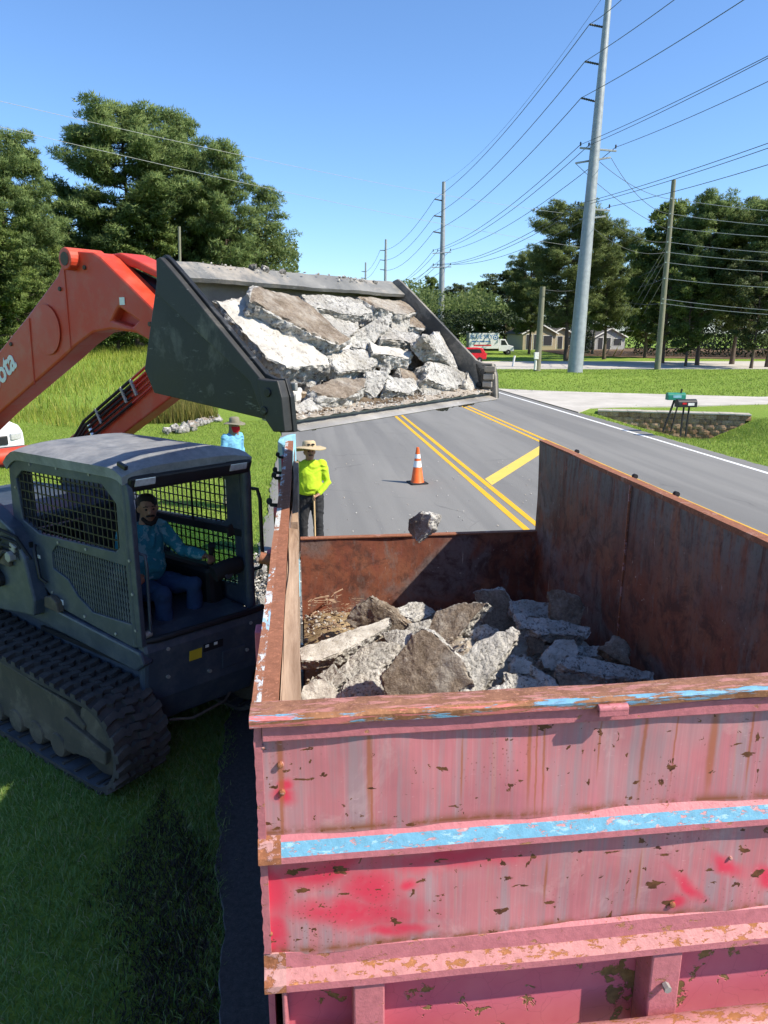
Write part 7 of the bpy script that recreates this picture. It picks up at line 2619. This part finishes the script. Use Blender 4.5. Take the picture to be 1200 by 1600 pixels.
GP = 'tall steel poles along the road'
Y1, Y2, Y3, Y4 = 62.9, 125.0, 207.0, 272.0
b1 = onz(898, 583, 0.1)
p1 = pole('steel_pole', b1, ony(958, -80, Y1), 0.66, 0.21, MT['galv'], 'nearest tall grey steel pole on the lawn, leaning right', 12, GP)
b2 = ony(688, 552, Y2)
p2 = pole('steel_pole', (b2.x, Y2, 0), ony(693.5, 284, Y2), 0.62, 0.30, MT['galv'], 'second tall pole, just right of the bucket rim', 10, GP)
b3 = ony(600.5, 535, Y3)
p3 = pole('steel_pole', (b3.x, Y3, 0), ony(603, 374, Y3), 0.55, 0.30, MT['galv'], 'third tall pole rising behind the bucket rim', 8, GP)
b4 = ony(570, 530, Y4)
p4 = pole('steel_pole', (b4.x, Y4, 0), ony(571.5, 410, Y4), 0.55, 0.30, MT['galv'], 'farthest small pole above the bucket rim', 8, GP)

INS = {}
for (e, Y_, arms, tag_) in ((p1, Y1, [((945, 43), (921, 38)), ((938, 101), (914, 96)), ((932, 159), (908, 153))], 1), (p2, Y2, [((692.5, 314), (679, 311)), ((691, 339), (678, 337)), ((690, 364.5), (677, 362))], 2),
                            (p3, Y3, [((602.5, 391.5), (594, 391)), ((602, 407), (594, 406)), ((601.8, 422), (594, 421))], 3), (p4, Y4, [((571, 424.5), (565, 424)), ((570.6, 435), (564, 434))], 4)):
    for k, (a, b) in enumerate(arms):
        A_, B_ = ony(*a, Y_), ony(*b, Y_)
        r_ = 0.10 if tag_ == 1 else 0.13
        n_ = 7
        pts = [A_.lerp(B_, i / (n_ * 2)) for i in range(n_ * 2 + 1)]
        rs = [r_ * (1.0 if i % 2 else 0.62) for i in range(n_ * 2 + 1)]
        pp(e, MB().tube(pts, rs, 8), 'insulator', MT['insul'])
        INS[(tag_, k)] = B_
# crossarms
XA = {}
for (e, Y_, lst) in ((p1, Y1, [((906, 231), (963, 236)), ((899, 255), (954, 246)), ((899, 325), (953, 329)), ((906, 343), (946, 338))]), (p2, Y2, [((676, 396), (705, 394)), ((675, 418), (705, 417))])):
    for (a, b) in lst:
        A_, B_ = ony(*a, Y_ - 0.45), ony(*b, Y_ - 0.45)
        pp(e, MB().bar(A_, B_, 0.14, 0.14), 'crossarm', MT['galv'], 0.01)
for (u, v) in [(907, 229), (920, 230), (962, 233), (903, 322), (915, 323), (952, 326)]:
    A_ = ony(u, v, Y1 - 0.45)
    pp(p1, MB().tube([A_ + Vector((0, 0, 0.05)), A_ + Vector((0, 0, 0.28)), A_ + Vector((0, 0, 0.36))], [0.06, 0.08, 0.03], 8), 'insulator', MT['insul'])
for (u, v) in [(677, 393), (684, 393), (704, 392), (677, 415), (684, 415), (704, 414.5)]:
    A_ = ony(u, v, Y2 - 0.45)
    pp(p2, MB().tube([A_, A_ + Vector((0, 0, 0.35))], [0.09, 0.07], 6), 'insulator', MT['insul'])

wR = onz(1027, 577)
pR = pole('wooden_pole', wR, ony(1053, 281, wR.y), 0.30, 0.20, MT['wood_pole'], 'tall wooden pole on the right with many wires', 12)
w1 = onz(839, 580)
pW = pole('wooden_pole', w1, ony(848, 448, w1.y), 0.33, 0.24, MT['wood_pole'], 'short wooden pole with a white meter box left of the steel pole', 12)
mbx = ony(838, 556, w1.y - 0.4)
pp(pW, MB().obox(mbx, (0.42, 0.25, 0.62)), 'meter_box', MT['trim'], 0.03)
pp(pW, MB().tube([ony(836, 578, w1.y - 0.35), ony(837, 562, w1.y - 0.35)], 0.12, 8), 'conduit', MT['trim'])
w3 = ony(925, 553, 118)
pT = pole('wooden_pole', (w3.x, 118, 0), ony(938, 430, 118), 0.22, 0.16, MT['wood_pole'], 'thin wooden pole behind the steel pole by the side road', 10)
w4 = ony(281, 520, 68)
pL = pole('wooden_pole', (w4.x, 68, 1.5), ony(280, 354, 68), 0.16, 0.12, MT['wood_pole'], 'wooden pole among the pines above the bucket corner', 10)


def wire(a, b, sag, r_, label, group, mat='wire', n=18):
    a, b = Vector(a), Vector(b)
    pts = [a.lerp(b, i / n) + Vector((0, 0, -sag * 4 * (i / n) * (1 - i / n))) for i in range(n + 1)]
    o_ = MB().tube([p - a for p in pts], r_, 5).build('power_line', MT[mat], None, 0, 60, a)
    return tag(o_, label, 'power line', group)


GW = 'power lines strung along the road'
XR_ = 24.0
lab = ['top', 'middle', 'bottom']
for k in range(3):
    wire(INS[(1, k)], INS[(2, k)], 1.4, 0.034, f'{lab[k]} conductor between the first and second steel poles', GW)
    wire(INS[(2, k)], INS[(3, k)], 2.2, 0.040, f'{lab[k]} conductor between the second and third steel poles', GW)
for k in range(2):
    wire(INS[(3, k)], INS[(4, k)], 2.0, 0.045, f'{lab[k]} conductor between the third and fourth steel poles', GW)
for k, (uv0, uv1) in enumerate((((921, 38), (1010, -40)), ((914, 96), (1250, -152)), ((908, 153), (1320, -105)))):
    wire(INS[(1, k)], onx(uv1[0], uv1[1], 23.0 + k * 0.2), 0.25, 0.026, f'{lab[k]} thick conductor leaving the nearest steel pole up to the right', GW)
wire(ony(947, -12, Y1), ony(693.5, 285, Y2), 1.8, 0.016, 'faint shield wire above the conductors', GW)
nm = ['upper left', 'upper middle', 'upper right', 'lower left', 'lower middle', 'lower right']
for k, (a, b, c) in enumerate((((907, 226), (677, 391), (1230, 72)), ((920, 227), (684, 392), (1230, 75)), ((962, 230), (704, 391), (1230, 113)), ((903, 319), (677, 413), (1230, 213)), ((915, 320), (684, 414), (1230, 221)), ((952, 323), (704, 413), (1230, 248)))):
    A_, B_ = ony(*a, Y1 - 0.45), ony(*b, Y2 - 0.45)
    wire(A_, B_, 1.3, 0.030, f'{nm[k]} crossarm wire towards the second steel pole', GW)
    wire(A_, onx(c[0], c[1], 25.0), 0.15, 0.022, f'{nm[k]} crossarm wire running off to the right edge', GW)
    wire(B_, ony(600 - 6 * (k // 3), 445 + 7 * (k // 3) + k % 3, Y3), 2.0, 0.035, f'{nm[k]} crossarm wire beyond the second steel pole', GW)
# service drops from the steel pole to the tall wooden pole
for k, (a, b, s) in enumerate((((900, 256), (1046, 360), 0.5), ((955, 247), (1045, 334), 0.9), ((937, 253), (1047, 311), 0.5), ((946, 340), (1043, 378), 0.6), ((915, 345), (1041, 394), 1.0))):
    wire(ony(*a, Y1 - 0.45), ony(*b, wR.y), s, 0.022, ['lowest-slung', 'most sagging', 'topmost', 'short', 'long'][k] + ' drop wire between the steel pole and the tall wooden pole', 'drop wires at the steel pole')
ordn = ['topmost', 'second', 'third', 'fourth', 'fifth', 'sixth', 'seventh', 'eighth', 'lowest']
for k, (a, b) in enumerate((((1049, 310), (1240, 333)), ((1047, 334), (1240, 355)), ((1045, 355), (1240, 372)), ((1043, 378), (1240, 397)), ((1042, 394), (1240, 411)), ((1040, 410), (1240, 427)), ((1038, 435), (1240, 451)), ((1036, 467), (1240, 487)), ((1034, 474), (1240, 494)))):
    wire(ony(*a, wR.y - 0.25), ony(*b, wR.y - 12), 0.12, 0.024, ordn[k] + ' wire from the tall wooden pole to the right edge, counted down the pole', 'wires right of the wooden pole', 'wire_pale')
    if k in (5, 6, 8):
        wire(ony(*a, wR.y - 0.25), ony(938, 432 + 3 * k - 15, 118), 1.2, 0.03, ordn[k] + ' wire from the tall wooden pole back to the thin pole', 'wires left of the wooden pole')
    pp(pR, MB().tube([ony(a[0], a[1], wR.y - 0.12), ony(a[0], a[1], wR.y - 0.32)], 0.07, 6), 'insulator', MT['trim'])
wire(ony(848, 452, w1.y), ony(938, 436, 118), 0.8, 0.02, 'slack wire from the short wooden pole', 'wires left of the wooden pole')
for k, (a, b) in enumerate((((60, 168), (880, 333)), ((40, 205), (920, 388)))):
    wire(onplane(a[0] - 120, a[1] - (24 if k == 0 else 26), Vector((0, 40, 0)), Vector((0, 1, 0))), ony(b[0], b[1], 78), 0.5, 0.013, ['upper', 'lower'][k] + ' pale cable crossing in front of the left-hand pines', 'cables crossing the road', 'wire_pale', 30)
# guy wires with yellow guards
for k, (a, b) in enumerate((((1040, 386), (935, 556)), ((1041, 392), (945, 557)), ((1039, 408), (957, 558)), ((1037, 436), (968, 556)))):
    A_, B_ = ony(*a, wR.y + 0.3), onz(*b)
    o_ = wire(A_, B_, 0.0, 0.02, ['leftmost', 'second', 'third', 'rightmost'][k] + ' guy wire slanting down left of the tall wooden pole', 'guy wires', 'wire_pale', 2)
    if k > 0:
        g_ = MB().tube([(B_ - A_) * 0.86, (B_ - A_) * 0.995], 0.055, 6).build('guard_sleeve', MT['sticker_yellow'] if k > 1 else MT['wire_pale'], o_)

# short white marker post
mk = onz(801, 573)
e = empty('marker_post', mk, 0, 'short white marker post at the corner of the lawn', 'marker')
MB().tube([(0, 0, 0), (0.18, 0, 1.15)], 0.11, 8).build('post', MT['trim'], e, 0, 50)

# ------------------------------------------------------------------ traffic cone
e = empty('traffic_cone', onz(652, 755), 0.2, 'orange traffic cone with two white bands on the road', 'cone')
MB().box(-0.21, 0.21, -0.21, 0.21, 0, 0.035).build('base', MT['black_rough'], e, 0.012)
cp = [(0.165, 0.035), (0.15, 0.055), (0.112, 0.34), (0.0835, 0.535), (0.070, 0.62), (0.052, 0.745), (0.034, 0.86)]
MB().lathe([(0.165, 0.035), (0.150, 0.055), (0.034, 0.865), (0.026, 0.87), (0.024, 0.80)], 24, cap=False).build('body', MT['cone_orange'], e, 0, 40)


def cone_r(z):
    return 0.150 + (0.034 - 0.150) * (z - 0.055) / (0.865 - 0.055)


for (z0, z1) in ((0.40, 0.55), (0.61, 0.71)):
    MB().lathe([(cone_r(z0) + 0.003, z0), (cone_r(z1) + 0.003, z1)], 24, cap=False).build('reflective_band', MT['cone_white'], e, 0, 40)

# ------------------------------------------------------------------ mailboxes
def mailbox(e, c, L_, w, h, mat, rx=0.0):
    """rounded-top box along local x"""
    b = MB()
    n = 8
    prof = [(-w / 2, 0), (w / 2, 0)] + [(w / 2 * math.cos(math.pi * i / n), h * 0.55 + w / 2 * math.sin(math.pi * i / n) * (h * 0.45 / (w / 2))) for i in range(n + 1)]
    b.prism([(p[0] + c[1], p[1] + c[2]) for p in prof], c[0] - L_ / 2, c[0] + L_ / 2, 'yz')
    o_ = b.build('box', mat, e, 0.008, 40)
    d = MB().prism([(p[0] * 1.03 + c[1], p[1] * 1.02 + c[2]) for p in prof], c[0] - L_ / 2 - 0.018, c[0] - L_ / 2 - 0.002, 'yz')
    d.build('door', mat, e, 0.004)
    return o_


m1 = onz(1040, 675)
e = empty('mailbox', m1, -0.12, 'green mailbox on two leaning dark posts beside the road', 'mailbox')
mailbox(e, (0.25, 0, 1.16), 0.62, 0.26, 0.26, MT['green_plastic'])
MB().bar((-0.10, 0, 0), (0.22, 0, 1.2), 0.06, 0.06).build('post', MT['black_rough'], e, 0.006)
MB().bar((0.16, -0.05, 0), (0.42, -0.05, 1.55), 0.045, 0.045).build('post', MT['black_rough'], e, 0.006)
MB().box(0.10, 0.40, -0.135, -0.130, 1.24, 1.33).build('lettering_patch', MT['sky_blue'], e)
m2 = onz(1067, 682)
e = empty('mailbox', m2, -0.05, 'black mailbox on two upright dark posts beside the green one', 'mailbox')
mailbox(e, (0.0, 0, 1.02), 0.66, 0.28, 0.27, MT['black'])
for x in (-0.10, 0.09):
    MB().bar((x, 0, 0), (x + 0.03, 0, 1.04), 0.05, 0.05).build('post', MT['black_rough'], e, 0.006)
MB().box(0.0, 0.22, -0.148, -0.144, 1.08, 1.17).build('number_plate', MT['trim'], e)
MB().box(-0.2, -0.05, -0.152, -0.146, 1.12, 1.18).build('flag', MT['car_red'], e)

# ------------------------------------------------------------------ white stones beside the weeds
rr = random.Random(44)
for k in range(26):
    t = k / 25
    u, v = 262 + 80 * t, 672 - 20 * t
    p = onz(u + rr.uniform(-4, 4), v + rr.uniform(-4, 2), 0.1)
    o_ = link('stone', rr.choice(frag_meshes), None, p)
    s = rr.uniform(0.22, 0.42)
    o_.scale = (s, s, s * 0.8)
    o_.rotation_euler = (rr.uniform(-0.5, 0.5), rr.uniform(-0.5, 0.5), rr.uniform(0, 6))
    tag(o_, 'pale riprap stone in the row beside the dry weeds', 'stone', 'row of pale stones')

# ------------------------------------------------------------------ vehicles
def wheel(e, c, r_, w, axis='y'):
    t = MB().lathe([(r_ * 0.62, -w / 2), (r_ * 0.95, -w / 2), (r_, -w / 4), (r_, w / 4), (r_ * 0.95, w / 2), (r_ * 0.62, w / 2)], 22, c, axis).build('wheel', MT['tyre'], e, 0, 40)
    MB().lathe([(r_ * 0.18, -w * 0.52), (r_ * 0.55, -w * 0.42), (r_ * 0.62, -w * 0.5), (r_ * 0.62, w * 0.5), (r_ * 0.55, w * 0.42), (r_ * 0.18, w * 0.52)], 18, c, axis).build('rim', MT['hub'], t, 0, 40)


# box truck (local +x forward)
tp = onz(762, 554)
e = empty('box_truck', tp, -0.05, 'white box truck with blue lettering parked beyond the lawn', 'truck')
MB().box(-3.4, 1.55, -1.15, 1.15, 0.95, 3.45).build('cargo_box', MT['white'], e, 0.04)
MB().box(-3.42, -3.3, -1.16, 1.16, 0.93, 3.47).build('rear_frame', MT['galv'], e, 0.01)
MB().prism([(1.6, 0.55), (4.05, 0.55), (4.12, 1.0), (4.0, 1.35), (3.2, 1.55), (2.65, 2.45), (1.6, 2.5)], -1.0, 1.0, 'xz').build('cab', MT['white'], e, 0.06)
MB().prism([(1.95, 1.55), (3.0, 1.55), (2.55, 2.3), (1.95, 2.32)], -1.012, 1.012, 'xz').build('window', MT['glass_dark'], e)
MB().prism([(3.14, 1.62), (3.24, 1.58), (2.74, 2.4), (2.66, 2.38)], -0.85, 0.85, 'xz').build('windscreen', MT['glass_dark'], e)
MB().box(4.0, 4.16, -0.95, 0.95, 0.5, 0.78).build('bumper', MT['galv'], e, 0.02)
MB().box(-3.3, 1.6, -0.5, 0.5, 0.6, 0.95).build('frame', MT['black'], e)
for s in (-0.72, 0.72):
    MB().box(4.06, 4.11, s - 0.14, s + 0.14, 0.85, 1.1).build('headlight', MT['lens'], e, 0.01)
for x in (-1.7, 3.2):
    for s in (-0.92, 0.92):
        wheel(e, (x, s, 0.42), 0.42, 0.28)
for (txt, sz, x, z, mt) in (('BLUE SKY', 0.88, -1.35, 2.85, 'print_blue')
                              ,):
    t_ = link('lettering', text_mesh(txt, sz, 0.004, MT[mt], 0.012), e)
    t_.matrix_local = Matrix.Translation((x, -1.158, z)) @ Matrix.Rotation(math.pi / 2, 4, 'X')
for (x0, x1) in ((-2.9, -2.2), (-2.1, -1.75), (-1.65, -0.8), (-0.7, 0.1)):
    MB().box(x0, x1, -1.160, -1.156, 2.03, 2.20).build('stripe', MT['print_blue'], e)
MB().box(-2.6, 0.3, -1.160, -1.156, 1.38, 1.62).build('stripe', MT['print_red'], e)
MB().lathe([(0.42, -1.162), (0.42, -1.157)], 24, (0.95, 0, 2.75), 'y').build('emblem', MT['print_blue'], e)
MB().lathe([(0.28, -1.166), (0.28, -1.1625)], 20, (0.95, 0, 2.75), 'y').build('emblem', MT['trim'], e)
MB().lathe([(0.16, -1.170), (0.16, -1.1665)], 16, (0.95, 0, 2.75), 'y').build('emblem', MT['print_blue'], e)

# red hatchback-style car, mostly hidden by the bucket
cp_ = onz(729, 567)
e = empty('car', cp_, math.pi - 0.05, 'red car half hidden behind the far edge of the bucket', 'car')
MB().prism([(-2.2, 0.45), (-2.25, 0.95), (-2.12, 1.15), (-1.75, 1.72), (-1.3, 1.80), (0.25, 1.78), (0.95, 1.20), (1.95, 1.05), (2.2, 0.85), (2.2, 0.42)], -0.88, 0.88, 'xz').build('body', MT['car_red'], e, 0.08, 40, seg=3)
MB().prism([(-1.65, 1.18), (-1.45, 1.62), (0.18, 1.62), (0.72, 1.2)], -0.892, 0.892, 'xz').build('window', MT['glass_dark'], e)
MB().prism([(-2.13, 1.2), (-2.1, 1.16), (-1.78, 1.66), (-1.80, 1.70)], -0.7, 0.7, 'xz').build('rear_window', MT['glass_dark'], e)
for s in (-0.72, 0.72):
    MB().box(-2.28, -2.2, s - 0.12, s + 0.12, 0.95, 1.15).build('tail_light', MT['print_red'], e, 0.01)
for x in (-1.4, 1.4):
    for s in (-0.82, 0.82):
        wheel(e, (x, s, 0.35), 0.35, 0.22)

# white van at the left edge (local +x forward)
vp = onz(2, 742, -0.1)
e = empty('van', vp + Vector((-0.9, 1.1, 0)), -0.85, 'white van behind the loader at the left edge', 'van')
MB().prism([(-4.2, 0.45), (0.55, 0.40), (0.66, 0.62), (0.62, 0.98), (0.38, 1.14), (-0.85, 1.26), (-1.65, 2.02), (-2.1, 2.12), (-4.2, 2.1)], -0.95, 0.95, 'xz').build('body', MT['white'], e, 0.09, 40, seg=3)
MB().prism([(-0.88, 1.30), (-0.80, 1.27), (-1.62, 2.02), (-1.70, 2.02)], -0.78, 0.78, 'xz').build('windscreen', MT['glass_dark'], e)
MB().prism([(-2.0, 1.30), (-1.05, 1.30), (-1.65, 1.9), (-2.0, 1.92)], -0.962, 0.962, 'xz').build('window', MT['glass_dark'], e)
MB().box(0.62, 0.685, -0.5, 0.5, 0.66, 0.90).build('grille', MT['black'], e, 0.02)
for s in (-0.72, 0.72):
    MB().obox((0.60, s, 0.86), (0.14, 0.32, 0.20), Matrix.Rotation(0.2 if s > 0 else -0.2, 3, 'Z')).build('headlight', MT['lens'], e, 0.03)
MB().box(0.60, 0.74, -0.92, 0.92, 0.38, 0.60).build('bumper', MT['black'], e, 0.03)
for x in (-0.15, -3.2):
    for s in (-0.86, 0.86):
        wheel(e, (x, s, 0.36), 0.36, 0.24)

# ------------------------------------------------------------------ houses behind the side road
def house(loc, rz, w, d, h, rise, label, wall, porch=True):
    e = empty('house', loc, rz, label, 'house')
    MB().prism([(-w / 2, 0), (w / 2, 0), (w / 2, h), (0, h + rise), (-w / 2, h)], 0, d, 'xz').build('wall', wall, e)
    rf = MB()
    ov = 0.45
    t = 0.16
    for s in (-1, 1):
        n_ = Vector((s * rise, 0, w / 2)).normalized() * t
        a = Vector((0, 0, h + rise + 0.02))
        b = Vector((s * (w / 2 + ov), 0, h - rise * ov / (w / 2) + 0.02))
        rf.add([(a.x, -ov, a.z), (b.x, -ov, b.z), (b.x, d + ov, b.z), (a.x, d + ov, a.z), (a.x + n_.x, -ov, a.z + n_.z), (b.x + n_.x, -ov, b.z + n_.z), (b.x + n_.x, d + ov, b.z + n_.z), (a.x + n_.x, d + ov, a.z + n_.z)],
               [(0, 1, 2, 3), (7, 6, 5, 4), (0, 4, 5, 1), (1, 5, 6, 2), (2, 6, 7, 3), (3, 7, 4, 0)])
    rf.build('roof', MT['shingle'], e)
    for s in (-1, 1):
        MB().bar((0, -ov - 0.03, h + rise + 0.05), (s * (w / 2 + ov), -ov - 0.03, h - rise * ov / (w / 2) + 0.05), 0.05, 0.22).build('barge_board', MT['trim'], e)
    for (x0, x1, z0, z1) in ((-w * 0.40, -w * 0.24, 0.1, h * 0.92), (-w * 0.17, w * 0.02, 0.1, h * 0.92), (w * 0.12, w * 0.38, 0.9, h * 0.85)):
        f = MB().box(x0 - 0.08, x1 + 0.08, -0.05, -0.004, z0 - 0.06, z1 + 0.08).build('window', MT['trim'], e)
        MB().box(x0, x1, -0.07, -0.052, z0, z1).build('pane', MT['house_dark'], f)
    return e


hp = ony(842, 548, 150)
house((hp.x, 150, 0), 0.1, 7.4, 9, 3.4, 1.9, 'tan gabled house with white trim left of the steel pole', MT['house_wall'])
hp = ony(877, 548, 154)
house((hp.x, 154, 0), 0.1, 6.0, 8, 3.0, 1.5, 'second tan gabled house end behind the steel pole', MT['house_wall'])
hp = ony(952, 548, 150)
house((hp.x, 150, 0), 0.1, 7.0, 8, 2.7, 1.7, 'pale grey house with white gable right of the steel pole', MT['house_grey'])
